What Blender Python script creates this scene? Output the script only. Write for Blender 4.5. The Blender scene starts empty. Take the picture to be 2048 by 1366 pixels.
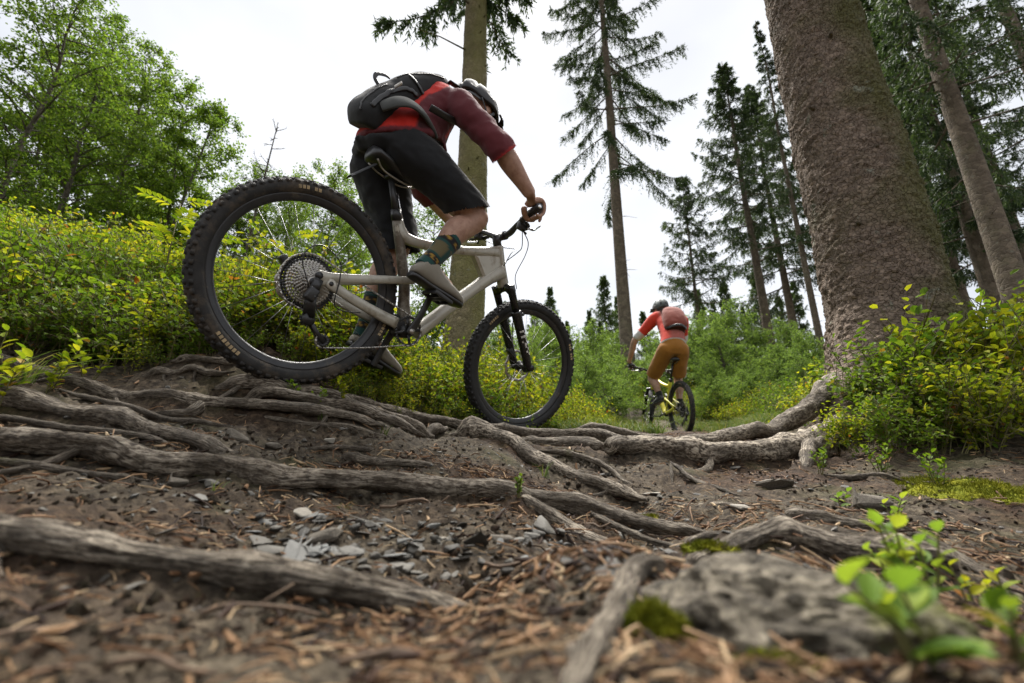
import bpy, bmesh, math, random
import numpy as np
from mathutils import Matrix, Vector, Euler

random.seed(7)
RNG = np.random.default_rng(7)
scene = bpy.context.scene
COL = scene.collection
R = math.radians

# ------------------------------------------------------------------ camera
FPX, PITCH = 906.4, 0.2877            # focal length in pixels of a 2048 wide frame, upward tilt
cam_d = bpy.data.cameras.new("camera")
cam = bpy.data.objects.new("camera", cam_d)
COL.objects.link(cam)
cam.location = (0, 0, 0)
cam.rotation_euler = (math.pi / 2 + PITCH, 0, 0)
cam_d.sensor_width = 36.0
cam_d.lens = FPX * 36.0 / 2048.0
cam_d.clip_start = 0.02
cam_d.clip_end = 1000.0
cam_d.dof.use_dof = True
cam_d.dof.focus_distance = 1.9
cam_d.dof.aperture_fstop = 2.9
scene.camera = cam

# ------------------------------------------------------------------ sky
SUN_EL, SUN_AZ = R(62), R(4)         # azimuth clockwise from the view direction
world = bpy.data.worlds.new("World")
scene.world = world
world.use_nodes = True
wn, wl = world.node_tree.nodes, world.node_tree.links
wn.clear()
w_out = wn.new("ShaderNodeOutputWorld")
w_bg = wn.new("ShaderNodeBackground"); w_bg.inputs["Strength"].default_value = 0.050
w_sky = wn.new("ShaderNodeTexSky"); w_sky.sky_type = 'NISHITA'; w_sky.sun_disc = False
w_sky.sun_elevation = SUN_EL; w_sky.sun_rotation = SUN_AZ
w_tc = wn.new("ShaderNodeTexCoord")
w_map = wn.new("ShaderNodeMapping"); w_map.inputs["Scale"].default_value = (1.2, 1.2, 2.2)
w_nz = wn.new("ShaderNodeTexNoise"); w_nz.inputs["Scale"].default_value = 1.6
w_nz.inputs["Detail"].default_value = 4.0; w_nz.inputs["Roughness"].default_value = 0.45
w_rp = wn.new("ShaderNodeValToRGB")
w_rp.color_ramp.elements[0].position = 0.30; w_rp.color_ramp.elements[0].color = (1.44, 1.47, 1.53, 1)
w_rp.color_ramp.elements[1].position = 0.62; w_rp.color_ramp.elements[1].color = (2.06, 2.07, 2.10, 1)
w_mx = wn.new("ShaderNodeMixRGB"); w_mx.inputs[0].default_value = 0.95
wl.new(w_tc.outputs["Generated"], w_map.inputs["Vector"])
wl.new(w_map.outputs[0], w_nz.inputs["Vector"])
wl.new(w_nz.outputs["Fac"], w_rp.inputs[0])
wl.new(w_sky.outputs[0], w_mx.inputs[1]); wl.new(w_rp.outputs[0], w_mx.inputs[2])
wl.new(w_mx.outputs[0], w_bg.inputs["Color"])
wl.new(w_bg.outputs[0], w_out.inputs[0])

sun_d = bpy.data.lights.new("sun", 'SUN'); sun_d.energy = 1.5; sun_d.angle = R(36); sun_d.color = (1.0, 0.96, 0.9)
sun = bpy.data.objects.new("sun", sun_d); COL.objects.link(sun)
_sd = Vector((math.sin(SUN_AZ) * math.cos(SUN_EL), math.cos(SUN_AZ) * math.cos(SUN_EL), math.sin(SUN_EL)))
sun.rotation_euler = (-_sd).to_track_quat('-Z', 'Y').to_euler()
sun.location = _sd * 60

scene.view_settings.view_transform = 'Standard'
scene.view_settings.look = 'None'
scene.view_settings.gamma = 1.0
scene.view_settings.exposure = 3.4
scene.view_settings.use_curve_mapping = False
scene.render.engine = 'CYCLES'
scene.cycles.max_bounces = 6
scene.cycles.diffuse_bounces = 3
scene.cycles.transmission_bounces = 4
scene.cycles.transparent_max_bounces = 8
scene.cycles.use_denoising = True
scene.cycles.caustics_reflective = False
scene.cycles.caustics_refractive = False

# ------------------------------------------------------------------ small helpers
def ray(px, py):
    """world direction (with y = 1) seen at a photograph pixel"""
    u = (px - 1024) / FPX; v = (683 - py) / FPX
    d = np.array([u, math.cos(PITCH) - v * math.sin(PITCH), math.sin(PITCH) + v * math.cos(PITCH)])
    return d / d[1]

def at(px, py, Y):
    return ray(px, py) * Y

def depth_of(p):
    return p[1] * math.cos(PITCH) + p[2] * math.sin(PITCH)

def _hash(ix, iy, iz, seed):
    h = (ix * 374761393 + iy * 668265263 + iz * 2147483647 + seed * 974634777) & 0xFFFFFFFF
    h = ((h ^ (h >> 13)) * 1274126177) & 0xFFFFFFFF
    h = h ^ (h >> 16)
    return (h & 0xFFFF) / 65535.0

def vnoise(P, seed=0):
    """value noise in -1..1 for points (N,3)"""
    P = np.asarray(P, float)
    i = np.floor(P).astype(np.int64); f = P - i
    f = f * f * f * (f * (f * 6 - 15) + 10)
    r = 0
    for dx in (0, 1):
        for dy in (0, 1):
            for dz in (0, 1):
                w = (f[:, 0] if dx else 1 - f[:, 0]) * (f[:, 1] if dy else 1 - f[:, 1]) * (f[:, 2] if dz else 1 - f[:, 2])
                r = r + w * _hash(i[:, 0] + dx, i[:, 1] + dy, i[:, 2] + dz, seed)
    return r * 2 - 1

def fbm(P, seed=0, octv=4, gain=0.5):
    P = np.asarray(P, float); a = 1.0; s = 0; t = 0
    for k in range(octv):
        s = s + a * vnoise(P * (2.03 ** k) + 17.3 * k, seed + k); t += a; a *= gain
    return s / t

def cells(P, seed=0):
    """distance to nearest and second nearest feature point, and a random value of the cell"""
    P = np.asarray(P, float); i = np.floor(P).astype(np.int64)
    d1 = np.full(len(P), 9.0); d2 = np.full(len(P), 9.0); rid = np.zeros(len(P))
    for dx in (-1, 0, 1):
        for dy in (-1, 0, 1):
            cx, cy = i[:, 0] + dx, i[:, 1] + dy; z = np.zeros_like(cx)
            fx = cx + _hash(cx, cy, z, seed); fy = cy + _hash(cx, cy, z + 1, seed + 5)
            d = np.hypot(P[:, 0] - fx, P[:, 1] - fy)
            near = d < d1
            d2 = np.where(near, d1, np.minimum(d2, d)); rid = np.where(near, _hash(cx, cy, z + 2, seed + 9), rid)
            d1 = np.where(near, d, d1)
    return d1, d2, rid

def smooth(a, b, x):
    t = np.clip((x - a) / (b - a), 0, 1); return t * t * (3 - 2 * t)

def tag(o, label=None, cat=None, group=None, kind=None):
    if label: o['label'] = label
    if cat: o['category'] = cat
    if group: o['group'] = group
    if kind: o['kind'] = kind
    return o

def empty(name, loc=(0, 0, 0), rz=0.0):
    o = bpy.data.objects.new(name, None); COL.objects.link(o)
    o.location = loc; o.rotation_euler = (0, 0, rz); o.empty_display_size = 0.1
    return o

class MB:
    """collects shapes and links them as one mesh object"""
    def __init__(s):
        s.V = []; s.F = []; s.M = []; s.UV = []; s.n = 0; s.C = []; s.hascol = False
    def add(s, V, F, mat=0, uv=None, col=None):
        V = np.asarray(V, float).reshape(-1, 3)
        s.V.append(V)
        s.UV.append(np.zeros((len(V), 2)) if uv is None else np.asarray(uv, float))
        if col is None: s.C.append(np.ones((len(V), 3)))
        else: s.C.append(np.broadcast_to(np.asarray(col, float), (len(V), 3))); s.hascol = True
        F = F if isinstance(F, list) else [F]
        for f in F:
            f = np.asarray(f, np.int64)
            if f.size:
                s.F.append(f + s.n); s.M.append(np.full(len(f), mat))
        s.n += len(V)
        return s
    def grid(s, G, closed_u=False, closed_v=False, mat=0, uv=None, cap=False, col=None):
        """G: (nu,nv,3); v runs round the section"""
        nu, nv = G.shape[:2]; idx = np.arange(nu * nv).reshape(nu, nv)
        a = idx if closed_u else idx[:-1]; b = np.roll(idx, -1, 0) if closed_u else idx[1:]
        if closed_v: q = np.stack([a, np.roll(a, -1, 1), np.roll(b, -1, 1), b], -1)
        else: q = np.stack([a[:, :-1], a[:, 1:], b[:, 1:], b[:, :-1]], -1)
        fs = [q.reshape(-1, 4)]
        V = G.reshape(-1, 3); U = None if uv is None else uv.reshape(-1, 2)
        if cap and not closed_u:
            c0, c1 = G[0].mean(0), G[-1].mean(0); k = nu * nv
            V = np.vstack([V, c0, c1])
            if U is not None: U = np.vstack([U, uv[0].mean(0), uv[-1].mean(0)])
            r0, r1 = idx[0], idx[-1]
            fs.append(np.stack([np.full(nv, k), np.roll(r0, -1), r0], -1))
            fs.append(np.stack([np.full(nv, k + 1), r1, np.roll(r1, -1)], -1))
        if col is not None and np.ndim(col) > 1: col = np.asarray(col).reshape(-1, 3)
        return s.add(V, fs, mat, U, col)
    def tube(s, pts, rad, n=10, mat=0, cap=True, uvs=1.0, squash=None, up=None, shape=None):
        pts = np.asarray(pts, float); m = len(pts)
        rad = np.broadcast_to(np.asarray(rad, float), (m,)) if np.ndim(rad) < 2 else np.asarray(rad, float)
        T = np.gradient(pts, axis=0); T /= np.linalg.norm(T, axis=1)[:, None] + 1e-12
        u0 = np.array([0, 0, 1.0]) if up is None else np.asarray(up, float)
        if abs(T[0] @ u0) > 0.95 and up is None: u0 = np.array([0, 1.0, 0])
        G = np.zeros((m, n, 3)); uv = np.zeros((m, n, 2)); L = 0
        a = np.arange(n) / n * 2 * np.pi
        u = u0
        for k in range(m):
            u = u - T[k] * (u @ T[k]); u = u / (np.linalg.norm(u) + 1e-12)
            w = np.cross(T[k], u)
            if k: L += np.linalg.norm(pts[k] - pts[k - 1])
            ru, rw = (rad[k], rad[k]) if rad.ndim == 1 else (rad[k, 0], rad[k, 1])   # rad[:,0] along up, rad[:,1] across
            ca, sa = np.cos(a), np.sin(a)
            if shape: # superellipse
                ca = np.sign(ca) * np.abs(ca) ** shape; sa = np.sign(sa) * np.abs(sa) ** shape
            G[k] = pts[k] + np.outer(ca * ru, u) + np.outer(sa * rw, w)
            uv[k, :, 0] = L * uvs; uv[k, :, 1] = a / (2 * np.pi)
        return s.grid(G, closed_v=True, mat=mat, uv=uv, cap=cap)
    def box(s, c, size, mat=0, M=None, bevel=0.0):
        c = np.asarray(c, float); h = np.asarray(size, float) / 2
        if bevel > 0:
            b = min(bevel, h.min() * 0.9)
            bm = bmesh.new(); bmesh.ops.create_cube(bm, size=1.0)
            for v in bm.verts: v.co = Vector((v.co.x * 2 * h[0], v.co.y * 2 * h[1], v.co.z * 2 * h[2]))
            bmesh.ops.bevel(bm, geom=list(bm.edges), offset=b, segments=2, affect='EDGES', profile=0.6)
            bm.verts.index_update()
            V = np.array([v.co[:] for v in bm.verts]); t = []; q = []; o = []
            for f in bm.faces:
                i = [v.index for v in f.verts]
                (t if len(i) == 3 else q if len(i) == 4 else o).append(i)
            bm.free()
            for i in o:
                for k in range(1, len(i) - 1): t.append([i[0], i[k], i[k + 1]])
            if M is not None: V = V @ np.asarray(M)[:3, :3].T
            return s.add(V + c, [np.array(q), np.array(t)], mat)
        V = np.array([[x, y, z] for x in (-1, 1) for y in (-1, 1) for z in (-1, 1)]) * h
        if M is not None: V = V @ np.asarray(M)[:3, :3].T
        F = [[0, 1, 3, 2], [4, 6, 7, 5], [0, 4, 5, 1], [2, 3, 7, 6], [0, 2, 6, 4], [1, 5, 7, 3]]
        return s.add(V + c, np.array(F), mat)
    def cyl(s, a, b, r, n=12, mat=0, r2=None):
        return s.tube([a, b], [r, r if r2 is None else r2], n, mat)
    def lathe(s, prof, c, axis, n=32, mat=0):
        """prof: list of (radius, along); closed ring section if first == last"""
        ax = np.asarray(axis, float); ax /= np.linalg.norm(ax)
        t = np.array([0, 0, 1.0]) if abs(ax[2]) < 0.9 else np.array([1.0, 0, 0])
        e1 = np.cross(ax, t); e1 /= np.linalg.norm(e1); e2 = np.cross(ax, e1)
        a = np.arange(n) / n * 2 * np.pi
        G = np.stack([np.asarray(c) + r * (np.outer(np.cos(a), e1) + np.outer(np.sin(a), e2)) + h * ax for r, h in prof])
        return s.grid(G, closed_v=True, mat=mat)
    def blob(s, c, rad, n=12, mat=0, M=None, disp=0.0, seed=0):
        u = np.linspace(0, np.pi, n + 1); v = np.arange(2 * n) / (2 * n) * 2 * np.pi
        U, Vv = np.meshgrid(u, v, indexing='ij')
        G = np.stack([np.sin(U) * np.cos(Vv), np.sin(U) * np.sin(Vv), np.cos(U)], -1)
        if disp:
            d = fbm(G.reshape(-1, 3) * 1.7 + seed * 3.1, seed, 3).reshape(U.shape)
            d[0] = d[0].mean(); d[-1] = d[-1].mean()
            G = G * (1 + disp * d)[..., None]
        G = G * np.asarray(rad)
        if M is not None: G = G @ np.asarray(M)[:3, :3].T
        return s.grid(G + np.asarray(c), closed_v=True, mat=mat)
    def mesh(s, name, mats, smooth_=True):
        return make_mesh(name, np.vstack(s.V), s.F, mats, np.concatenate(s.M), np.vstack(s.UV), smooth_,
                         np.vstack(s.C) if s.hascol else None)
    def build(s, name, mats, parent=None, smooth_=True, auto=None):
        o = bpy.data.objects.new(name, s.mesh(name, mats, smooth_))
        COL.objects.link(o); o.parent = parent
        return o

def make_mesh(name, V, Fs, mats, mi=None, uv=None, smooth_=True, col=None):
    me = bpy.data.meshes.new(name)
    Fs = Fs if isinstance(Fs, list) else [Fs]
    loops = np.concatenate([f.ravel() for f in Fs]).astype(np.int32)
    cnt = np.concatenate([np.full(len(f), f.shape[1]) for f in Fs]).astype(np.int32)
    st = np.concatenate([[0], np.cumsum(cnt)[:-1]]).astype(np.int32)
    me.vertices.add(len(V)); me.vertices.foreach_set("co", np.ascontiguousarray(V, np.float32).ravel())
    me.loops.add(len(loops)); me.loops.foreach_set("vertex_index", loops)
    me.polygons.add(len(cnt)); me.polygons.foreach_set("loop_start", st)
    mats = mats if isinstance(mats, (list, tuple)) else [mats]
    for m in mats: me.materials.append(m)
    if mi is not None: me.polygons.foreach_set("material_index", np.asarray(mi, np.int32))
    me.polygons.foreach_set("use_smooth", np.full(len(cnt), smooth_))
    if uv is not None:
        l = me.uv_layers.new(name="UVMap"); l.data.foreach_set("uv", np.asarray(uv, np.float32)[loops].ravel())
    if col is not None:
        a = me.color_attributes.new("Col", 'FLOAT_COLOR', 'POINT')
        a.data.foreach_set("color", np.hstack([col, np.ones((len(col), 1))]).astype(np.float32).ravel())
    me.update(calc_edges=True); me.validate()
    return me

def link(name, me, parent=None):
    o = bpy.data.objects.new(name, me); COL.objects.link(o); o.parent = parent
    return o

def copy_tree(o, parent=None):
    c = o.copy(); COL.objects.link(c); c.parent = parent
    for ch in list(o.children): copy_tree(ch, c)
    return c

def spline(P, n=6):
    """Catmull-Rom through the rows of P (any width)"""
    P = np.asarray(P, float); Q = np.vstack([2 * P[0] - P[1], P, 2 * P[-1] - P[-2]]); out = []
    for i in range(1, len(Q) - 2):
        p0, p1, p2, p3 = Q[i - 1:i + 3]
        for t in np.arange(n) / n:
            out.append(0.5 * (2 * p1 + (p2 - p0) * t + (2 * p0 - 5 * p1 + 4 * p2 - p3) * t * t + (3 * p1 - p0 - 3 * p2 + p3) * t ** 3))
    out.append(P[-1])
    return np.array(out)

# ------------------------------------------------------------------ materials
class NT:
    def __init__(s, name):
        s.m = bpy.data.materials.new(name); s.m.use_nodes = True
        s.t = s.m.node_tree; s.t.nodes.clear()
        s.out = s.n("ShaderNodeOutputMaterial")
    def n(s, typ, **kw):
        nd = s.t.nodes.new(typ)
        for k, v in kw.items():
            if hasattr(nd, k) and k not in nd.inputs: setattr(nd, k, v)
            else: nd.inputs[k].default_value = v
        return nd
    def l(s, a, b): s.t.links.new(a, b)
    def coord(s, kind="Object", scale=(1, 1, 1)):
        c = s.n("ShaderNodeTexCoord"); m = s.n("ShaderNodeMapping"); m.inputs["Scale"].default_value = scale
        s.l(c.outputs[kind], m.inputs["Vector"]); return m.outputs[0]
    def noise(s, vec, scale, detail=4, rough=0.55, dist=0.0):
        t = s.n("ShaderNodeTexNoise"); t.inputs["Scale"].default_value = scale; t.inputs["Detail"].default_value = detail
        t.inputs["Roughness"].default_value = rough; t.inputs["Distortion"].default_value = dist
        s.l(vec, t.inputs["Vector"]); return t.outputs["Fac"]
    def ramp(s, fac, stops):
        r = s.n("ShaderNodeValToRGB"); e = r.color_ramp.elements
        while len(e) < len(stops): e.new(0.5)
        for k, (p, c) in enumerate(stops):
            e[k].position = p; e[k].color = tuple(c) + (1,) if len(c) == 3 else c
        s.l(fac, r.inputs[0]); return r.outputs[0]
    def mix(s, fac, a, b, mode='MIX'):
        m = s.n("ShaderNodeMixRGB", blend_type=mode)
        for sock, v in ((m.inputs[0], fac), (m.inputs[1], a), (m.inputs[2], b)):
            if hasattr(v, "is_linked"): s.l(v, sock)
            elif isinstance(v, (int, float)): sock.default_value = v
            else: sock.default_value = tuple(v) + (1,)
        return m.outputs[0]
    def bump(s, h, strength=0.5, dist=0.01, normal=None):
        b = s.n("ShaderNodeBump"); b.inputs["Strength"].default_value = strength; b.inputs["Distance"].default_value = dist
        s.l(h, b.inputs["Height"])
        if normal is not None: s.l(normal, b.inputs["Normal"])
        return b.outputs[0]
    def bsdf(s, color, rough=0.7, metal=0.0, spec=0.4, normal=None, **kw):
        p = s.n("ShaderNodeBsdfPrincipled")
        for sock, v in ((p.inputs["Base Color"], color), (p.inputs["Roughness"], rough), (p.inputs["Metallic"], metal)):
            if hasattr(v, "is_linked"): s.l(v, sock)
            elif isinstance(v, (int, float)): sock.default_value = v
            else: sock.default_value = tuple(v) + (1,)
        p.inputs["Specular IOR Level"].default_value = spec
        if normal is not None: s.l(normal, p.inputs["Normal"])
        for k, v in kw.items(): p.inputs[k].default_value = v
        s.l(p.outputs[0], s.out.inputs[0]); return p
    def island(s): return s.n("ShaderNodeNewGeometry").outputs["Random Per Island"]
    def objrand(s): return s.n("ShaderNodeObjectInfo").outputs["Random"]

def mat_plain(name, col, rough=0.5, metal=0.0, spec=0.4, vary=0.25, scale=30.0, bump=0.0, dirt=None, dirt_amt=0.5):
    t = NT(name); v = t.coord("Object")
    f = t.noise(v, scale, 4, 0.6)
    lo = [c * (1 - vary) for c in col]; hi = [min(1, c * (1 + vary)) for c in col]
    c = t.ramp(f, [(0.3, lo), (0.7, hi)])
    if dirt is not None:
        g = t.noise(v, 18, 6, 0.7)
        g2 = t.ramp(g, [(1 - dirt_amt - 0.12, (0, 0, 0)), (1 - dirt_amt + 0.13, (0.9, 0.9, 0.9))])
        c = t.mix(g2, c, dirt)
    nm = t.bump(f, bump, 0.003) if bump else None
    t.bsdf(c, rough, metal, spec, nm)
    return t.m

def unit(A): return A / (np.linalg.norm(A, axis=-1, keepdims=True) + 1e-9)

def mat_leaf(name, stops, trans=0.45, rough=0.45, bright=1.0, use_obj=True):
    """leaf: colour picked per leaf, half of the light passes through"""
    t = NT(name)
    r = t.island()
    if use_obj:
        a = t.n("ShaderNodeMath", operation='ADD'); b = t.n("ShaderNodeMath", operation='FRACT')
        mu = t.n("ShaderNodeMath", operation='MULTIPLY'); mu.inputs[1].default_value = 0.6
        t.l(t.objrand(), mu.inputs[0]); t.l(r, a.inputs[0]); t.l(mu.outputs[0], a.inputs[1]); t.l(a.outputs[0], b.inputs[0]); r = b.outputs[0]
    c = t.ramp(r, stops)
    nz = t.noise(t.coord("Object"), 40, 2)
    c = t.mix(0.25, c, t.ramp(nz, [(0.3, (0.25, 0.25, 0.25)), (0.7, (1, 1, 1))]), 'MULTIPLY')
    p = t.bsdf(c, max(rough, .6), 0, 0.14)
    tr = t.n("ShaderNodeBsdfTranslucent"); t.l(t.mix(1.0, c, (1.0, 1.0, 0.55), 'MULTIPLY'), tr.inputs[0])
    ms = t.n("ShaderNodeMixShader"); ms.inputs[0].default_value = trans
    t.l(p.outputs[0], ms.inputs[1]); t.l(tr.outputs[0], ms.inputs[2]); t.l(ms.outputs[0], t.out.inputs[0])
    return t.m

M = {}
def build_materials():
    # soil: dark humus, grey mineral crumbs, mossy film here and there
    t = NT("soil"); v = t.coord("Object")
    n1 = t.noise(v, 3.0, 5, 0.6); n2 = t.noise(v, 45, 6, 0.7); n3 = t.noise(v, 1.3, 3, 0.5); n4 = t.noise(v, 190, 3, 0.7)
    n5 = t.noise(v, 14, 5, 0.65)
    c = t.ramp(n2, [(0.25, (0.012, 0.008, 0.005)), (0.45, (0.050, 0.039, 0.026)), (0.60, (0.120, 0.097, 0.066)), (0.76, (0.27, 0.23, 0.165))])
    red = t.ramp(n2, [(0.3, (0.012, 0.006, 0.0035)), (0.52, (0.048, 0.026, 0.014)), (0.72, (0.145, 0.084, 0.046))])
    c = t.mix(t.ramp(n3, [(0.42, (0, 0, 0)), (0.6, (1, 1, 1))]), c, red)
    c = t.mix(0.8, c, t.ramp(n5, [(0.3, (0.35, 0.33, 0.31)), (0.65, (1, 1, 1))]), 'MULTIPLY')
    moss = t.ramp(n4, [(0.3, (0.022, 0.026, 0.008)), (0.7, (0.085, 0.09, 0.025))])
    c = t.mix(t.ramp(n1, [(0.55, (0, 0, 0)), (0.72, (0.6, 0.6, 0.6))]), c, moss)
    nm = t.bump(n4, 0.7, 0.004, t.bump(n2, 0.9, 0.014))
    t.bsdf(c, 0.92, 0, 0.2, nm); M['soil'] = t.m
    # worn root wood: long fibres along the root
    def root_mat(name, pale, moss_amt):
        t = NT(name); c = t.n("ShaderNodeUVMap"); m = t.n("ShaderNodeMapping"); m.inputs["Scale"].default_value = (14, 9, 1)
        t.l(c.outputs[0], m.inputs["Vector"]); fib = t.noise(m.outputs[0], 3.0, 6, 0.65, 0.6)
        v = t.coord("Object"); blot = t.noise(v, 9, 5, 0.6); fine = t.noise(v, 150, 4, 0.7); big = t.noise(v, 4.0, 4, 0.6)
        a = t.ramp(fib, [(0.32, (0.018, 0.012, 0.007)), (0.45, (0.095, 0.072, 0.050)), (0.54, (0.31 * pale, 0.262 * pale, 0.20 * pale)), (0.72, (0.50 * pale, 0.44 * pale, 0.345 * pale))])
        b = t.ramp(fine, [(0.3, (0.018, 0.012, 0.007)), (0.7, (0.105, 0.08, 0.053))])
        col = t.mix(t.ramp(blot, [(0.40, (0, 0, 0)), (0.60, (0.8, 0.8, 0.8))]), a, b)
        col = t.mix(0.5, col, t.ramp(t.noise(v, 48, 5, 0.7), [(0.32, (0.30, 0.28, 0.26)), (0.55, (1, 1, 1))]), 'MULTIPLY')
        ms = t.ramp(fine, [(0.3, (0.05, 0.06, 0.012)), (0.7, (0.14, 0.16, 0.03))])
        col = t.mix(t.ramp(big, [(0.70 - moss_amt, (0, 0, 0)), (0.80 - moss_amt, (0.75, 0.75, 0.75))]), col, ms)
        nm = t.bump(fine, 0.6, 0.004, t.bump(fib, 1.0, 0.016))
        t.bsdf(col, 0.78, 0, 0.3, nm); return t.m
    M['root'] = root_mat("root_wood", 1.0, 0.05); M['root_pale'] = root_mat("root_wood_pale", 1.3, 0.0)
    M['root_moss'] = root_mat("root_wood_mossy", 0.95, 0.12)
    # spruce bark with flat scales
    def bark(name, base, scale, mossc):
        t = NT(name); c = t.n("ShaderNodeUVMap"); m = t.n("ShaderNodeMapping"); m.inputs["Scale"].default_value = (1, 1, 1)
        t.l(c.outputs[0], m.inputs["Vector"]); uv = m.outputs[0]
        vo = t.n("ShaderNodeTexVoronoi", feature='F1'); vo.inputs["Scale"].default_value = scale; t.l(uv, vo.inputs["Vector"])
        ve = t.n("ShaderNodeTexVoronoi", feature='DISTANCE_TO_EDGE'); ve.inputs["Scale"].default_value = scale; t.l(uv, ve.inputs["Vector"])
        v = t.coord("Object"); n1 = t.noise(v, 25, 5, 0.65); n2 = t.noise(v, 1.6, 4, 0.6); n3 = t.noise(v, 90, 3, 0.7)
        sep = t.n("ShaderNodeSeparateColor"); t.l(vo.outputs["Color"], sep.inputs[0])
        cc = t.ramp(sep.outputs[0], [(0.0, [x * 0.72 for x in base]), (0.6, base), (1.0, [min(1, x * 1.3) for x in base])])
        cc = t.mix(0.55, cc, t.ramp(n1, [(0.3, (0.35, 0.35, 0.35)), (0.7, (1, 1, 1))]), 'MULTIPLY')
        mo = t.ramp(n3, [(0.3, [x * 0.6 for x in mossc]), (0.7, mossc)])
        at_ = t.n("ShaderNodeAttribute", attribute_name="Col"); sc_ = t.n("ShaderNodeSeparateColor"); t.l(at_.outputs["Color"], sc_.inputs[0])
        ad = t.n("ShaderNodeMath", operation='MULTIPLY_ADD'); t.l(sc_.outputs[0], ad.inputs[0]); ad.inputs[1].default_value = 0.34; t.l(n2, ad.inputs[2])
        cc = t.mix(t.ramp(ad.outputs[0], [(0.54, (0, 0, 0)), (0.80, (0.85, 0.85, 0.85))]), cc, mo)
        cc = t.mix(0.5, cc, t.ramp(t.noise(v, 2.6, 6, 0.7), [(0.32, (0.42, 0.40, 0.38)), (0.60, (1, 1, 1))]), 'MULTIPLY')
        li = t.ramp(t.noise(v, 7, 4, 0.7), [(0.62, (0, 0, 0)), (0.7, (0.55, 0.55, 0.55))])
        cc = t.mix(li, cc, (0.22, 0.24, 0.19))
        nm = t.bump(n1, 0.6, 0.01, t.bump(t.ramp(ve.outputs["Distance"], [(0.0, (0, 0, 0)), (0.12, (1, 1, 1))]), 0.8, 0.012))
        t.bsdf(cc, 0.9, 0, 0.2, nm); return t.m
    M['bark_big'] = bark("spruce_bark", (0.225, 0.172, 0.132), 40, (0.105, 0.108, 0.030))
    M['bark'] = bark("pine_bark_green", (0.27, 0.225, 0.14), 30, (0.235, 0.225, 0.085))
    M['bark_far'] = bark("trunk_bark", (0.185, 0.15, 0.112), 12, (0.15, 0.15, 0.075))
    M['birch_bark'] = bark("birch_bark", (0.16, 0.14, 0.11), 14, (0.09, 0.09, 0.04))
    M['twig'] = mat_plain("twig", (0.10, 0.065, 0.04), 0.8, vary=0.5, scale=60)
    # foliage
    M['needle'] = mat_leaf("spruce_needles", [(0.0, (0.022, 0.042, 0.020)), (0.5, (0.045, 0.075, 0.032)), (1.0, (0.085, 0.125, 0.05))], 0.30, 0.5)
    M['needle_hazed'] = mat_leaf("hazed_needles", [(0.0, (0.05, 0.09, 0.03)), (0.5, (0.08, 0.13, 0.04)), (1.0, (0.12, 0.18, 0.05))], 0.35, 0.5)  # spruce needles with distance haze put into the colour as a paler green
    M['leaf_birch'] = mat_leaf("birch_leaves", [(0.0, (0.055, 0.11, 0.016)), (0.5, (0.11, 0.19, 0.026)), (1.0, (0.19, 0.27, 0.04))], 0.55)
    M['leaf_young'] = mat_leaf("young_leaves", [(0.0, (0.09, 0.16, 0.04)), (0.5, (0.16, 0.25, 0.06)), (1.0, (0.24, 0.34, 0.09))], 0.5)
    M['leaf_bil'] = mat_leaf("bilberry_leaves", [(0.0, (0.10, 0.18, 0.013)), (0.45, (0.225, 0.285, 0.019)), (0.88, (0.39, 0.40, 0.026)), (0.965, (0.40, 0.37, 0.028)), (0.99, (0.36, 0.22, 0.03)), (1.0, (0.32, 0.10, 0.025))], 0.5)
    M['leaf_bil_dark'] = mat_leaf("bilberry_leaves_green", [(0.0, (0.06, 0.12, 0.012)), (0.5, (0.12, 0.20, 0.018)), (0.95, (0.20, 0.28, 0.03)), (1.0, (0.28, 0.12, 0.03))], 0.45)
    M['leaf_fg'] = mat_leaf("seedling_leaves", [(0.0, (0.11, 0.20, 0.03)), (0.5, (0.20, 0.31, 0.04)), (1.0, (0.36, 0.42, 0.05))], 0.5)
    M['stem'] = mat_plain("green_stem", (0.10, 0.09, 0.03), 0.7, vary=0.5, scale=40)
    M['grass'] = mat_leaf("grass_blades", [(0.0, (0.05, 0.09, 0.018)), (0.6, (0.11, 0.16, 0.04)), (1.0, (0.22, 0.19, 0.09))], 0.4)
    M['litter'] = mat_leaf("dry_needles", [(0.0, (0.016, 0.008, 0.005)), (0.38, (0.058, 0.028, 0.015)), (0.68, (0.145, 0.076, 0.038)), (0.9, (0.29, 0.175, 0.092)), (1.0, (0.44, 0.33, 0.20))], 0.08, 0.6)
    t = NT("slate"); v = t.coord("Object"); r = t.objrand()
    c = t.ramp(r, [(0.0, (0.045, 0.042, 0.036)), (0.45, (0.095, 0.088, 0.075)), (0.8, (0.16, 0.15, 0.128)), (1.0, (0.165, 0.172, 0.17))])
    n = t.noise(v, 60, 5, 0.7); c = t.mix(0.6, c, t.ramp(n, [(0.3, (0.4, 0.36, 0.3)), (0.7, (1, 1, 1))]), 'MULTIPLY')
    t.bsdf(c, 0.6, 0, 0.4, t.bump(n, 0.5, 0.003)); M['slate'] = t.m
    M['stone_pale'] = mat_plain("pale_stone", (0.22, 0.20, 0.165), 0.8, vary=0.35, scale=45, bump=0.6)
    M['stone_brown'] = mat_plain("brown_stone", (0.105, 0.09, 0.07), 0.85, vary=0.45, scale=40, bump=0.7, dirt=(0.05, 0.04, 0.025), dirt_amt=0.35)
    t = NT("moss"); v = t.coord("Object"); n = t.noise(v, 120, 4, 0.7); n2 = t.noise(v, 20, 3)
    c = t.mix(t.ramp(n2, [(0.35, (0, 0, 0)), (0.65, (1, 1, 1))]), t.ramp(n, [(0.3, (0.05, 0.065, 0.006)), (0.7, (0.17, 0.19, 0.015))]), t.ramp(n, [(0.3, (0.10, 0.105, 0.008)), (0.7, (0.30, 0.29, 0.02))]))
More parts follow.
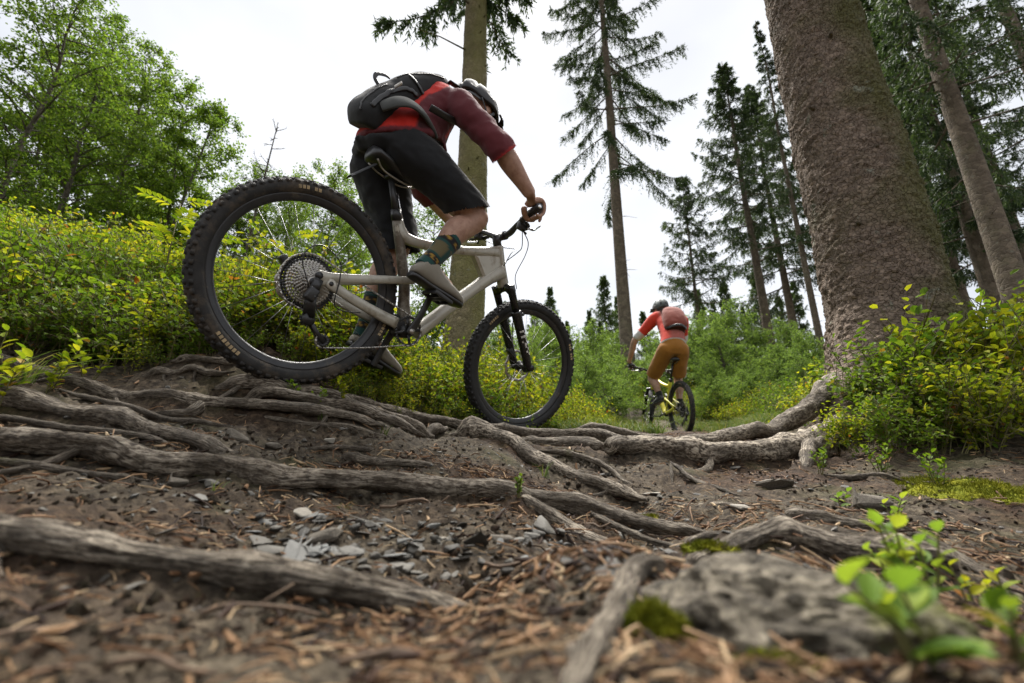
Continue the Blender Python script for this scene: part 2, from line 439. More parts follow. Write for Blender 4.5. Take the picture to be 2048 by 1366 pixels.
    t.bsdf(c, 0.95, 0, 0.1, t.bump(n, 1.0, 0.006)); M['moss'] = t.m
build_materials()

# ------------------------------------------------------------------ roots (where they run) and terrain
# label, [(px, py) along the centre line], distances ahead of the lens at start .. end, thickness in px start .. end, material
ROOTS = [
 ("thick blurred grey root crossing the ground closest to the lens on the left", [(-220, 1035), (-60, 1060), (150, 1092), (300, 1115), (450, 1138), (600, 1160), (750, 1188), (880, 1220), (960, 1262)], [.47, .50, .53, .56], (80, 54), 'root_pale'),
 ("long dark root running from the left edge down across the middle of the trail", [(-160, 868), (0, 878), (150, 893), (260, 912), (400, 928), (520, 946), (650, 960), (760, 966), (900, 978), (1000, 982), (1080, 992), (1180, 1018), (1250, 1042), (1330, 1060), (1430, 1068)], [1.0, 1.05, 1.12, 1.25, 1.22, 1.12], (62, 32), 'root'),
 ("short root forking downhill off the long dark root near the small green seedling", [(1030, 990), (1065, 1008), (1110, 1036), (1150, 1060), (1190, 1080), (1250, 1092)], [1.22, 1.12, 1.0], (34, 20), 'root_pale'),
 ("knotted root at the left edge sloping down to a round stone", [(-140, 772), (-20, 784), (60, 806), (150, 826), (240, 834), (310, 860), (400, 884), (480, 905)], [1.22, 1.25, 1.2, 1.16], (48, 30), 'root'),
 ("root below the bilberry edge on the far left passing under the grass blades", [(-110, 700), (0, 718), (100, 746), (180, 772), (250, 790), (330, 792), (400, 800), (500, 806), (600, 815), (700, 832), (770, 850)], [1.42, 1.42, 1.42, 1.46, 1.58], (32, 26), 'root'),
 ("pale short root looping down from the root under the bilberry edge", [(402, 800), (396, 815), (375, 824), (345, 826), (305, 830), (270, 836)], [1.42, 1.36, 1.33], (22, 12), 'root_pale'),
 ("thin crooked root lying on bare soil left of the rear wheel", [(285, 752), (320, 742), (350, 748), (385, 737), (425, 748), (470, 742)], [1.5, 1.52, 1.52], (18, 14), 'root'),
 ("thin root between the crooked root and the spruce cone", [(340, 722), (380, 718), (440, 722), (480, 724), (530, 722)], [1.56, 1.58, 1.6], (18, 16), 'root'),
 ("mossy topped root rising below the rear tyre and running to the knot", [(440, 772), (490, 760), (540, 763), (570, 782), (625, 788), (700, 808), (775, 830), (825, 850), (870, 868)], [1.5, 1.55, 1.7, 1.9], (36, 34), 'root_moss'),
 ("second root side by side with the mossy topped root under the pedals", [(490, 798), (530, 784), (600, 795), (675, 806), (740, 826), (800, 848), (850, 870)], [1.48, 1.52, 1.66, 1.8], (26, 20), 'root'),
 ("root along the top of the bank carrying the tyres of the near bicycle", [(520, 760), (580, 772), (650, 784), (725, 804), (800, 826), (875, 843), (950, 855), (1024, 862), (1100, 868), (1190, 866), (1230, 878), (1280, 886)], [1.58, 1.62, 1.85, 2.15, 2.35, 2.42, 2.35, 2.25], (26, 22), 'root'),
 ("thick knotted root dropping off the ledge below the front tyre", [(900, 862), (945, 860), (975, 862), (1024, 884), (1064, 908), (1124, 938), (1189, 968), (1240, 988), (1290, 1002)], [2.1, 2.05, 1.85, 1.6, 1.45], (40, 26), 'root_pale'),
 ("thin root hanging down the bank left of the knot under the front tyre", [(895, 852), (872, 858), (858, 874), (846, 892), (835, 912)], [2.06, 1.95, 1.85], (24, 12), 'root'),
 ("loose flaking slab of wood lying above the long dark root", [(678, 912), (705, 914), (740, 921), (800, 926), (850, 931), (890, 934)], [1.36, 1.36, 1.36], (24, 10), 'root'),
 ("thin root crossing under the thick right hand root towards the ledge knot", [(1010, 872), (1080, 884), (1150, 884), (1200, 890), (1250, 905)], [2.12, 2.1, 2.05], (28, 22), 'root'),
 ("thin bare root trailing down the soil below the thick right hand root", [(1340, 922), (1358, 936), (1374, 952), (1400, 966), (1430, 974), (1480, 990)], [1.8, 1.68, 1.5], (11, 8), 'root'),
 ("short thin root hanging straight down the bank below the thick right hand root", [(1342, 925), (1344, 945), (1346, 975)], [1.83, 1.76, 1.7], (9, 6), 'root'),
 ("straight smooth root lying between the two stones on the right", [(1560, 1030), (1600, 1030), (1649, 1036), (1724, 1048), (1799, 1062), (1840, 1072)], [1.15, 1.08, .98], (28, 24), 'root'),
 ("long thin root running off to the lower right corner", [(1800, 1058), (1874, 1090), (1949, 1134), (2024, 1180), (2110, 1240)], [1.0, .9, .78, .7], (24, 20), 'root'),
 ("thin branching root beside the long thin root in the lower right", [(1830, 1075), (1900, 1130), (1960, 1175), (2010, 1200)], [.95, .84, .74], (12, 10), 'root'),
 ("big humped root in the right foreground with pale worn top", [(1370, 1122), (1420, 1112), (1464, 1092), (1514, 1072), (1564, 1062), (1624, 1082), (1699, 1106), (1774, 1112), (1849, 1112), (1900, 1125)], [.70, .74, .78, .82, .84], (40, 58), 'root_pale'),
 ("thin pale root lying just behind the big humped root", [(1360, 1090), (1400, 1074), (1440, 1068), (1490, 1064), (1530, 1058)], [.86, .9, .92], (18, 14), 'root_pale'),
 ("upright broken root stub pointing at the lens in front of the mossy burl", [(1335, 1150), (1306, 1140), (1276, 1142), (1248, 1166), (1226, 1205), (1200, 1262), (1176, 1318), (1150, 1390), (1120, 1470)], [.50, .48, .42, .34, .27, .235], (44, 66), 'root_pale'),
 ("thin curved twig root left of the upright broken stub", [(1092, 1120), (1104, 1150), (1124, 1182), (1150, 1204), (1182, 1228)], [.54, .48, .42], (15, 17), 'root_pale'),
 ("second thin twig root touching the upright broken stub", [(1140, 1112), (1152, 1146), (1168, 1180), (1180, 1210)], [.55, .48, .43], (10, 11), 'root_pale'),
 ("thin root running beside the knotted left root towards the round stone", [(-60, 822), (40, 838), (120, 852), (200, 862), (290, 872), (350, 888)], [1.18, 1.18, 1.14], (16, 12), 'root'),
 ("thin twisting root between the bilberry edge root and the knotted left root", [(120, 778), (190, 800), (260, 812), (330, 838), (395, 842), (460, 850)], [1.32, 1.30, 1.28], (15, 10), 'root'),
 ("thin pale root crossing the dirt bank below the two side by side roots", [(470, 828), (540, 838), (610, 846), (690, 852), (760, 872), (820, 880)], [1.44, 1.48, 1.6], (13, 9), 'root_pale'),
 ("wavy thin root along the foot of the dirt bank in the middle", [(560, 905), (620, 898), (680, 893), (740, 900), (800, 905), (850, 915)], [1.34, 1.40, 1.48], (11, 8), 'root'),
 ("thin root looping off the ledge knot to the right", [(1075, 900), (1130, 905), (1180, 918), (1220, 940), (1250, 965), (1300, 975)], [1.85, 1.75, 1.62], (14, 9), 'root'),
 ("mossy root lying under the long dark root at the left edge", [(-90, 915), (20, 925), (110, 935), (200, 948), (300, 958)], [.98, .98, 1.0], (20, 12), 'root_moss'),
 ("thin root slanting down the soil right of the forked root", [(1180, 1020), (1230, 1052), (1290, 1078), (1340, 1090), (1390, 1108)], [1.16, 1.02, .86], (14, 12), 'root'),
 ("short thin root between the flat pale stone and the straight smooth root", [(1330, 1000), (1390, 1012), (1450, 1008), (1510, 1022)], [1.4, 1.3, 1.2], (13, 9), 'root_pale'),
 ("thin root at the upper edge of the ledge beyond the front tyre", [(1140, 858), (1190, 852), (1240, 862), (1300, 872), (1350, 870)], [2.5, 2.5, 2.45], (16, 12), 'root'),
 ("bent thin root on the soil right of the stub hanging from the thick root", [(1640, 945), (1700, 955), (1760, 948), (1820, 965), (1880, 962)], [1.85, 1.75, 1.65], (12, 8), 'root'),
 ("fine root strand across the lower right soil", [(1760, 1130), (1830, 1160), (1890, 1210), (1960, 1235), (2050, 1290)], [.72, .64, .54], (10, 8), 'root_pale'),
]
SPRUCE_ROOTS = [   # buttress roots of the big spruce on the right
 ([(1200, 905), (1224, 897), (1264, 899), (1304, 893), (1374, 902), (1449, 910), (1524, 902), (1599, 892), (1660, 868), (1720, 830)], [1.98, 2.0, 2.02, 2.1, 2.3, 2.6], (34, 66), 'root_pale'),
 ([(1290, 892), (1374, 884), (1449, 874), (1549, 858), (1605, 828), (1650, 790), (1690, 740)], [2.2, 2.35, 2.55, 2.7, 2.8], (16, 60), 'root'),
 ([(1640, 872), (1622, 892), (1618, 925), (1612, 950)], [2.15, 2.02, 1.9], (34, 16), 'root_pale'),
]
def root_path(px, Ys, w):
    px = np.asarray(px, float); n = len(px)
    Y = np.interp(np.linspace(0, 1, n), np.linspace(0, 1, len(Ys)), Ys)
    W = np.interp(np.linspace(0, 1, n), [0, 1], w)
    P = np.array([at(a, b, y) for (a, b), y in zip(px, Y)])
    rad = np.array([.40 * q / FPX * depth_of(p) for q, p in zip(W, P)])
    return P, rad
ROOT_PATHS = [root_path(r[1], r[2], r[3]) for r in ROOTS]
SPRUCE_PATHS = [root_path(*r[:3]) for r in SPRUCE_ROOTS]

_ctrl = []
for P, rad in ROOT_PATHS + SPRUCE_PATHS[:1]:
    for k in range(len(P)): _ctrl.append((P[k][0], P[k][1], P[k][2] - rad[k] * 0.55))
for a in [(0, 1366, .27), (400, 1366, .28), (800, 1366, .28), (1024, 1366, .29), (1400, 1366, .27), (1700, 1366, .27), (2048, 1366, .27),
          (0, 1260, .35), (500, 1280, .36), (850, 1300, .36), (1000, 1200, .47), (100, 1200, .42), (450, 1210, .45), (700, 1240, .46),
          (500, 1080, .78), (800, 1090, .82), (1000, 1110, .80), (200, 1030, .72), (350, 1010, .86), (700, 1040, .92), (950, 1050, .98), (1150, 1110, .72), (1250, 1120, .62),
          (120, 960, .90), (300, 965, .96), (500, 985, 1.02), (700, 1000, 1.10), (900, 1012, 1.12), (1050, 1030, 1.08),
          (600, 880, 1.34), (750, 890, 1.42), (550, 850, 1.42), (900, 925, 1.5), (1000, 920, 1.62), (700, 860, 1.52), (850, 905, 1.55), (980, 955, 1.38),
          (1150, 1000, 1.3), (1350, 1020, 1.32), (1300, 940, 1.75), (1200, 935, 1.8), (1420, 955, 1.74), (1540, 980, 1.5), (1500, 950, 1.78), (1600, 985, 1.45), (1480, 1030, 1.18),
          (1750, 1005, 1.28), (1870, 965, 1.55), (2048, 965, 1.5), (2048, 1060, 1.1), (1960, 1020, 1.25), (1900, 1200, .62), (2040, 1250, .52), (1750, 1170, .66), (1720, 940, 1.85), (1950, 905, 1.9),
          (1570, 1290, .36), (1450, 1200, .50), (1350, 1240, .42), (1560, 1180, .56), (1650, 1220, .48)]:
    p = at(*a); _ctrl.append(tuple(p))
_ctrl += [(0, 0, -.125), (-.3, .1, -.12), (.3, .1, -.12), (0, -1, -.15), (-1.0, -.6, 0.0), (-2, -.2, .25), (2, -.2, -.05), (0, -8, -1.2), (-6, -6, .3), (6, -6, -1.0),
          (-2.4, .9, .55), (2.8, .9, .12), (-3.2, 1.6, 1.1),
          (1.7, 2.2, .16), (2.2, 2.2, .26), (3, 2.4, .42), (2.2, 2.9, .40), (3.4, 3.4, .62), (4.5, 2.5, .6), (2.6, 1.7, .12),
          (.75, 3.3, .27), (1.3, 4.6, .36), (2.18, 5.9, .47), (1.7, 5.2, .41), (2.2, 7.5, .72), (2.5, 10, 1.25), (1.5, 3.4, .3), (2.5, 4.8, .5),
          (-2.1, 2.2, .82), (-1.4, 2.0, .60), (-1.0, 2.6, .64), (-.5, 3.1, .48), (-3, 2.3, 1.1), (-2, 4, 1.35), (-.6, 5.5, 1.12), (-5, 4.5, 2.3), (0.2, 3.3, .30), (.6, 5, .55), (.1, 4.2, .62), (-1.3, 1.75, .44), (-.83, 1.62, .31), (-.02, 2.55, .22), (-.55, 2.2, .34),
          (-3, 12, 2.5), (3, 12, 1.9), (8, 12, 2.0), (-12, 12, 3.9), (0, 30, 5.0), (18, 30, 4.8), (-18, 30, 6.4), (0, 120, 8), (100, 100, 7), (-100, 100, 9), (100, 0, 2), (-100, 0, 5), (0, -120, -6), (8, 5, 1.1), (12, 2, .9), (-8, 2, 2.4), (0, 350, 8), (300, 200, 7), (-300, 200, 9), (300, -200, 0), (-300, -200, 2)]
_ctrl = np.array(_ctrl)
def _warp(xy):
    r = np.hypot(xy[:, 0], xy[:, 1]) + 1e-9
    return xy * (np.log1p(r / 0.45) / r)[:, None]
def _phi(d2): return np.where(d2 > 1e-12, 0.5 * d2 * np.log(d2 + 1e-12), 0.0)
_cw = _warp(_ctrl[:, :2])
_d2 = ((_cw[:, None] - _cw[None]) ** 2).sum(-1)
_n = len(_cw)
_A = np.zeros((_n + 3, _n + 3)); _A[:_n, :_n] = _phi(_d2) + np.eye(_n) * 0.0012
_A[:_n, _n] = 1; _A[:_n, _n + 1:] = _cw; _A[_n, :_n] = 1; _A[_n + 1:, :_n] = _cw.T
_sol = np.linalg.solve(_A, np.concatenate([_ctrl[:, 2], [0, 0, 0]]))
def tps(xy):
    w = _warp(xy); out = np.zeros(len(w))
    for k in range(0, len(w), 20000):
        q = w[k:k + 20000]; d2 = ((q[:, None] - _cw[None]) ** 2).sum(-1)
        out[k:k + 20000] = _phi(d2) @ _sol[:_n] + _sol[_n] + q @ _sol[_n + 1:]
    return out
_rs = []
for P, rad in ROOT_PATHS + SPRUCE_PATHS:
    d = spline(np.column_stack([P, rad]), 5); _rs.append(d[2:-2])
_rs = np.vstack(_rs)
def root_steps(xy):
    """soil banked up behind each root and washed out in front of it"""
    out = np.zeros(len(xy))
    for k in range(0, len(xy), 8000):
        q = xy[k:k + 8000]; dx = q[:, :1] - _rs[None, :, 0]; dy = q[:, 1:2] - _rs[None, :, 1]
        d = np.hypot(dx, dy) / _rs[None, :, 3]; j = d.argmin(1); i = np.arange(len(q)); r = _rs[j, 3]; u = dy[i, j] / r; m = 1 - smooth(2.5, 6.0, d[i, j])
        out[k:k + 8000] = m * r * np.where(u < 0, -.75 * smooth(0, -1.8, u), .30 * smooth(0, 1.5, u))
    return out
def ground_z(xy, detail=True):
    xy = np.atleast_2d(np.asarray(xy, float))
    z = tps(xy); r = np.hypot(xy[:, 0], xy[:, 1])
    P = np.column_stack([xy, np.zeros(len(xy))])
    z = z + fbm(P * 3.5, 3, 3) * 0.018 * smooth(0.2, 1.0, r) + fbm(P * 0.8, 8, 2) * 0.10 * smooth(4, 9, r)
    if detail:
        near = r < 4.5
        if near.any():
            q = P[near]; rn = r[near]
            z[near] += root_steps(xy[near]) + fbm(q * 14, 11, 3) * 0.013 * (0.35 + smooth(.3, 1, rn)) + fbm(q * 48, 12, 3) * 0.0085 * (.6 + .4 * smooth(.3, 1, rn)) + fbm(q * 140, 13, 2) * 0.0034
    return z
def hit(px, py, tmax=14.0):
    """where the line of sight through a pixel meets the ground"""
    d = ray(px, py); ts = np.concatenate([np.linspace(.15, 3, 500), np.linspace(3, tmax, 300)])
    Q = ts[:, None] * d[None]; g = ground_z(Q[:, :2], False)
    k = np.argmax(Q[:, 2] < g)
    return Q[k] if (Q[:, 2] < g).any() else None

def build_ground():
    fr = np.linspace(-R(68), R(68), 470); bk = np.linspace(R(68), R(292), 50)[1:-1]
    ang = np.concatenate([fr, bk])
    rad = np.concatenate([np.geomspace(.10, 4, 300), np.geomspace(4, 420, 75)[1:]])
    A, Rr = np.meshgrid(ang, rad)
    X = Rr * np.sin(A); Y = Rr * np.cos(A)
    xy = np.column_stack([X.ravel(), Y.ravel()])
    z = ground_z(xy)
    V = np.column_stack([xy, z]); na = len(ang)
    idx = np.arange(len(V)).reshape(A.shape)
    a, b = idx[:-1], idx[1:]
    q = np.stack([a, np.roll(a, -1, 1), np.roll(b, -1, 1), b], -1).reshape(-1, 4)[:, ::-1]
    c = len(V); V = np.vstack([V, [0, 0, z[:na].mean()]])
    t = np.stack([np.full(na, c), np.roll(idx[0], -1), idx[0]], -1)[:, ::-1]
    o = link("ground", make_mesh("ground", V, [q, t], M['soil']))
    tag(o, kind='structure')
build_ground()

def root_mesh(mb, P, rad, mat=0, seed=0, rough=1.0, off=(0, 0, 0)):
    off = np.asarray(off, float)
    near = np.min(np.linalg.norm(P, axis=1))
    dens = 14 if near < 1.3 else 9
    D = spline(np.column_stack([P, rad]), dens); pts = D[:, :3].copy(); rr = D[:, 3].copy()
    n = len(pts); s = np.concatenate([[0], np.cumsum(np.linalg.norm(np.diff(pts, axis=0), axis=1))])
    sp = np.column_stack([s, s * 0, s * 0 + seed * 7.7])
    r0 = rr.mean()
    pts[:, 0] += vnoise(sp * 6, seed) * r0 * 0.45; pts[:, 1] += vnoise(sp * 6 + 50, seed) * r0 * 0.5; pts[:, 2] += vnoise(sp * 8 + 90, seed) * r0 * 0.42
    rr = rr * (1 + 0.30 * fbm(sp * 8, seed + 3, 3))
    e = np.minimum(np.arange(n), n - 1 - np.arange(n)); rr = rr * (0.35 + 0.65 * smooth(0, 7, e)); pts[:, 2] -= rr * 1.0 * (1 - smooth(0, 9, e))
    gk = np.random.default_rng(seed + 900); bump = np.zeros(n); kn = []
    for _ in range(gk.integers(2, 5)):                              # swollen knots
        s0 = gk.uniform(.1, .9) * s[-1]; bump += .30 * gk.uniform(.4, 1.2) * np.exp(-((s - s0) / (r0 * gk.uniform(.8, 1.8))) ** 2)
    rr = rr * (1 + bump)
    if n > 20:
        for _ in range(gk.integers(2, 5)):                          # side rootlets diving into the soil
            i = gk.integers(6, n - 6); tg = unit(pts[i + 1] - pts[i - 1]); sd = unit(np.cross(tg, [0, 0, 1.0])) * gk.choice([-1, 1]); l = rr[i] * gk.uniform(4, 9)
            q0 = pts[i]; tw = tg * gk.choice([-1, 1]); q1 = q0 + (sd * .55 + tw * .5) * l * .5; q2 = q0 + (sd * .6 + tw * .9) * l
            gz = ground_z(np.array([q1, q2])[:, :2] + off[:2]) - off[2]; q1[2] = min(gz[0] + rr[i] * .12, q0[2]); q2[2] = min(gz[1] - rr[i] * .35, q0[2])
            mb.tube(spline([q0, q1, q2], 6), np.linspace(rr[i] * .48, rr[i] * .16, 13) * (1 + .2 * gk.normal(size=13) * .5), 9, mat)
    nv = 26 if near < 1.3 else 16
    k0 = len(mb.V)
    mb.tube(pts, rr, nv, mat, cap=True)
    V = mb.V[k0]; c = np.repeat(pts, nv, 0); G = V[:n * nv]
    dirv = G - c; L = np.linalg.norm(dirv, axis=1)[:, None] + 1e-9
    ang = np.tile(np.arange(nv) / nv * 2 * np.pi, n); sl = np.repeat(s, nv); rl = np.repeat(rr, nv)
    q = np.column_stack([sl * 6, np.cos(ang) * 1.2, np.sin(ang) * 1.2 + seed * 3])
    d = 0.34 * fbm(q, seed + 1, 4) + 0.20 * np.abs(vnoise(np.column_stack([sl * 9, np.cos(ang) * 3.2, np.sin(ang) * 3.2 + seed]), seed + 2)) + 0.10 * fbm(np.column_stack([G * 70]), seed, 3)
    V[:n * nv] = G + dirv / L * (rl * d * rough)[:, None]
    mb.V[k0] = V
for k, (spec, (P, rad)) in enumerate(zip(ROOTS, ROOT_PATHS)):
    mb = MB(); root_mesh(mb, P, rad, 0, k + 1)
    o = mb.build("tree_root", M[spec[4]])
    tag(o, spec[0], "root", "exposed roots on the trail")

# ------------------------------------------------------------------ leaves, needles
def leaf_arrays(P, D, N, L, W, fold=0.15):
    """six sided folded leaves: base point P, direction D, face normal N, length L, width W"""
    n = len(P); L = np.broadcast_to(L, (n,))[:, None]; W = np.broadcast_to(W, (n,))[:, None]
    D = D / (np.linalg.norm(D, axis=1)[:, None] + 1e-9)
    S = np.cross(D, N); S /= np.linalg.norm(S, axis=1)[:, None] + 1e-9
    U = np.cross(S, D)
    h = U * W * fold
    V = np.stack([P, P + D * L * .30 + S * W * .5 + h, P + D * L * .68 + S * W * .42 + h, P + D * L - U * L * .10,
                  P + D * L * .68 - S * W * .42 + h, P + D * L * .30 - S * W * .5 + h], 1).reshape(-1, 3)
    b = np.arange(n)[:, None] * 6
    F = np.concatenate([b + np.array([0, 1, 2, 3]), b + np.array([0, 3, 4, 5])])
    return V, F

def blade_arrays(P, D, S, L, W):
    """thin pointed needles sprays: a long kite"""
    n = len(P); L = np.broadcast_to(L, (n,))[:, None]; W = np.broadcast_to(W, (n,))[:, None]
    V = np.stack([P, P + D * L * .35 + S * W * .5, P + D * L, P + D * L * .35 - S * W * .5], 1).reshape(-1, 3)
    F = np.arange(n)[:, None] * 4 + np.array([0, 1, 2, 3])
    return V, F


def spruce_meshes(name, H, h0, half, seed, dens=1.0, trunk_r=0.18, droop=0.35, top_open=False, gaps=0.25, bark='bark_far', needle='needle', blade=(0.115, 0.030), low_stub=True):
    """trunk mesh and crown mesh of a conifer, base at the origin"""
    g = np.random.default_rng(seed)
    tr = MB(); k = 14
    zz = np.linspace(-.6, H, k)
    pts = np.column_stack([vnoise(np.column_stack([zz * .25, zz * 0 + seed, zz * 0]), seed) * .10 * zz / H, vnoise(np.column_stack([zz * .25, zz * 0 + seed + 9, zz * 0]), seed) * .10 * zz / H, zz])
    rr = trunk_r * (1 - .93 * np.clip(zz / H, 0, 1) ** 1.15) * (1 + .5 * np.exp(-np.clip(zz + .3, 0, 9) / .25))
    tr.tube(pts, rr, 12, 0)
    P = []; D = []; S = []; L = []
    z = h0
    az = g.uniform(0, 6.28)
    while z < H - .15:
        t = (z - h0) / (H - h0)
        prof = (0.55 + 0.45 * np.sin(min(1, t * 2.2 + .25) * 1.57)) * (1 - t) ** 0.9 + 0.012
        for _ in range(3 if t > .1 else 2):
            az += 2.4 + g.normal() * .3
            if g.random() < gaps * (1.25 - .35 * t): continue
            Lb = half * prof * g.uniform(.55, 1.15)
            if Lb < .1: Lb = .1
            m = max(5, int(Lb * 5)); s = np.linspace(0, 1, m)
            dip = -droop * Lb * (s ** 1.2) * (1.15 - t) + .22 * Lb * s ** 3
            sl = 0.28 * t * Lb * s * 2
            c0 = np.array([np.interp(z, zz, pts[:, 0]), np.interp(z, zz, pts[:, 1]), z])
            bend = g.normal() * .18
            aa = az + bend * s
            B = c0 + np.column_stack([np.cos(aa) * Lb * s, np.sin(aa) * Lb * s, dip + sl])
            tr.tube(B, np.linspace(.012 + .010 * Lb, .004, m), 4, 0, cap=False)
            # side shoots, hanging
            nb = int((9 + Lb * 17) * dens)
            q = g.uniform(.12, 1, nb) ** .8
            bp = np.column_stack([np.interp(q, s, B[:, i]) for i in range(3)])
            bd = unit(np.gradient(B, axis=0))[np.clip((q * (m - 1)).astype(int), 0, m - 1)]
            side = np.cross(bd, [0, 0, 1.0]); side = unit(side)
            sg = g.choice([-1, 1], nb)[:, None]
            ld = unit(bd * g.uniform(.2, .9, nb)[:, None] + side * sg * g.uniform(.3, 1, nb)[:, None] + np.array([0, 0, -1]) * g.uniform(.2, 1.7, nb)[:, None] * (1.15 - .8 * t))
            ll = (0.14 + .34 * Lb * (1 - q * .75) * .5) * g.uniform(.5, 1.2, nb)
            ll = np.minimum(ll, .62) * min(1.0, .25 + Lb * 1.6)
            nn = 13
            for j in range(nn):
                f = (j + g.random(nb)) / nn
                sag = np.column_stack([f * 0, f * 0, -.5 * ll * f ** 2])
                pp = bp + ld * (ll * f)[:, None] + sag
                rnd = unit(g.normal(size=(nb, 3)))
                dd = unit(ld * .9 + rnd * .8 + np.array([0, 0, -.15]))
                P.append(pp); D.append(dd); S.append(unit(np.cross(dd, g.normal(size=(nb, 3))))); L.append(g.uniform(.6, 1.25, nb))
        z += g.uniform(.13, .29) * (1.25 - .75 * t) * (H / 14) ** .5
    if low_stub:                                     # dead snags under the crown
        for _ in range(int(10)):
            z = g.uniform(h0 * .35, h0); a = g.uniform(0, 6.28); l = g.uniform(.15, .9)
            c0 = np.array([np.interp(z, zz, pts[:, 0]), np.interp(z, zz, pts[:, 1]), z])
            e = c0 + np.array([np.cos(a) * l, np.sin(a) * l, -.2 * l])
            tr.tube([c0, (c0 + e) / 2 + [0, 0, .03], e], [.016, .009, .003], 4, 0, cap=False)
    P, D, S, L = map(np.concatenate, (P, D, S, L))
    V, F = blade_arrays(P, D, S, blade[0] * L, blade[1])
    return tr.mesh("trunk", M[bark]), make_mesh("crown", V, F, M[needle], smooth_=False)

def broadleaf_meshes(H, half, seed, leaf=0.06, nleaf=9000, base=.15, mat='leaf_birch', bark='birch_bark', droop=.4, trunk_r=.06, stems=1):
    g = np.random.default_rng(seed)
    tr = MB(); P = []; D = []
    for st in range(stems):
        k = 12; zz = np.linspace(-.3, H * (1 - .12 * st), k); a0 = g.uniform(0, 6.28); ln = (.10 if stems > 1 else .03) * H
        pts = np.column_stack([np.cos(a0) * ln * (zz / H) ** 1.3 if False else np.cos(a0) * ln * np.clip(zz / H, 0, 1) + vnoise(np.column_stack([zz * .5, zz * 0 + seed + st, zz * 0])) * .08,
                               np.sin(a0) * ln * np.clip(zz / H, 0, 1) + vnoise(np.column_stack([zz * .5, zz * 0 + seed + 40 + st, zz * 0])) * .08, zz])
        tr.tube(pts, trunk_r * (1 - .92 * np.clip(zz / H, 0, 1)), 8, 0)
        nb = int(26 + H * 4) // stems
        for i in range(nb):
            t = base + (1 - base) * (i + g.random()) / nb
            z = t * zz[-1]; az = i * 2.4 + g.normal() * .4
            u = (t - base) / (1 - base)
            Lb = half * (np.sin(np.clip(.22 + u * .80, 0, 1) * np.pi) ** .8 + .10) * g.uniform(.55, 1.15)
            c0 = np.array([np.interp(z, zz, pts[:, 0]), np.interp(z, zz, pts[:, 1]), z])
            m = 7; s = np.linspace(0, 1, m)
            B = c0 + np.column_stack([np.cos(az + .3 * s * g.normal()) * Lb * s, np.sin(az + .3 * s * g.normal()) * Lb * s, Lb * (.75 * s - droop * s ** 2.2)])
            tr.tube(B, np.linspace(.008 + .008 * Lb, .003, m), 4, 0, cap=False)
            nt = int(5 + Lb * 8)
            for j in range(nt):
                q = g.uniform(.2, 1); bp = np.array([np.interp(q, s, B[:, c]) for c in range(3)])
                d = unit(np.array([np.cos(az), np.sin(az), .2]) * .6 + g.normal(size=3) * .75)
                l = g.uniform(.18, .55) * (.6 + .25 * Lb)
                e = bp + d * l + np.array([0, 0, -droop * l * .4])
                if j % 2 == 0: tr.tube([bp, (bp + e) / 2 + [0, 0, .02], e], [.005, .004, .002], 3, 0, cap=False)
                nl = 8
                f = g.random(nl)[:, None]
                P.append(bp + (e - bp) * f + g.normal(size=(nl, 3)) * .035); D.append(unit(d + g.normal(size=(nl, 3)) * .9 + np.array([0, 0, -.4])))
    P = np.concatenate(P); D = np.concatenate(D)
    if len(P) > 0:
        r = max(1, int(round(nleaf / len(P))))
        if r > 1:
            P = np.concatenate([P + g.normal(size=P.shape) * .05 * (q > 0) for q in range(r)]); D = np.concatenate([unit(D + g.normal(size=D.shape) * .5 * (q > 0)) for q in range(r)])
    N = unit(g.normal(size=P.shape) + np.array([0, 0, .8]))
    V, F = leaf_arrays(P, D, N, leaf * g.uniform(.6, 1.25, len(P)), leaf * .62)
    return tr.mesh("trunk", M[bark]), make_mesh("crown", V, F, M[mat], smooth_=False)

def plant_tree(name, label, cat, meshes, loc, scale=1.0, rz=0.0, group=None, sz=None):
    e = empty(name, loc, rz)
    e.scale = (scale, scale, scale if sz is None else sz)
    tag(e, label, cat, group)
    link("trunk", meshes[0], e); link("crown", meshes[1], e)
    return e

def base_at(px, py, Y):
    p = at(px, py, Y); z = ground_z([[p[0], p[1]]], False)[0]
    return np.array([p[0], p[1], z])
def top_h(px, py, Y, z0): return at(px, py, Y)[2] - z0

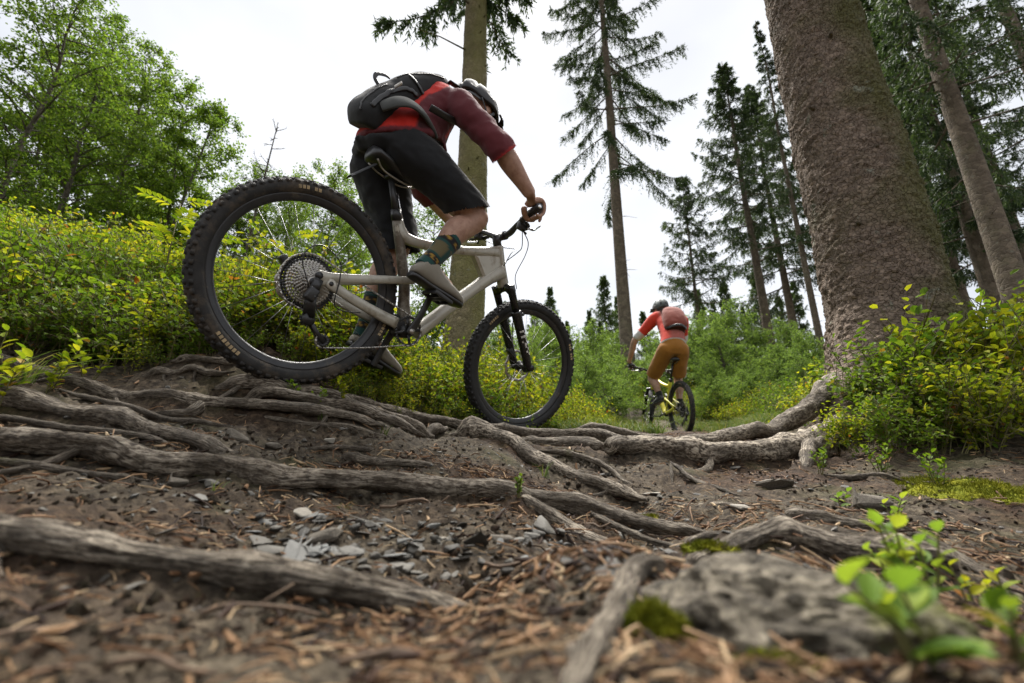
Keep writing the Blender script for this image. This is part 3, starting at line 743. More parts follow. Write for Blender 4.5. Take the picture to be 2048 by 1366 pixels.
# the big spruce on the right: trunk with scaly bark built as relief
def build_big_spruce():
    b = at(1777, 620, 2.95); x0, y0 = b[0], b[1]
    z0 = ground_z([[x0, y0]], False)[0]
    e = empty("spruce_tree", (x0, y0, z0))
    tag(e, "massive old spruce trunk leaning in from the right edge of the trail", "tree")
    nv = 230; zs = np.concatenate([np.linspace(-.35, 4.3, 390), np.linspace(4.3, 15, 14)[1:]])
    ang = np.arange(nv) / nv * 2 * np.pi
    Z, A = np.meshgrid(zs, ang, indexing='ij')
    zw = Z + z0
    r = np.interp(zw, [z0 - .4, z0, z0 + .15, z0 + .4, 1.1, 3.9, 8, 16], [.78, .58, .48, .405, .352, .302, .24, .09])
    fl = np.exp(-np.clip(Z, 0, 9) / .28)
    r = r + fl * (.10 * np.cos(3 * (A - 3.5)) + .07 * np.cos(5 * A + 1.0))
    arc = A * .34
    q = np.column_stack([arc.ravel() * 19, Z.ravel() * 32])
    w = vnoise(np.column_stack([q * .7, q[:, :1] * 0]), 3) * .9
    d1, d2, rid = cells(q + np.column_stack([w, w * .5]), 4)
    plate = smooth(0.0, .25, d2 - d1) * (.3 + rid * .9)
    fine = fbm(np.column_stack([np.cos(A).ravel() * 9, np.sin(A).ravel() * 9, Z.ravel() * 26]), 6, 3)
    big = fbm(np.column_stack([np.cos(A).ravel() * 1.2, np.sin(A).ravel() * 1.2, Z.ravel() * 1.6]), 7, 3)
    d = (.017 * plate * (.55 + .9 * np.abs(fine)) + .006 * fine + .024 * big).reshape(Z.shape)
    rr = r + d
    lean = -.010 * Z
    G = np.stack([np.cos(A) * rr + lean, np.sin(A) * rr, Z], -1)
    uv = np.stack([arc, Z], -1)
    side = np.clip(np.cos(A + .75), 0, 1) ** 1.2                      # moss grows on the right hand side
    col = np.stack([side, side * 0, side * 0], -1).reshape(-1, 3)
    mb = MB(); mb.grid(G, closed_v=True, uv=uv, col=col)
    mb.build("trunk", M['bark_big'], e)
    g = np.random.default_rng(31)
    for z, a in ((1.15, 3.9), (1.7, 4.5), (2.2, 3.6), (2.75, 4.25), (3.3, 4.7), (3.7, 3.8)):       # snapped branch stubs
        rb = float(np.interp(z + z0, [z0, .9, 1.1, 3.9], [.5, .38, .352, .302])); d_ = np.array([math.cos(a), math.sin(a), -.25]); c_ = np.array([math.cos(a) * rb * .96 - .01 * z, math.sin(a) * rb * .96, z]); l_ = g.uniform(.03, .09)
        sm = MB(); sm.tube([c_ - d_ * .04, c_, c_ + d_ * l_ * .6, c_ + d_ * l_], [.030, .022, .013, .009], 9); sm.build("branch_stub", M['bark_far'], e)
    for k, (spec, (P, rad)) in enumerate(zip(SPRUCE_ROOTS, SPRUCE_PATHS)):
        m = MB(); root_mesh(m, P - np.array([x0, y0, z0]), rad, 0, 40 + k, 0.8, (x0, y0, z0))
        m.build("root", M[spec[3]], e)
    # high crown: only long drooping boughs, above the frame, that shade the trail a little
    _, cr = spruce_meshes("c", 16, 11.0, 2.2, 5, .5, .01, low_stub=False)
    link("crown", cr, e)
build_big_spruce()

# the straight trunk behind the near rider
def build_mid_tree():
    b = base_at(925, 690, 5.5); e = empty("pine_tree", b)
    tag(e, "straight greenish tree trunk standing directly behind the near rider", "tree")
    H = 15.0; nv = 90; zs = np.concatenate([np.linspace(-.4, 7, 300), np.linspace(7, H, 8)[1:]]); ang = np.arange(nv) / nv * 2 * np.pi
    Z, A = np.meshgrid(zs, ang, indexing='ij')
    r = np.interp(Z, [-.4, 0, .25, .8, 2.5, 6, H], [.40, .33, .275, .243, .212, .168, .04])
    q = np.column_stack([A.ravel() * .22 * 22, Z.ravel() * 17])
    d1, d2, rid = cells(q, 14)
    d = .006 * smooth(0, .3, d2 - d1) * (.4 + rid) + .006 * fbm(np.column_stack([np.cos(A).ravel() * 3, np.sin(A).ravel() * 3, Z.ravel() * 6]), 3, 3)
    rr = r + d.reshape(Z.shape)
    cx = .012 * Z + .03 * np.sin(Z * .7)
    G = np.stack([np.cos(A) * rr + cx, np.sin(A) * rr, Z], -1)
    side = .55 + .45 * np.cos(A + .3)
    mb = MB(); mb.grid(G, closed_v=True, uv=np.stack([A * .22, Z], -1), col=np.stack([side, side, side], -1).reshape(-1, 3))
    g = np.random.default_rng(3)
    for _ in range(26):                                              # knots and snapped twigs
        z = g.uniform(2, 7); a = g.uniform(0, 6.28); r_ = np.interp(z, [0, 2.5, 6, 15], [.25, .212, .168, .04]); l = g.choice([.06, .1, .5, .9], p=[.5, .3, .12, .08])
        c = np.array([np.cos(a) * r_ * .95 + .012 * z, np.sin(a) * r_ * .95, z]); dd = np.array([np.cos(a), np.sin(a), -.15])
        mb.tube([c, c + dd * l * .5, c + dd * l + [0, 0, -.1 * l]], [.014, .009, .004], 5)
    mb.build("trunk", M['bark'], e)
    tr, cr = spruce_meshes("m", 13.5, 6.1, 1.9, 21, 1.5, .02, gaps=.1, low_stub=False, droop=.5)
    link("branches", tr, e); link("crown", cr, e)
build_mid_tree()

SPR = [spruce_meshes("s", 14, 4.0, 2.7, 101, 1.25, .17), spruce_meshes("s", 14, 5.0, 2.6, 102, 1.1, .17), spruce_meshes("s", 14, 3.0, 1.9, 103, 1.5, .18, gaps=.12)]
TALL = spruce_meshes("s", 24, 8.0, 3.3, 104, 1.6, .22, droop=.75, gaps=.22)
SPARSE = spruce_meshes("s", 10, 3.2, 2.2, 105, 0.75, .10, gaps=.35, droop=.15)
DENSE = spruce_meshes("s", 20, 4.2, 2.9, 106, .9, .24, gaps=.32, droop=.45)
THIN = spruce_meshes("s", 20, 6.5, 1.5, 107, .8, .15, gaps=.4, droop=.45)
YOUNG = [spruce_meshes("s", 7, .5, 1.5, 108, 1.2, .09, gaps=.12, droop=.12, low_stub=False, needle='needle_hazed', blade=(.10, .022)), spruce_meshes("s", 7, .4, 1.3, 109, 1.2, .08, gaps=.15, droop=.05, low_stub=False, needle='needle_hazed', blade=(.10, .022))]

def conifer(label, meshes, href, px, py, Y, top=None, group=None, rz=0.0, name="spruce_tree", s=None):
    b = base_at(px, py, Y)
    sc = s if s else top_h(top[0], top[1], Y, b[2]) / href
    return plant_tree(name, label, "tree", meshes, b, sc, rz, group)

conifer("tall spruce with a drooping crown and long bare trunk left of the far rider", TALL, 24, 1262, 800, 13.5, s=1.0, rz=.4)
conifer("slim sparse spruce rising above the far rider's helmet", SPARSE, 10, 1412, 770, 17, top=(1368, 352), rz=1.2)
conifer("spruce with a broad dark crown between the slim spruce and the massive trunk", SPR[1], 14, 1556, 780, 17.5, top=(1492, 120), rz=2.2)
conifer("bare leaning spruce trunk just left of the massive trunk", THIN, 20, 1642, 690, 13.5, top=(1498, 40), rz=.9)
conifer("large dark spruce with a thick pale trunk at the upper right", DENSE, 20, 2046, 620, 8.2, s=1.0, rz=.3)
conifer("thin dark spruce behind the large one at the right edge", SPR[2], 14, 1985, 600, 13, s=1.35, rz=2.0)
conifer("dark spruce filling the gap right beside the massive trunk", SPR[2], 14, 1935, 640, 16, s=1.5, rz=4.0)
conifer("far dark spruce seen low between two right hand trunks", DENSE, 20, 2080, 600, 17, s=1.1, rz=5.0)
conifer("dark spruce beyond the right edge reaching into the corner", DENSE, 20, 2260, 620, 10, s=1.05, rz=3.4)
conifer("thin spruce half hidden by the massive trunk's right side", SPR[0], 14, 1880, 640, 20, s=1.6, rz=1.0)
conifer("spruce behind the bare leaning trunk", SPR[0], 14, 1600, 720, 22, top=(1540, 170), rz=.2)

# low distant conifers along the ridge
for k, (px, py, Y, ty, lab) in enumerate([
        (1072, 760, 26, 604, "small dark spruce on the ridge seen just above the front tyre"), (1104, 760, 28, 572, "pointed distant spruce right of the fork crown"),
        (1138, 770, 24, 640, "low distant spruce right beside the front tyre"), (1186, 770, 25, 618, "small spruce between the front tyre and the tall bare trunk"),
        (1222, 780, 26, 548, "narrow distant spruce touching the tall bare trunk"), (1246, 780, 30, 590, "distant spruce behind the tall bare trunk"),
        (1298, 790, 28, 620, "distant spruce hidden behind the far rider's shoulder"), (1448, 780, 24, 600, "distant spruce right of the far rider's pack"),
        (1478, 780, 26, 560, "taller distant spruce in the gap right of the far rider"), (1508, 770, 27, 612, "distant spruce left of the broad crowned spruce trunk"),
        (1585, 770, 28, 590, "distant spruce between the two right middle trunks"), (1622, 760, 30, 560, "distant spruce tucked against the massive trunk's left side"),
        (1010, 740, 30, 600, "distant spruce behind the fork legs"), (1420, 780, 32, 575, "distant spruce right behind the slim spruce's trunk"),
        (1545, 775, 34, 540, "distant spruce behind the broad crowned spruce"),
        (1160, 800, 13, 676, "young spruce among the pale saplings right of the front tyre"), (1208, 800, 15, 640, "young spruce just left of the tall bare trunk's foot"), (1395, 800, 13, 690, "young spruce at the far rider's right elbow"),
        (1455, 800, 15, 655, "young spruce in the thicket right of the far rider"), (1530, 800, 14, 672, "young spruce in the thicket under the broad crowned spruce"), (1600, 795, 12, 690, "young spruce in the thicket beside the massive trunk"), (1068, 790, 13, 668, "young spruce seen through the front wheel's upper half")]):
    b = base_at(px, py, Y)
    plant_tree("spruce_tree", lab, "tree", YOUNG[k % 2], b, top_h(px, ty, Y, b[2]) / 7, k * 1.3, "distant spruces on the ridge")

# broadleaf trees and saplings
BIR = [broadleaf_meshes(7.5, 1.55, 201, .066, 15000, .12, trunk_r=.07), broadleaf_meshes(6.0, 1.15, 202, .062, 16000, .10, trunk_r=.05, stems=2), broadleaf_meshes(5.0, 1.15, 203, .055, 9000, .2, trunk_r=.04)]
SAP = [broadleaf_meshes(3.0, 1.1, 204, .06, 9000, .02, 'leaf_young', trunk_r=.025, stems=3), broadleaf_meshes(2.4, 1.2, 205, .06, 9000, .0, 'leaf_young', trunk_r=.02, stems=4)]
for k, (px, py, Y, ty, m, lab) in enumerate([
        (-40, 500, 4.6, -60, 0, "leafy birch cut off by the left edge of the picture"), (90, 500, 5.6, 30, 0, "tall leafy birch second from the left edge"),
        (215, 500, 6.6, 105, 0, "leafy birch between the tall left birch and the rounder one"), (328, 500, 6.6, 150, 1, "round crowned leafy birch left of the rear tyre"),
        (285, 510, 8.5, 230, 1, "birch standing behind the round crowned birch"), (150, 500, 8.8, 140, 1, "birch showing through behind the tall left birches"),
        (30, 480, 8.0, 60, 1, "birch showing through behind the left edge birch"),
        (480, 540, 7.8, 330, 2, "small airy tree above the rear tyre"), (570, 560, 8.5, 350, 2, "thin leaved tree seen over the top of the rear tyre"),
        (650, 570, 8.2, 338, 2, "thin leaved tree left of the near rider's shorts"), (700, 590, 9.5, 345, 2, "thin leaved tree behind the near rider's back leg"),
        (560, 580, 6.5, 400, 2, "young leafy tree seen through the rear wheel"), (690, 600, 7.0, 440, 2, "young leafy tree between the rear wheel and the seat tube"),
        (850, 640, 7.5, 400, 2, "bright young tree showing between the near rider's legs"), (450, 540, 7.2, 400, 1, "low bushy birch left of the rear wheel")]):
    b = base_at(px, py, Y); H = (7.5, 6.0, 5.0)[m]
    plant_tree("birch_tree", lab, "tree", BIR[m], b, max(.45, top_h(px, ty, Y, b[2]) / H), k * 2.1 + .4, "broadleaf trees up the left bank")
for k, (px, py, Y, ty, m, lab) in enumerate([
        (1145, 800, 9, 655, 0, "pale green sapling right of the front tyre"), (1195, 800, 8.5, 690, 1, "pale green bushy sapling left of the tall bare trunk"),
        (1085, 790, 9, 640, 0, "sapling seen through the upper front wheel"), (1040, 790, 7.5, 690, 1, "bushy sapling seen through the middle of the front wheel"),
        (1235, 800, 10, 690, 0, "sapling just left of the far rider's elbow"), (990, 770, 8, 640, 0, "sapling behind the left edge of the front tyre"),
        (1425, 800, 10, 700, 0, "pale sapling right of the far rider"), (1465, 800, 11, 640, 0, "taller pale sapling right of the far rider"),
        (1510, 800, 9, 720, 1, "bushy sapling below the broad crowned spruce"), (1570, 800, 9, 690, 1, "bushy sapling near the right middle trunks"),
        (1615, 790, 7, 700, 1, "bushy sapling touching the massive trunk's left side"), (1400, 800, 13, 650, 0, "far sapling behind the far rider's pack"),
        (1330, 790, 13, 700, 1, "far bushy sapling behind the far rider's hips"), (1290, 800, 12, 720, 1, "far bushy sapling between the tall trunk and the far rider"),
        (1540, 800, 14, 650, 0, "far pale sapling behind the two right middle trunks"), (1110, 830, 5.2, 720, 1, "low bright sapling close behind the right side of the front tyre"),
        (1165, 830, 6.0, 705, 0, "bright sapling a little right of the front tyre"), (1215, 840, 6.6, 730, 1, "low bright sapling at the foot of the tall bare trunk"),
        (1075, 820, 6.4, 690, 0, "bright sapling framed by the lower front wheel"), (1440, 840, 7.5, 745, 1, "low bright sapling at the trail edge right of the far rider"), (1500, 830, 7.0, 740, 1, "low bright sapling between the far rider and the massive spruce"),
        (1420, 810, 12, 618, 0, "tall soft green young tree just right of the far rider's pack"), (1500, 810, 13, 600, 0, "tall soft green young tree under the broad crowned spruce"), (1585, 800, 12, 640, 0, "tall soft green young tree left of the massive trunk"),
        (1180, 800, 12, 640, 0, "tall soft green young tree between the front tyre and the bare trunk"), (1100, 800, 12, 620, 0, "tall soft green young tree behind the top of the front tyre"), (1330, 800, 15, 660, 0, "soft green young tree behind the far rider's back"), (1630, 790, 9, 660, 1, "bushy young tree filling the gap beside the massive trunk's foot"), (1235, 800, 14, 660, 0, "soft green young tree behind the bare trunk's foot"), (890, 700, 7.0, 560, 1, "bushy sapling at the foot of the straight trunk")]):
    b = base_at(px, py, Y); H = (3.0, 2.4)[m]
    plant_tree("sapling", lab, "tree", SAP[m], b, max(.3, top_h(px, ty, Y, b[2]) / H), k * 1.7, "saplings along the trail")
# dead conifer top over the left trees
def dead_top():
    b = base_at(490, 470, 6.8); H = top_h(515, 245, 6.8, b[2]); e = empty("dead_sapling", b)
    tag(e, "leafless dead sapling with bare twigs standing against the sky", "tree")
    mb = MB(); zz = np.linspace(-.2, H, 12); g = np.random.default_rng(9)
    cx = .22 * (zz / H)
    mb.tube(np.column_stack([cx, zz * 0, zz]), np.linspace(.035, .006, 12), 6)
    mb2 = MB()
    for k in range(46):
        z = H * g.uniform(.3, 1); a = g.uniform(0, 6.28); l = g.uniform(.15, .6) * (1.25 - z / H); c = np.array([.22 * z / H, 0, z])
        d = np.array([np.cos(a), np.sin(a), g.uniform(.1, .8)]); m_ = c + d * l * .5; t_ = c + d * l + [0, 0, .1 * l]
        mb2.tube([c, m_, t_], [.009, .006, .002], 4, cap=False)
        for q in range(3):
            s = c + (t_ - c) * g.uniform(.3, 1); mb2.tube([s, s + unit(d + g.normal(size=3) * .6) * l * .35], [.004, .0015], 3, cap=False)
    mb.build("trunk", M['birch_bark'], e); mb2.build("branches", M['birch_bark'], e)
dead_top()

# ------------------------------------------------------------------ scattered ground cover (too many to count)
def scatter(name, label_kind, P, E, S, I, sources):
    """one object; the sources are copied over its points by geometry nodes"""
    lib = bpy.data.collections.new(name + "_library")
    for k, me in enumerate(sources):
        o = bpy.data.objects.new("%s_piece_%02d" % (name, k), me); lib.objects.link(o)
    me = bpy.data.meshes.new(name); me.vertices.add(len(P)); me.vertices.foreach_set("co", np.asarray(P, np.float32).ravel())
    a = me.attributes.new("rot", 'FLOAT_VECTOR', 'POINT'); a.data.foreach_set("vector", np.asarray(E, np.float32).ravel())
    a = me.attributes.new("scl", 'FLOAT', 'POINT'); a.data.foreach_set("value", np.asarray(S, np.float32))
    a = me.attributes.new("idx", 'INT', 'POINT'); a.data.foreach_set("value", np.asarray(I, np.int32))
    me.update()
    ob = link(name, me)
    ng = bpy.data.node_groups.new(name + "_nodes", 'GeometryNodeTree')
    ng.interface.new_socket("Geometry", in_out='INPUT', socket_type='NodeSocketGeometry')
    ng.interface.new_socket("Geometry", in_out='OUTPUT', socket_type='NodeSocketGeometry')
    N, L = ng.nodes, ng.links
    gi, go = N.new('NodeGroupInput'), N.new('NodeGroupOutput')
    iop = N.new('GeometryNodeInstanceOnPoints'); ci = N.new('GeometryNodeCollectionInfo')
    ci.inputs['Collection'].default_value = lib; ci.inputs['Separate Children'].default_value = True; ci.inputs['Reset Children'].default_value = True
    def attr(n, t):
        x = N.new('GeometryNodeInputNamedAttribute'); x.data_type = t; x.inputs[0].default_value = n; return x.outputs[0]
    er = N.new('FunctionNodeEulerToRotation')
    L.new(attr("rot", 'FLOAT_VECTOR'), er.inputs[0])
    L.new(gi.outputs[0], iop.inputs['Points']); L.new(ci.outputs[0], iop.inputs['Instance'])
    iop.inputs['Pick Instance'].default_value = True
    L.new(attr("idx", 'INT'), iop.inputs['Instance Index']); L.new(er.outputs[0], iop.inputs['Rotation']); L.new(attr("scl", 'FLOAT'), iop.inputs['Scale'])
    L.new(iop.outputs[0], go.inputs[0])
    md = ob.modifiers.new("scatter", 'NODES'); md.node_group = ng
    tag(ob, label_kind, kind='stuff')
    return ob

def sprig(seed, h=.30, nst=5, leaf=.033, mat='leaf_bil', dens=.62, spread=.5):
    """a bilberry shoot: forked wiry stems set with small oval leaves"""
    g = np.random.default_rng(seed); mb = MB(); P = []; D = []
    def stem(p, d, l, lev):
        m = 5; s = np.linspace(0, 1, m)[:, None]
        b = g.normal(size=3) * .18; b[2] = abs(b[2])
        C = p + d * l * s + b * l * s ** 2
        mb.tube(C, np.linspace(.0022, .0011, m) * (1.4 if lev == 0 else 1), 3, 0, cap=False)
        n = int(l / .019 * dens)
        q = np.linspace(.22 if lev == 0 else .05, 1, max(n, 2))
        for i, t in enumerate(q):
            c = np.array([np.interp(t, s[:, 0], C[:, k]) for k in range(3)]); a = i * 2.6 + g.normal() * .5
            t1 = unit(np.cross(d, [.3, .2, 1.0])); t2 = np.cross(d, t1)
            P.append(c); D.append(unit((t1 * np.cos(a) + t2 * np.sin(a)) + d * .55))
        if lev < 2:
            for k in range(3 if lev == 0 else 2):
                t = g.uniform(.35, .9); c = np.array([np.interp(t, s[:, 0], C[:, j]) for j in range(3)])
                dd = unit(d + g.normal(size=3) * .65 + np.array([0, 0, .25])); stem(c, dd, l * g.uniform(.4, .65), lev + 1)
    for k in range(nst):
        a = g.uniform(0, 6.28); r = g.uniform(0, .06)
        stem(np.array([np.cos(a) * r, np.sin(a) * r, -.02]), unit(np.array([np.cos(a) * spread * g.uniform(.2, 1), np.sin(a) * spread * g.uniform(.2, 1), 1])), h * g.uniform(.55, .9), 0)
    P = np.array(P); D = np.array(D); N = unit(np.array([0, 0, 1.0]) + g.normal(size=P.shape) * .45)
    V, F = leaf_arrays(P, D, N, leaf * g.uniform(.65, 1.3, len(P)), leaf * .62)
    mb.add(V, F, 1)
    return mb.mesh("sprig", [M['stem'], M[mat]], False)

SPRIGS = [sprig(300 + k, h=.30 + .03 * (k % 3), nst=4 + k % 3) for k in range(5)]
SPRIGS_G = [sprig(320 + k, h=.32, nst=5, mat='leaf_bil_dark', leaf=.032) for k in range(3)]

def lerp_edge(y, pts):
    pts = np.array(pts); return np.interp(y, pts[:, 0], pts[:, 1])
# x of the edge of the shrubs on the left of the trail, and on the right, as a function of the distance ahead
LEFT_EDGE = [(1.35, -3.0), (1.50, -1.95), (1.56, -1.30), (1.66, -.98), (1.78, -.74), (1.95, -.56), (2.2, -.34), (2.5, -.10), (2.75, .16), (3.1, .42), (4.0, .85), (5.5, 1.35), (8, 1.55), (16, 1.6)]
RIGHT_EDGE = [(1.3, 3.0), (1.6, 2.2), (1.85, 1.72), (2.1, 1.66), (2.5, 2.1), (3.0, 2.35), (3.6, 2.2), (5, 2.9), (8, 3.2), (16, 3.4)]
def scatter_bilberries():
    g = np.random.default_rng(77); P = []
    def field(n, x0, x1, y0, y1):
        return np.column_stack([g.uniform(x0, x1, n), g.uniform(y0, y1, n)])
    c = np.vstack([field(5600, -4.2, 1.2, 1.4, 4.4), field(3600, -8, 2, 4.2, 9), field(2200, 1.6, 7, 3.2, 9), field(2500, -14, 12, 9, 18)])
    le = lerp_edge(c[:, 1], LEFT_EDGE); re = lerp_edge(c[:, 1], RIGHT_EDGE)
    wob = vnoise(np.column_stack([c * 5, c[:, :1] * 0]), 5) * .10
    inside = (c[:, 0] < le + wob) | ((c[:, 0] > re + wob) & (c[:, 1] > 3.3))
    inside |= (c[:, 1] > 9.5) & (np.abs(c[:, 0] - 2.3) > .5)
    c = c[inside]; le = le[inside]
    z = ground_z(c, False)
    edge = smooth(0, .35, np.where(c[:, 0] < le + .15, le - c[:, 0], .35))
    n = len(c)
    hump = .71 + .34 * fbm(np.column_stack([c * 2.2, c[:, :1] * 0]), 61, 2)
    sc = g.uniform(.7, 1.3, n) * hump * (.42 + .58 * edge) * np.interp(c[:, 1], [1, 3, 5, 10, 18], [1.0, .95, .85, 1.3, 2.2])
    patch = fbm(np.column_stack([c * .9, c[:, :1] * 0]), 31, 2)
    idx = np.where(patch + g.normal(size=n) * .25 > -.02, g.integers(0, 5, n), 5 + g.integers(0, 3, n))
    E = np.column_stack([g.normal(size=n) * .22, g.normal(size=n) * .22, g.uniform(0, 6.28, n)])
    scatter("bilberry_shrubs", "yellow green bilberry shrubs covering the bank and forest floor", np.column_stack([c, z]), E, sc, idx, SPRIGS + SPRIGS_G)
scatter_bilberries()

def bush(label, px, py, Y, rx, ry, n, h, seed, mats=('leaf_bil', 'leaf_bil_dark'), leaf=.025):
    """one bilberry bush: many shoots joined"""
    g = np.random.default_rng(seed); b = at(px, py, Y); z0 = ground_z([[b[0], b[1]]], False)[0]
    e = empty("bilberry_bush", (b[0], b[1], z0)); tag(e, label, "bush", "bilberry bushes at the foot of the massive spruce")
    st = MB(); lv = MB()
    for k in range(n):
        a = g.uniform(0, 6.28); r = math.sqrt(g.random())
        x, y = np.cos(a) * rx * r, np.sin(a) * ry * r
        zz = ground_z([[b[0] + x, b[1] + y]], False)[0] - z0
        me = SRC[g.integers(0, len(SRC))]
        s = h / .32 * g.uniform(.6, 1.15) * (1 - .35 * r); ca, sa = np.cos(a * 3), np.sin(a * 3); tx = g.normal() * .25 + x * .3
        for (V, F, mi), tgt in zip(me, (st, lv)):
            W = V * s; W = np.column_stack([W[:, 0] * ca - W[:, 1] * sa, W[:, 0] * sa + W[:, 1] * ca, W[:, 2]])
            W = W + np.outer(W[:, 2], [tx * .6, g.normal() * .15, 0]); tgt.add(W + [x, y, zz], F, 0)
    st.build("stems", M['stem'], e, False)
    lv.build("leaves", M[mats[seed % 2]], e, False)
    return e
def sprig_raw(seed, **kw):
    g0 = sprig(seed, **kw); V = np.array([v.co[:] for v in g0.vertices]); out = []
    for mi in (0, 1):
        F = np.array([p.vertices[:] for p in g0.polygons if p.material_index == mi]); u, inv = np.unique(F, return_inverse=True)
        out.append((V[u], inv.reshape(F.shape), mi))
    bpy.data.meshes.remove(g0); return out
SRC = [sprig_raw(340 + k, h=.34, nst=4, leaf=.036) for k in range(4)]
for k, (lab, px, py, Y, rx, ry, n, h) in enumerate([
        ("tall bilberry bush with bright tips against the massive trunk at the right edge", 1990, 790, 2.35, .40, .26, 42, .47),
        ("bilberry bush rising in front of the massive trunk's foot", 1835, 790, 2.38, .32, .22, 34, .42),
        ("dark bilberry bush at the right edge lowest and nearest the lens", 2030, 900, 1.95, .30, .20, 22, .34),
        ("bilberry bush spilling over the soil right of the thick root", 1810, 870, 2.05, .24, .16, 16, .26),
        ("loose bilberry bush left side of the massive trunk's foot", 1640, 810, 3.1, .26, .2, 14, .30),
        ("bilberry bush climbing behind the right edge bush", 2090, 760, 2.8, .5, .3, 26, .5),
        ("small bilberry tuft on the thick root at the trunk's foot", 1700, 860, 2.2, .13, .10, 7, .24),
        ("bilberry bush in the middle of the right hand bank", 1915, 850, 2.12, .26, .16, 20, .34)]):
    bush(lab, px, py, Y, rx, ry, n, h, 400 + k)

# ------------------------------------------------------------------ litter and stones
def bits_meshes():
    out = []
    for k in range(4):                                               # single dry spruce needles and thin twigs
        mb = MB(); g = np.random.default_rng(500 + k); l = .027
        b = g.normal() * .3
        P = np.array([[-l / 2, 0, 0], [0, b * l * .25, .001], [l / 2, 0, 0]]); mb.tube(spline(P, 2), [.0006, .0009, .0009, .0008, .0004], 4, 0)
        out.append(mb.mesh("needle", M['litter'], False))
    for k in range(3):                                               # bark and bud flakes
        mb = MB(); g = np.random.default_rng(520 + k); l = .03; n = 7
        a = np.linspace(0, 2 * np.pi, n, endpoint=False); rr = g.uniform(.7, 1.2, n)
        V = np.column_stack([np.cos(a) * l / 2 * rr, np.sin(a) * l * .12 * rr, np.abs(np.cos(a)) * l * .12])
        Vt = V + [0, 0, .0022]
        F = [np.array([[0, i, i + 1] for i in range(1, n - 1)])[:, ::-1], np.array([[n, n + i, n + i + 1] for i in range(1, n - 1)]), np.array([[i, (i + 1) % n, n + (i + 1) % n, n + i] for i in range(n)])]
        mb.add(np.vstack([V, Vt]), F, 0); out.append(mb.mesh("flake", M['litter'], False))
    for k in range(2):                                               # twig bits
        mb = MB(); g = np.random.default_rng(530 + k); P = np.array([[-.03, 0, 0], [-.01, g.normal() * .004, .003], [.012, g.normal() * .004, .002], [.03, 0, 0]])
        mb.tube(spline(P, 2), np.linspace(.0019, .0011, 7), 5, 0); out.append(mb.mesh("twig", M['litter'], False))
    return out
BITS = bits_meshes()

def slope_euler(xy, g, amount=.35):
    d = .03; zx = (ground_z(xy + [d, 0], False) - ground_z(xy - [d, 0], False)) / (2 * d); zy = (ground_z(xy + [0, d], False) - ground_z(xy - [0, d], False)) / (2 * d)
    n = len(xy); yaw = g.uniform(0, 6.28, n); E = np.zeros((n, 3))
    for k in range(n):
        q = Vector((-zx[k], -zy[k], 1)).to_track_quat('Z', 'Y'); e = (q.to_matrix() @ Matrix.Rotation(yaw[k], 3, 'Z') @ Euler((g.normal() * amount, g.normal() * amount * .6, 0)).to_matrix()).to_euler()
        E[k] = e[:]
    return E

def scatter_litter():
    g = np.random.default_rng(88)
    def wedge(n, r0, r1, a0, a1, p=1.0):
        r = r0 + (r1 - r0) * g.random(n) ** p; a = g.uniform(a0, a1, n); return np.column_stack([r * np.sin(a), r * np.cos(a)])
    near = wedge(9500, .17, .62, -.95, .95, .8); mid = wedge(11000, .55, 1.5, -.95, .95, .8); far = wedge(9000, 1.2, 3.2, -.95, .85, .7)
    c = np.vstack([near, mid, far]); n0, n1 = len(near), len(near) + len(mid)
    pat = fbm(np.column_stack([c * 4.5, c[:, :1] * 0]), 41, 3)
    px = c[:, 0] / c[:, 1]
    gravel = np.exp(-((c[:, 0] + .06) / .42) ** 2) * smooth(.62, .75, c[:, 1]) * (1 - smooth(.95, 1.1, c[:, 1]))
    keep = g.random(len(c)) < np.clip(.55 + pat * 1.3, .10, 1) * (1 - .75 * gravel)
    le = lerp_edge(c[:, 1], LEFT_EDGE); keep &= ~((c[:, 1] > 1.4) & (c[:, 0] < le))
    ids = np.arange(len(c))[keep]; c = c[keep]
    n = len(c); z = ground_z(c); E = slope_euler(c, g)
    idx = g.choice(9, n, p=[.19, .19, .19, .19, .03, .03, .03, .075, .075])
    sc = g.uniform(.5, 1.3, n) * np.where(c[:, 1] < .5, .72, .95)
    scatter("needle_litter", "dry brown spruce needles and bark flakes lying on the trail", np.column_stack([c, z + .002]), E, sc, idx, BITS)
scatter_litter()

def stone_mesh(seed, flat=.35, n=8):
    g = np.random.default_rng(seed); bm = bmesh.new()
    pts = g.normal(size=(16, 3)); pts = unit(pts) * g.uniform(.75, 1.1, (16, 1)) * np.array([1, .72, flat]) * .5
    for p in pts: bm.verts.new(p)
    r = bmesh.ops.convex_hull(bm, input=list(bm.verts))
    bmesh.ops.delete(bm, geom=[v for v in bm.verts if not v.link_faces], context='VERTS')
    bmesh.ops.bevel(bm, geom=list(bm.edges), offset=.03, segments=1, affect='EDGES')
    me = bpy.data.meshes.new("slate_chip"); bm.to_mesh(me); bm.free(); return me
STONES = [stone_mesh(600 + k, (.14, .2, .28, .4, .16, .5)[k % 6]) for k in range(12)]
for me in STONES: me.materials.append(M['slate'])
def put_stone(name, label, cat, me, p, size, rz, tilt=(0, 0), group=None, sink=.25, mat=None):
    o = link(name, me if mat is None else me.copy()); o.location = (p[0], p[1], p[2] + size * .10 * (1 - sink * 2)); o.rotation_euler = (tilt[0], tilt[1], rz); o.scale = (size,) * 3
    if mat: o.data.materials.clear(); o.data.materials.append(mat)
    return tag(o, label, cat, group)
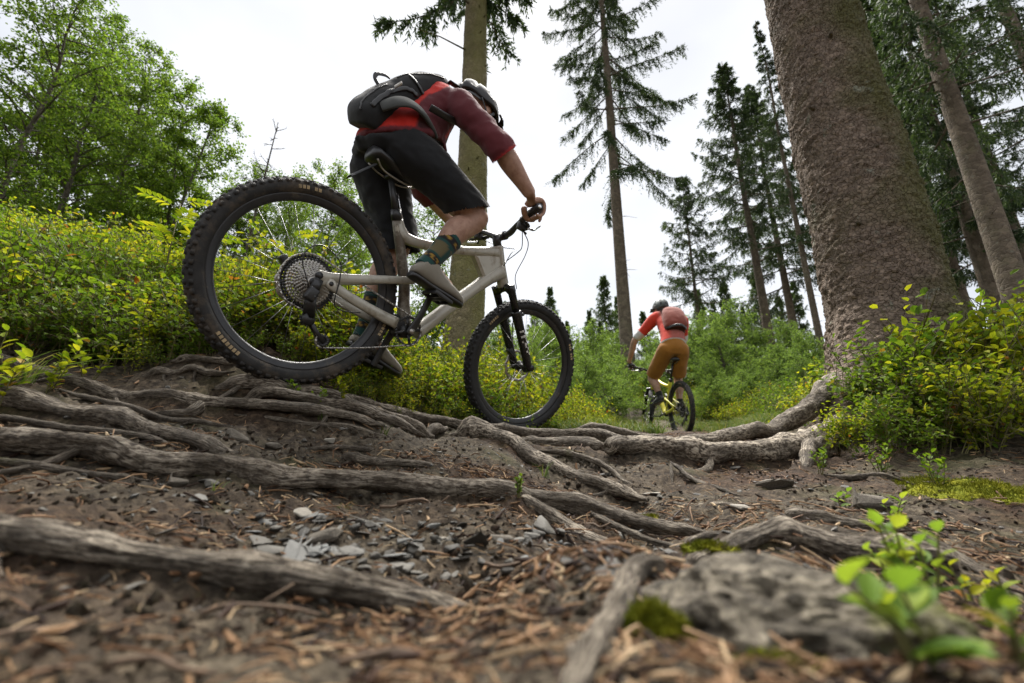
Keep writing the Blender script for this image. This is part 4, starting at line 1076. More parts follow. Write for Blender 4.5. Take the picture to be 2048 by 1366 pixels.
def place_stones():
    g = np.random.default_rng(91)
    special = [(600, 1030, .074, 'stone_pale', 1, "pale whitish flat stone lying on needles in the middle of the trail"), (520, 1085, .085, None, 4, "blue grey slate slab at the left end of the gravel"),
               (780, 1145, .050, None, 0, "small bluish slate chip near the end of the nearest root"), (915, 1120, .08, None, 0, "long bluish slate sliver leaning in the gravel"),
               (1000, 1085, .07, 'stone_brown', 5, "dark angular stone at the right end of the gravel"), (470, 880, .10, 'stone_brown', 5, "rounded brown stone at the lower end of the knotted left root"),
               (545, 895, .075, 'stone_brown', 3, "low brown stone right of the rounded brown stone"), (355, 968, .06, 'stone_brown', 3, "small reddish grey stone below the long dark root"),
               (1550, 975, .17, 'stone_brown', 2, "flat grey brown stone on bare soil right of centre"), (1305, 990, .11, 'stone_pale', 4, "flat pale stone at the foot of the ledge roots"),
               (1742, 1012, .15, 'stone_brown', 3, "rounded pale brown rock beside the yellow seedling"), (1480, 1018, .07, 'stone_pale', 2, "small pale stone left of the straight smooth root"),
               (660, 882, .045, 'stone_pale', 5, "little upright pale stone on the dirt bank"), (1075, 1070, .05, None, 3, "grey pebble below the short forked root"),
               (880, 1085, .06, 'stone_pale', 2, "light grey stone in the back row of the gravel"), (640, 1085, .09, 'stone_brown', 3, "humped grey brown stone in the gravel")]
    for px, py, s, mt, k, lab in special:
        p = hit(px, py)
        if p is None: continue
        put_stone("stone" if mt else "slate_chip", lab, "stone", STONES[k], p, s, g.uniform(0, 6.28), (g.normal() * .15, g.normal() * .15), None, .3, M[mt] if mt else None)
    n = 0
    while n < 200:
        px = g.normal(760, 230); py = g.uniform(1045, 1150) + (px - 760) * .04
        if n > 140: px = g.uniform(300, 1500); py = g.uniform(900, 1180)
        p = hit(px, py)
        if p is None or p[1] > 2.4: continue
        p = np.array([p[0], p[1], ground_z([p[:2]])[0]])
        s = float(np.clip(g.lognormal(math.log(.028), .45), .012, .075))
        put_stone("slate_chip", "broken grey slate chip lying among the gravel and needles on the trail", "stone", STONES[g.integers(0, 12)], p, s, g.uniform(0, 6.28), (g.normal() * .3, g.normal() * .3), "slate chips on the trail"); n += 1
place_stones()
def gravel():
    g = np.random.default_rng(93); P = []
    c = np.column_stack([g.uniform(-1.2, 1.3, 9000), g.uniform(.4, 2.4, 9000)])
    w = np.exp(-((c[:, 0] + .02) / .5) ** 2 - ((c[:, 1] - .88) / .20) ** 2) * .9 + .10 + .25 * (fbm(np.column_stack([c * 3, c[:, :1] * 0]), 4, 2) > .15)
    le = lerp_edge(c[:, 1], LEFT_EDGE); c = c[(g.random(len(c)) < w) & (c[:, 0] > np.where(c[:, 1] > 1.4, le, -9))]
    n = len(c); scatter("gravel", "fine grey slate gravel trodden into the soil", np.column_stack([c, ground_z(c)]), np.column_stack([g.normal(size=n) * .3, g.normal(size=n) * .3, g.uniform(0, 6.28, n)]), np.clip(g.lognormal(math.log(.011), .45, n), .004, .03), g.integers(0, 12, n), STONES)
gravel()
def crumbs():
    g = np.random.default_rng(95); src = [stone_mesh(700 + k, .7) for k in range(5)]
    for me in src: me.materials.append(M['soil'])
    r = .2 + 3.0 * g.random(15000) ** .9; a = g.uniform(-.95, .95, 15000); c = np.column_stack([r * np.sin(a), r * np.cos(a)])
    le = lerp_edge(c[:, 1], LEFT_EDGE); k = (c[:, 0] > np.where(c[:, 1] > 1.4, le, -9)) & (fbm(np.column_stack([c * 3, c[:, :1] * 0]), 44, 3) > -.12); c = c[k]; n = len(c)
    scatter("soil_crumbs", "dark crumbs of loose soil lying on the trail", np.column_stack([c, ground_z(c)]), g.uniform(0, 6.28, (n, 3)), np.clip(g.lognormal(math.log(.008), .55, n), .003, .03), g.integers(0, 5, n), src)
crumbs()

# ------------------------------------------------------------------ bicycles
def frame_matrix(c, yaw, pit, roll):
    cy, sy = math.cos(yaw), math.sin(yaw)
    f = np.array([sy * math.cos(pit), cy * math.cos(pit), math.sin(pit)]); l = np.array([-cy, sy, 0.0]); u = np.cross(f, l)
    l2 = l * math.cos(roll) + u * math.sin(roll); u2 = -l * math.sin(roll) + u * math.cos(roll)
    m = np.eye(4); m[:3, 0] = f; m[:3, 1] = l2; m[:3, 2] = u2; m[:3, 3] = c
    return m
def steer_matrix(a, head=65):
    h = math.radians(head); return np.array(Matrix.Rotation(a, 3, Vector((-math.cos(h), 0, math.sin(h)))))

def bike_materials():
    M['tyre'] = mat_plain("tyre_rubber", (0.020, 0.019, 0.018), 0.75, vary=.4, scale=25, bump=.3, dirt=(0.10, 0.075, 0.05), dirt_amt=.40)
    M['tyre_clean'] = mat_plain("tyre_rubber_front", (0.017, 0.017, 0.017), 0.7, vary=.3, scale=25, bump=.3, dirt=(0.07, 0.055, 0.038), dirt_amt=.26)
    M['rim'] = mat_plain("rim_black", (0.025, 0.025, 0.027), 0.35, vary=.2, dirt=(0.15, 0.12, 0.08), dirt_amt=.3)
    M['frame'] = mat_plain("frame_paint", (0.40, 0.38, 0.325), 0.30, 0.15, .5, vary=.05, scale=6, dirt=(0.15, 0.115, 0.07), dirt_amt=.36)
    M['frame_dirty'] = mat_plain("frame_paint_muddy", (0.36, 0.34, 0.29), 0.4, 0.1, .4, vary=.08, scale=8, dirt=(0.075, 0.055, 0.035), dirt_amt=.58)
    M['frame_yellow'] = mat_plain("frame_paint_yellow", (0.62, 0.58, 0.05), 0.35, 0, .5, vary=.05, dirt=(0.15, 0.12, 0.07), dirt_amt=.25)
    M['black'] = mat_plain("black_metal", (0.018, 0.018, 0.019), 0.38, 0.0, .5, vary=.25, dirt=(0.09, 0.07, 0.045), dirt_amt=.28)
    M['gloss'] = mat_plain("fork_black", (0.012, 0.012, 0.013), 0.22, 0.0, .5, vary=.2, dirt=(0.08, 0.065, 0.045), dirt_amt=.2)
    M['steel'] = mat_plain("steel", (0.42, 0.40, 0.37), 0.38, 0.9, .5, vary=.25, dirt=(0.10, 0.08, 0.05), dirt_amt=.35)
    M['silver'] = mat_plain("polished_alloy", (0.75, 0.75, 0.76), 0.25, 0.9, .5, vary=.05)
    M['decal'] = mat_plain("pale_decal", (0.60, 0.58, 0.54), 0.5, vary=.25, scale=60, dirt=(0.04, 0.04, 0.04), dirt_amt=.35)
    M['tan'] = mat_plain("tan_decal", (0.36, 0.27, 0.15), 0.6, vary=.3, scale=60, dirt=(0.05, 0.04, 0.03), dirt_amt=.36)
    M['spoke'] = mat_plain("spoke_steel", (0.30, 0.30, 0.30), 0.35, 0.8, .5, vary=.1)
bike_materials()

def tyre_mesh(mat, seed=0, decals=True):
    mb = MB(); Rc, r, hw = .3385, .0285, .0295; n = 120
    ph = np.linspace(-2.45, 2.45, 17)                     # section angle measured from the tread crown
    a = np.arange(n) / n * 2 * np.pi
    G = np.zeros((n, len(ph), 3))
    for j, p in enumerate(ph):
        rad = Rc + r * math.cos(p); y = hw * math.sin(p)
        G[:, j] = np.column_stack([rad * np.cos(a), np.full(n, y), rad * np.sin(a)])
    mb.grid(G, closed_u=True, mat=0)
    def knob(th, p, la, lw, h):
        c, s = math.cos(th), math.sin(th); er = np.array([c, 0, s]); et = np.array([-s, 0, c]); ey = np.array([0, 1.0, 0])
        n_ = er * math.cos(p) + ey * math.sin(p); w_ = -er * math.sin(p) + ey * math.cos(p)
        o = er * (Rc + r * math.cos(p)) + ey * hw * math.sin(p)
        b = []
        for hh, k in ((-.002, 1.12), (h, .92)):
            for sx, sy in ((-1, -1), (1, -1), (1, 1), (-1, 1)): b.append(o + n_ * hh + et * la / 2 * sx * k + w_ * lw / 2 * sy * k)
        mb.add(np.array(b), np.array([[4, 5, 6, 7], [0, 1, 5, 4], [1, 2, 6, 5], [2, 3, 7, 6], [3, 0, 4, 7]]), 0)
    K = 74
    for k in range(K):
        th = 2 * math.pi * k / K; d = 2 * math.pi / K
        for sg in (-1, 1):
            knob(th + (d * .25 if sg > 0 else 0), sg * .98, .017 if k % 2 else .0145, .011, .0058)
            if k % 2 == 0: knob(th + d * .5, sg * .56, .013, .009, .0048)
        if k % 2 == 0: knob(th, .17, .016, .011, .0045); knob(th, -.17, .016, .011, .0045)
        else: knob(th, 0.0, .018, .012, .0045)
    if decals:                                            # worn pale print on the sidewall, in broken blocks
        g = np.random.default_rng(seed)
        for sg in (-1, 1):
            for base, cnt in ((0.60, 7), (2.65, 6), (4.9, 7)):
                for q in range(cnt):
                    if g.random() < .12: continue
                    t0 = base + q * .042; t1 = t0 + .030
                    tt = np.linspace(t0, t1, 3); pp = np.linspace(1.42, 1.85, 4); H = np.zeros((3, 4, 3))
                    for j, p in enumerate(pp): H[:, j] = np.column_stack([(Rc + (r + .0012) * math.cos(p)) * np.cos(tt), np.full(3, sg * (hw + .0012) * math.sin(p)), (Rc + (r + .0012) * math.cos(p)) * np.sin(tt)])
                    mb.grid(H, mat=1)
    return mb.mesh("tyre", [mat, M['tan']])

def rim_mesh():
    mb = MB()
    mb.lathe([(.312, -.016), (.318, -.017), (.319, -.0145), (.309, -.0145), (.308, .0145), (.319, .0145), (.318, .017), (.312, .016), (.300, .0125), (.290, .006), (.289, 0), (.290, -.006), (.300, -.0125), (.312, -.016)], (0, 0, 0), (0, 1, 0), 96)
    return mb.mesh("rim", M['rim'])
def hub_mesh(w, r=.020):
    mb = MB()
    mb.lathe([(.006, -w), (.014, -w), (.016, -w * .8), (.030, -w * .62), (.030, -w * .56), (r * .8, -w * .4), (r * .7, 0), (r * .8, w * .4), (.030, w * .56), (.030, w * .62), (.016, w * .8), (.014, w), (.006, w)], (0, 0, 0), (0, 1, 0), 24)
    return mb.mesh("hub", M['black'])
SPOKE = None
def spoke_mesh():
    mb = MB(); mb.tube([[0, 0, 0], [0, 0, 1.0]], [.0011, .0011], 5); return mb.mesh("spoke", M['spoke'])

def make_wheel(parent, center, S, tyre, rim, hub, flange, spoke, rot=0.0):
    w = link("wheel", rim, parent)
    m = np.eye(4); m[:3, :3] = S @ np.array(Matrix.Rotation(rot, 3, 'Y')); m[:3, 3] = center
    w.matrix_local = Matrix(m.tolist())
    link("tyre", tyre, w); link("hub", hub, w)
    N = 28
    for k in range(N):
        side = 1 if k % 2 else -1
        ar = 2 * math.pi * k / N; ah = ar + (0.62 if (k // 2) % 2 else -0.62)
        p0 = Vector((.027 * math.cos(ah), side * flange, .027 * math.sin(ah))); p1 = Vector((.292 * math.cos(ar), side * .003, .292 * math.sin(ar)))
        d = p1 - p0; s = link("spoke", spoke, w)
        s.matrix_local = Matrix.Translation(p0) @ d.to_track_quat('Z', 'Y').to_matrix().to_4x4() @ Matrix.Diagonal((1, 1, d.length, 1))
    return w

def sprocket_mesh(r, teeth, hole, mat, th=.0018, arms=0):
    """toothed ring"""
    mb = MB(); n = teeth * 4; a = np.arange(n) / n * 2 * np.pi
    ro = np.where(np.arange(n) % 4 < 2, r, r - .0052)
    G = []
    for rr, y in ((ro, -th), (ro, th), (np.full(n, hole), th), (np.full(n, hole), -th)): G.append(np.column_stack([rr * np.cos(a), np.full(n, y), rr * np.sin(a)]))
    mb.grid(np.stack(G), closed_u=True, closed_v=True)
    for k in range(arms):
        t = 2 * math.pi * k / arms + .4; e = np.array([math.cos(t), 0, math.sin(t)])
        mb.tube([e * .010, e * (hole + .002)], np.array([[.003, .0085], [.003, .0065]]), 6, up=(0, 1, 0))
    return mb.mesh("sprocket", mat)

def chain_mesh(pts, step=.0127):
    mb = MB(); pts = np.asarray(pts); L = np.concatenate([[0], np.cumsum(np.linalg.norm(np.diff(pts, axis=0), axis=1))])
    n = int(L[-1] / step); q = np.column_stack([np.interp(np.arange(n + 1) * step, L, pts[:, i]) for i in range(3)])
    for k in range(n):
        a, b = q[k], q[k + 1]; d = b - a; l = np.linalg.norm(d); d /= l; y = np.array([0, 1.0, 0]); u = np.cross(d, y)
        off = .0026 if k % 2 else .0014
        for sg in (-1, 1):
            c = (a + b) / 2 + y * off * sg
            Mx = np.column_stack([d, y, u]); mb.box(c, (l * 1.35, .0011, .0062), M=Mx)
    return mb.mesh("chain", M['steel'])

def catenary(a, b, sag=0.0, n=20):
    t = np.linspace(0, 1, n)[:, None]; p = np.asarray(a) * (1 - t) + np.asarray(b) * t; p[:, 2] -= (4 * sag * t * (1 - t))[:, 0]; return p

def build_bike(name, label, mat4, cfg):
    root = empty(name); root.matrix_world = Matrix(mat4.tolist()); tag(root, label, "bicycle")
    fr, frd = M[cfg['frame']], M[cfg['frame2']]
    S = steer_matrix(cfg['steer']); wb = cfg['wb']; BB = np.array([.437, 0, -.045])
    spoke = spoke_mesh(); rim = rim_mesh()
    make_wheel(root, (0, 0, 0), np.eye(3), tyre_mesh(M['tyre'], 1), rim, hub_mesh(.070, .024), .030, spoke, cfg.get('rot', .9))
    make_wheel(root, (wb, 0, 0), S, tyre_mesh(M['tyre_clean'], 2), rim, hub_mesh(.052), .026, spoke, cfg.get('rot2', .2))
    # main frame
    mb = MB()
    HT0, HT1 = np.array([.945, 0, .365]), np.array([.845, 0, .535])
    mb.tube(spline([[.50, 0, -.03], [.56, 0, .035], [.70, 0, .205], [.84, 0, .365], [.905, 0, .425]], 5), np.interp(np.linspace(0, 1, 21), [0, .2, .6, 1], [.036, .031, .029, .042]), 14, 0, shape=.85)
    tt = spline([[.272, 0, .395], [.298, 0, .352], [.345, 0, .338], [.46, 0, .362], [.60, 0, .405], [.74, 0, .462], [.862, 0, .512]], 5)
    mb.tube(tt, np.column_stack([np.interp(np.linspace(0, 1, len(tt)), [0, .15, .4, .8, 1], [.020, .030, .022, .024, .034]), np.interp(np.linspace(0, 1, len(tt)), [0, .3, 1], [.017, .022, .026])]), 14, 0, shape=.8)
    pg = np.array([[.70, .425], [.79, .475], [.85, .515], [.925, .40], [.875, .352], [.80, .335]]); pin = (pg - pg.mean(0)) * .82 + pg.mean(0); k6 = len(pg)   # filled head junction
    V6 = np.vstack([np.column_stack([q[:, 0], np.full(k6, y), q[:, 1]]) for q, y in ((pin, -.021), (pg, -.014), (pg, .014), (pin, .021))])
    mb.tube([HT0 + (HT0 - HT1) * .04, HT0, (HT0 + HT1) / 2, HT1, HT1 + (HT1 - HT0) * .04], [.030, .031, .027, .029, .028], 18, 0)
    o = mb.build("frame", fr, root)
    bm = bmesh.new(); vs = [bm.verts.new(v) for v in V6]
    for r in range(3):
        for i in range(k6): bm.faces.new([vs[r * k6 + i], vs[r * k6 + (i + 1) % k6], vs[(r + 1) * k6 + (i + 1) % k6], vs[(r + 1) * k6 + i]])
    bm.faces.new(vs[:k6]); bm.faces.new(vs[3 * k6:]); bmesh.ops.recalc_face_normals(bm, faces=bm.faces)
    me = bpy.data.meshes.new("head_gusset"); bm.to_mesh(me); bm.free(); me.materials.append(fr); link("head_gusset", me, root)
    mb = MB()
    st = spline([BB + [.005, 0, .02], [.412, 0, .06], [.385, 0, .15], [.345, 0, .235], [.262, 0, .402]], 5)
    mb.tube(st, np.column_stack([np.interp(np.linspace(0, 1, len(st)), [0, .3, .7, 1], [.036, .026, .024, .021]), np.interp(np.linspace(0, 1, len(st)), [0, .3, 1], [.034, .022, .018])]), 14, 0)
    mb.build("seat_tube", frd, root)
    mb = MB(); mb.tube([BB + [0, -.040, 0], BB + [0, .040, 0]], .030, 20, 0); mb.tube([BB + [-.060, -.032, .035], BB + [-.060, .032, .035]], .020, 16, 0)
    mb.box(BB + [-.028, 0, .015], (.075, .058, .055), 0, bevel=.012)
    mb.build("bottom_bracket", M['black'], root)
    for sg in (-1, 1):
        mb = MB()
        p = spline([[.004, .074 * sg, .026], [.035, .074 * sg, .033], [.12, .068 * sg, .062], [.25, .056 * sg, .112], [.392, .047 * sg, .166]], 5)
        mb.tube(p, np.column_stack([np.interp(np.linspace(0, 1, 21), [0, .1, .3, 1], [.020, .022, .0175, .0165]), np.full(21, .0095)]), 12, 0, shape=.7)
        mb.tube([[.010, .0735 * sg, .030], [.030, .074 * sg, .018], [.044, .074 * sg, .012]], np.array([[.019, .008], [.024, .0085], [.017, .008]]), 12, 0, shape=.75)
        mb.build("seat_stay", fr, root)
        mb = MB()
        p = spline([[.040, .078 * sg, .018], [.070, .077 * sg, .008], [.16, .069 * sg, -.008], [.27, .058 * sg, -.022], [.372, .048 * sg, -.030]], 5)
        mb.tube(p, np.column_stack([np.interp(np.linspace(0, 1, 21), [0, .08, .4, 1], [.014, .021, .0185, .024]), np.full(21, .0105)]), 12, 0, shape=.65)
        mb.build("chain_stay", fr, root)
        mb = MB()
        for c, r in (((.004, .087 * sg, .026), .013), ((.052, .089 * sg, .013), .0085)): mb.tube([np.array(c) - [0, .010 * sg, 0], np.array(c)], r, 16, 0)
        mb.build("pivot_bolt", M['black'], root)
    mb = MB(); mb.tube([[.392, -.05, .166], [.392, .05, .166]], .013, 12); mb.tube([[.395, 0, .172], [.415, 0, .195], [.47, 0, .235]], [.018, .020, .018], 14)
    mb.build("shock", M['black'], root)
    # seat post, saddle
    post_top = np.array(cfg['post_top'])
    mb = MB(); c0 = np.array([.262, 0, .400]); mb.tube([c0 + [.006, 0, -.012], c0 + [-.012, 0, .028]], .0225, 16, 0); mb.tube([c0, post_top], .0135, 14, 0); mb.box(post_top + [0, 0, .004], (.05, .044, .016), 0, bevel=.005)
    mb.build("seat_post", M['black'], root)
    mb = MB(); mb.tube([c0 + [.028, -.006, .005], post_top * .2 + c0 * .8 + [.024, -.006, 0], post_top * .7 + c0 * .3 + [.022, -.006, 0]], .0030, 6); mb.build("dropper_cable", M['silver'], root)
    sx = np.linspace(-.125, .145, 16); w = np.interp(sx, [-.125, -.115, -.06, 0, .06, .13, .145], [.035, .066, .070, .046, .024, .018, .008])
    G = np.zeros((16, 14, 3))
    for k in range(16):
        a = np.linspace(0, 2 * np.pi, 15)[:-1]; top = .022 + .012 * smooth(0, 1, -sx[k] / .125); lift = .012 * (sx[k] / .14) ** 2
        G[k] = post_top + np.column_stack([np.full(14, sx[k] + .005), w[k] * np.cos(a), np.where(np.sin(a) > 0, np.sin(a) * top, np.sin(a) * .018) + .038 + lift])
    mb = MB(); mb.grid(G, closed_v=True, cap=True); sd = mb.build("saddle", M['black'], root)
    mb = MB()
    for sg in (-1, 1): mb.tube(spline([post_top + [-.095, .036 * sg, .028], post_top + [-.05, .022 * sg, .006], post_top + [.05, .022 * sg, .006], post_top + [.12, .012 * sg, .034]], 4), .0038, 7)
    mb.build("saddle_rail", M['steel'], sd)
    if cfg.get('guard'):
        mb = MB(); V = []
        for s in np.linspace(0, 1, 8):
            for q in np.linspace(-1, 1, 5): V.append(post_top + [-.09 - .075 * s, q * (.040 - .012 * s), .018 - .095 * s - .012 * q * q])
        V = np.array(V).reshape(8, 5, 3); mb.grid(V); mb.grid(V[:, ::-1] - [0, 0, .003]); mb.build("saddle_guard", M['tyre_clean'], root, False)
    # cockpit
    C = np.array([.858, 0, .606])
    def sp(p): return C + S @ np.array(p)
    mb = MB()
    pts = [[-.088, -.385, .046], [-.070, -.30, .042], [-.032, -.17, .032], [-.006, -.075, .006], [0, 0, 0]]
    full = pts + [[p[0], -p[1], p[2]] for p in pts[-2::-1]]
    bar = spline([sp(p) for p in full], 5)
    mb.tube(bar, np.interp(np.abs(np.linspace(-1, 1, len(bar))), [0, .3, .5, 1], [.0175, .016, .0115, .0111]), 12); hb = mb.build("handlebar", M['black'], root)
    for sg in (-1, 1):
        mb = MB(); mb.tube([sp([-.0895, .392 * sg, .0465]), sp([-.070, .30 * sg, .042]), sp([-.058, .262 * sg, .039])], .0165, 14)
        for q in np.linspace(0, 1, 11): c = np.array([-.0865, .378 * sg, .0458]) * (1 - q) + np.array([-.060, .268 * sg, .0395]) * q; mb.tube([sp(c - np.array([0, .003, 0])), sp(c + np.array([0, .003, 0]))], .0182, 14)
        g = mb.build("grip", M['black'], hb)
        mb = MB(); mb.tube([sp([-.090, .390 * sg, .0464]), sp([-.0915, .3965 * sg, .0467])], [.0175, .016], 16); mb.tube([sp([-.0914, .3962 * sg, .0467]), sp([-.0918, .398 * sg, .0468])], [.009, .008], 12, 1)
        mb.build("grip_end", [M['black'], M['silver']], hb)
        mb = MB(); mb.tube([sp([-.052, .235 * sg, .031]), sp([-.050, .222 * sg, .031])], .0165, 12); mb.tube(spline([sp([-.035, .232 * sg, .026]), sp([-.008, .225 * sg, .018]), sp([.0, .20 * sg, .014]), sp([.004, .155 * sg, .016])], 4), [.008] * 6 + [.010] * 7, 10)
        mb.build("brake_clamp", M['black'], hb)
        mb = MB(); mb.tube(spline([sp([-.010, .218 * sg, .012]), sp([.006, .245 * sg, .004]), sp([-.002, .28 * sg, -.004]), sp([-.016, .315 * sg, -.006]), sp([-.018, .335 * sg, -.002])], 4), np.column_stack([np.full(17, .0075), np.full(17, .0032)]), 8)
        mb.build("brake_lever", M['silver'], hb)
        mb = MB(); mb.box(sp([-.03, .200 * sg, .012]), (.040, .035, .040), M=S, bevel=.008); mb.tube([sp([-.035, .20 * sg, -.005]), sp([-.055, .235 * sg, -.018])], [.005, .007], 7); mb.tube([sp([-.02, .20 * sg, -.005]), sp([-.01, .225 * sg, -.022])], [.004, .006], 7)
        mb.build("shifter", M['black'], hb)
    mb = MB(); ax = unit(HT1 - HT0)
    mb.tube([HT1 + ax * .004, HT1 + ax * .060], .0215, 16); mb.tube([HT1 + ax * .036, C + S @ np.array([-.012, 0, 0])], np.array([[.018, .022], [.020, .026]]), 14, shape=.75)
    mb.tube([sp([0, -.027, 0]), sp([0, .027, 0])], .0225, 16)
    mb.build("stem", M['black'], root)
    # fork
    crown = HT0 + (HT0 - HT1) * .14; axle = np.array([wb, 0, 0.0])
    yv = S @ np.array([0, 1.0, 0])
    mb = MB(); mb.tube([crown + yv * .072 + [0, 0, -.004], crown + yv * .04 + [0, 0, .014], crown + [0, 0, .022], crown - yv * .04 + [0, 0, .014], crown - yv * .072 + [0, 0, -.004]], np.array([[.024, .026]] * 5), 12); mb.tube([crown + [0, 0, 0], HT0], .026, 14)
    mb.build("fork_crown", M['gloss'], root)
    off = S @ np.array([.022, 0, 0.0])
    for sg in (-1, 1):
        a = crown + yv * .070 * sg; b = axle + yv * .066 * sg - off * .6; d = b - a
        top = a - unit(d) * .028
        mb = MB(); mb.tube([top, a, a + d * .36], [.023, .021, .0175], 14); mb.build("fork_stanchion", M['gloss'], root)
        mb = MB(); mb.tube([a + d * .26, a + d * .28, a + d * .40, a + d * .85, a + d * .97, b + unit(d) * .02], [.0275, .0285, .0255, .0235, .022, .016], 16); mb.tube([b + yv * -.012 * sg + off * .5, b + yv * .020 * sg + off * .5], .017, 14)
        lg = mb.build("fork_leg", M['gloss'], root)
        mb = MB(); g = np.random.default_rng(11)                       # pale printed blocks down the outer face
        e1 = unit(d); e2 = unit(np.cross(e1, yv * sg)); 
        for t in np.linspace(.50, .80, 10):
            for c_ in (-1, 0, 1):
                if g.random() < .42: continue
                r_ = .0262 - .002 * t
                H = np.array([[a + d * tt + (yv * sg * math.cos(an) + e2 * math.sin(an)) * r_ for an in np.linspace(c_ * .5 - .2 + g.normal() * .08, c_ * .5 + .22, 4)] for tt in (t, t + .022 + .01 * g.random())])
                mb.grid(H)
        if mb.n: mb.build("fork_print", M['decal'], lg)
    mb = MB(); h = crown + (axle - crown) * .30; out = unit(np.array([.9, 0, .35]))
    mb.tube(spline([h + yv * .07, h + yv * .062 + out * .05, h + out * .075, h - yv * .062 + out * .05, h - yv * .07], 4), .010, 10); mb.build("fork_arch", M['gloss'], root)
    # brakes
    for cc, SS, y, nm in ((axle, S, .047, 'front'), (np.zeros(3), np.eye(3), .052, 'rear')):
        mb = MB(); n = 80; a = np.arange(n) / n * 2 * np.pi; r0 = .090 + .003 * np.sin(a * 10)
        G = np.stack([np.column_stack([rr * np.cos(a), np.full(n, y + dy), rr * np.sin(a)]) for rr, dy in ((r0, -.0009), (r0, .0009), (r0 - .016, .0009), (r0 - .016, -.0009))])
        mb.grid(G, closed_u=True, closed_v=True)
        for k in range(6):
            t = k * math.pi / 3; e = np.array([math.cos(t), 0, math.sin(t)]); e2 = np.array([math.cos(t + .5), 0, math.sin(t + .5)]); mb.tube([e * .02 + [0, y, 0], e2 * .076 + [0, y, 0]], np.array([[.0009, .004]] * 2), 6, up=(0, 1, 0))
        mb.V = [v @ SS.T + cc for v in mb.V]; mb.build("brake_disc", M['steel'], root)
        mb = MB(); mb.box(cc + SS @ np.array([-.075, y, .055]), (.05, .034, .03), M=SS @ np.array(Matrix.Rotation(.8, 3, 'Y')), bevel=.007); mb.build("brake_caliper", M['black'], root)
    # drivetrain
    casR = [.104, .094, .084, .0745, .066, .058, .051, .0445, .039, .034, .029, .0245]
    prev = None
    mb = MB(); mb.lathe([(.020, 0), (.021, -.045), (.016, -.050), (.006, -.050)], (0, -.012, 0), (0, 1, 0), 20); cas = mb.build("cassette", M['steel'], root)
    for k, r in enumerate(casR):
        hole = r - .013 if k < 3 else r - .010 if k < 8 else r - .008
        sm = sprocket_mesh(r, max(10, int(r * 2 * math.pi / .0127)), max(hole, .017), M['black'] if k < 2 else M['steel'], arms=6 if k < 8 else 0)
        s = link("sprocket", sm, cas); s.location = (0, -.017 - .0036 * k, 0)
    mb = MB(); P = cfg.get('der', True)
    B = np.array([-.004, -.088, -.048]); U = np.array([.020, -.052, -.132]); Lo = np.array([.100, -.052, -.188])
    mb.tube([[.008, -.085, .012], B + [.004, 0, .012]], np.array([[.010, .016], [.012, .018]]), 10); mb.box(B, (.038, .030, .05), bevel=.008, M=np.array(Matrix.Rotation(.3, 3, 'Y'))); mb.tube([B, U + [0, -.012, .012]], np.array([[.013, .020], [.015, .022]]), 12)
    mb.tube([U + [0, -.014, 0], U + [0, -.026, 0]], .022, 16)
    de = mb.build("derailleur", M['black'], root)
    mb = MB()
    for y in (-.010, .010): mb.tube([U + [-.006, y, .012], (U + Lo) / 2 + [.004, y, -.004], Lo + [.004, y, -.006]], np.array([[.0011, .010], [.0011, .007], [.0011, .009]]), 8, up=(0, 1, 0))
    mb.build("cage", M['black'], de)
    for c in (U, Lo):
        s = link("jockey_wheel", sprocket_mesh(.026, 13, .010, M['black'], .0022), de); s.location = tuple(c)
    pa = np.array(cfg['pedal']); pb = 2 * BB - pa
    cr = sprocket_mesh(.066, 32, .054, M['black'], .0022, 4); s = link("chainring", cr, root); s.location = tuple(BB + [0, -.050, 0])
    for sg, pt in ((-1, pa), (1, pb)):
        e = pt - BB; e[1] = 0; q = BB + [0, .068 * sg, 0]
        mb = MB(); ar = spline([q - e * .10, q, q + e * .5 + [0, .014 * sg, 0], q + e + [0, .018 * sg, 0], q + e * 1.07 + [0, .018 * sg, 0]], 4)
        mb.tube(ar, np.column_stack([np.full(17, .0085), np.interp(np.linspace(0, 1, 17), [0, .2, .5, .85, 1], [.014, .021, .014, .015, .011])]), 12, up=(0, 1, 0), shape=.8); ca = mb.build("crank_arm", M['black'], root)
        mb = MB(); mb.tube([q + [0, .004 * sg, 0], q + [0, .013 * sg, 0]], [.014, .012], 16); mb.build("crank_bolt", M['steel'], ca)
        pm = MB(); pc = np.array([pt[0], .140 * sg, pt[2]]); t = cfg.get('pedal_tilt', .1)
        Mx = np.array(Matrix.Rotation(t, 3, 'Y'))
        for yy in (-.045, .045): pm.box(pc + Mx @ np.array([0, yy, 0]), (.098, .010, .017), M=Mx, bevel=.003)
        for xx in (-.045, -.012, .012, .045): pm.box(pc + Mx @ np.array([xx, 0, 0]), (.010, .094, .015), M=Mx, bevel=.003)
        pm.tube([pc + [0, -.05 * sg, 0], pc + [0, .04 * sg, 0]], .008, 10)
        pm.build("pedal", M['black'], root)
    # chain: upper run, chainring, lower run, jockey wheels
    rb = .062; cs = -.040; ch = []
    R0 = .104 if cfg.get('big', True) else .06; cc0 = np.array([0, -.026, 0]); cc1 = BB + [0, -.050, 0]
    up0 = cc0 + R0 * np.array([-.25, 0, .97]); 
    for t in np.linspace(2.6, 1.45, 12): ch.append(cc0 + R0 * np.array([math.cos(t), 0, math.sin(t)]))
    for t in np.linspace(1.45, -1.62, 22): ch.append(cc1 + rb * np.array([math.cos(t), 0, math.sin(t)]))
    low = catenary(ch[-1], Lo + np.array([.0, .002, -.026]), .006, 14); ch += list(low[1:])
    for t in np.linspace(-1.6, -3.6, 8): ch.append(Lo + .026 * np.array([math.cos(t), 0, math.sin(t)]))
    for t in np.linspace(-.4, 1.9, 8): ch.append(U + .026 * np.array([math.cos(t), 0, math.sin(t)]))
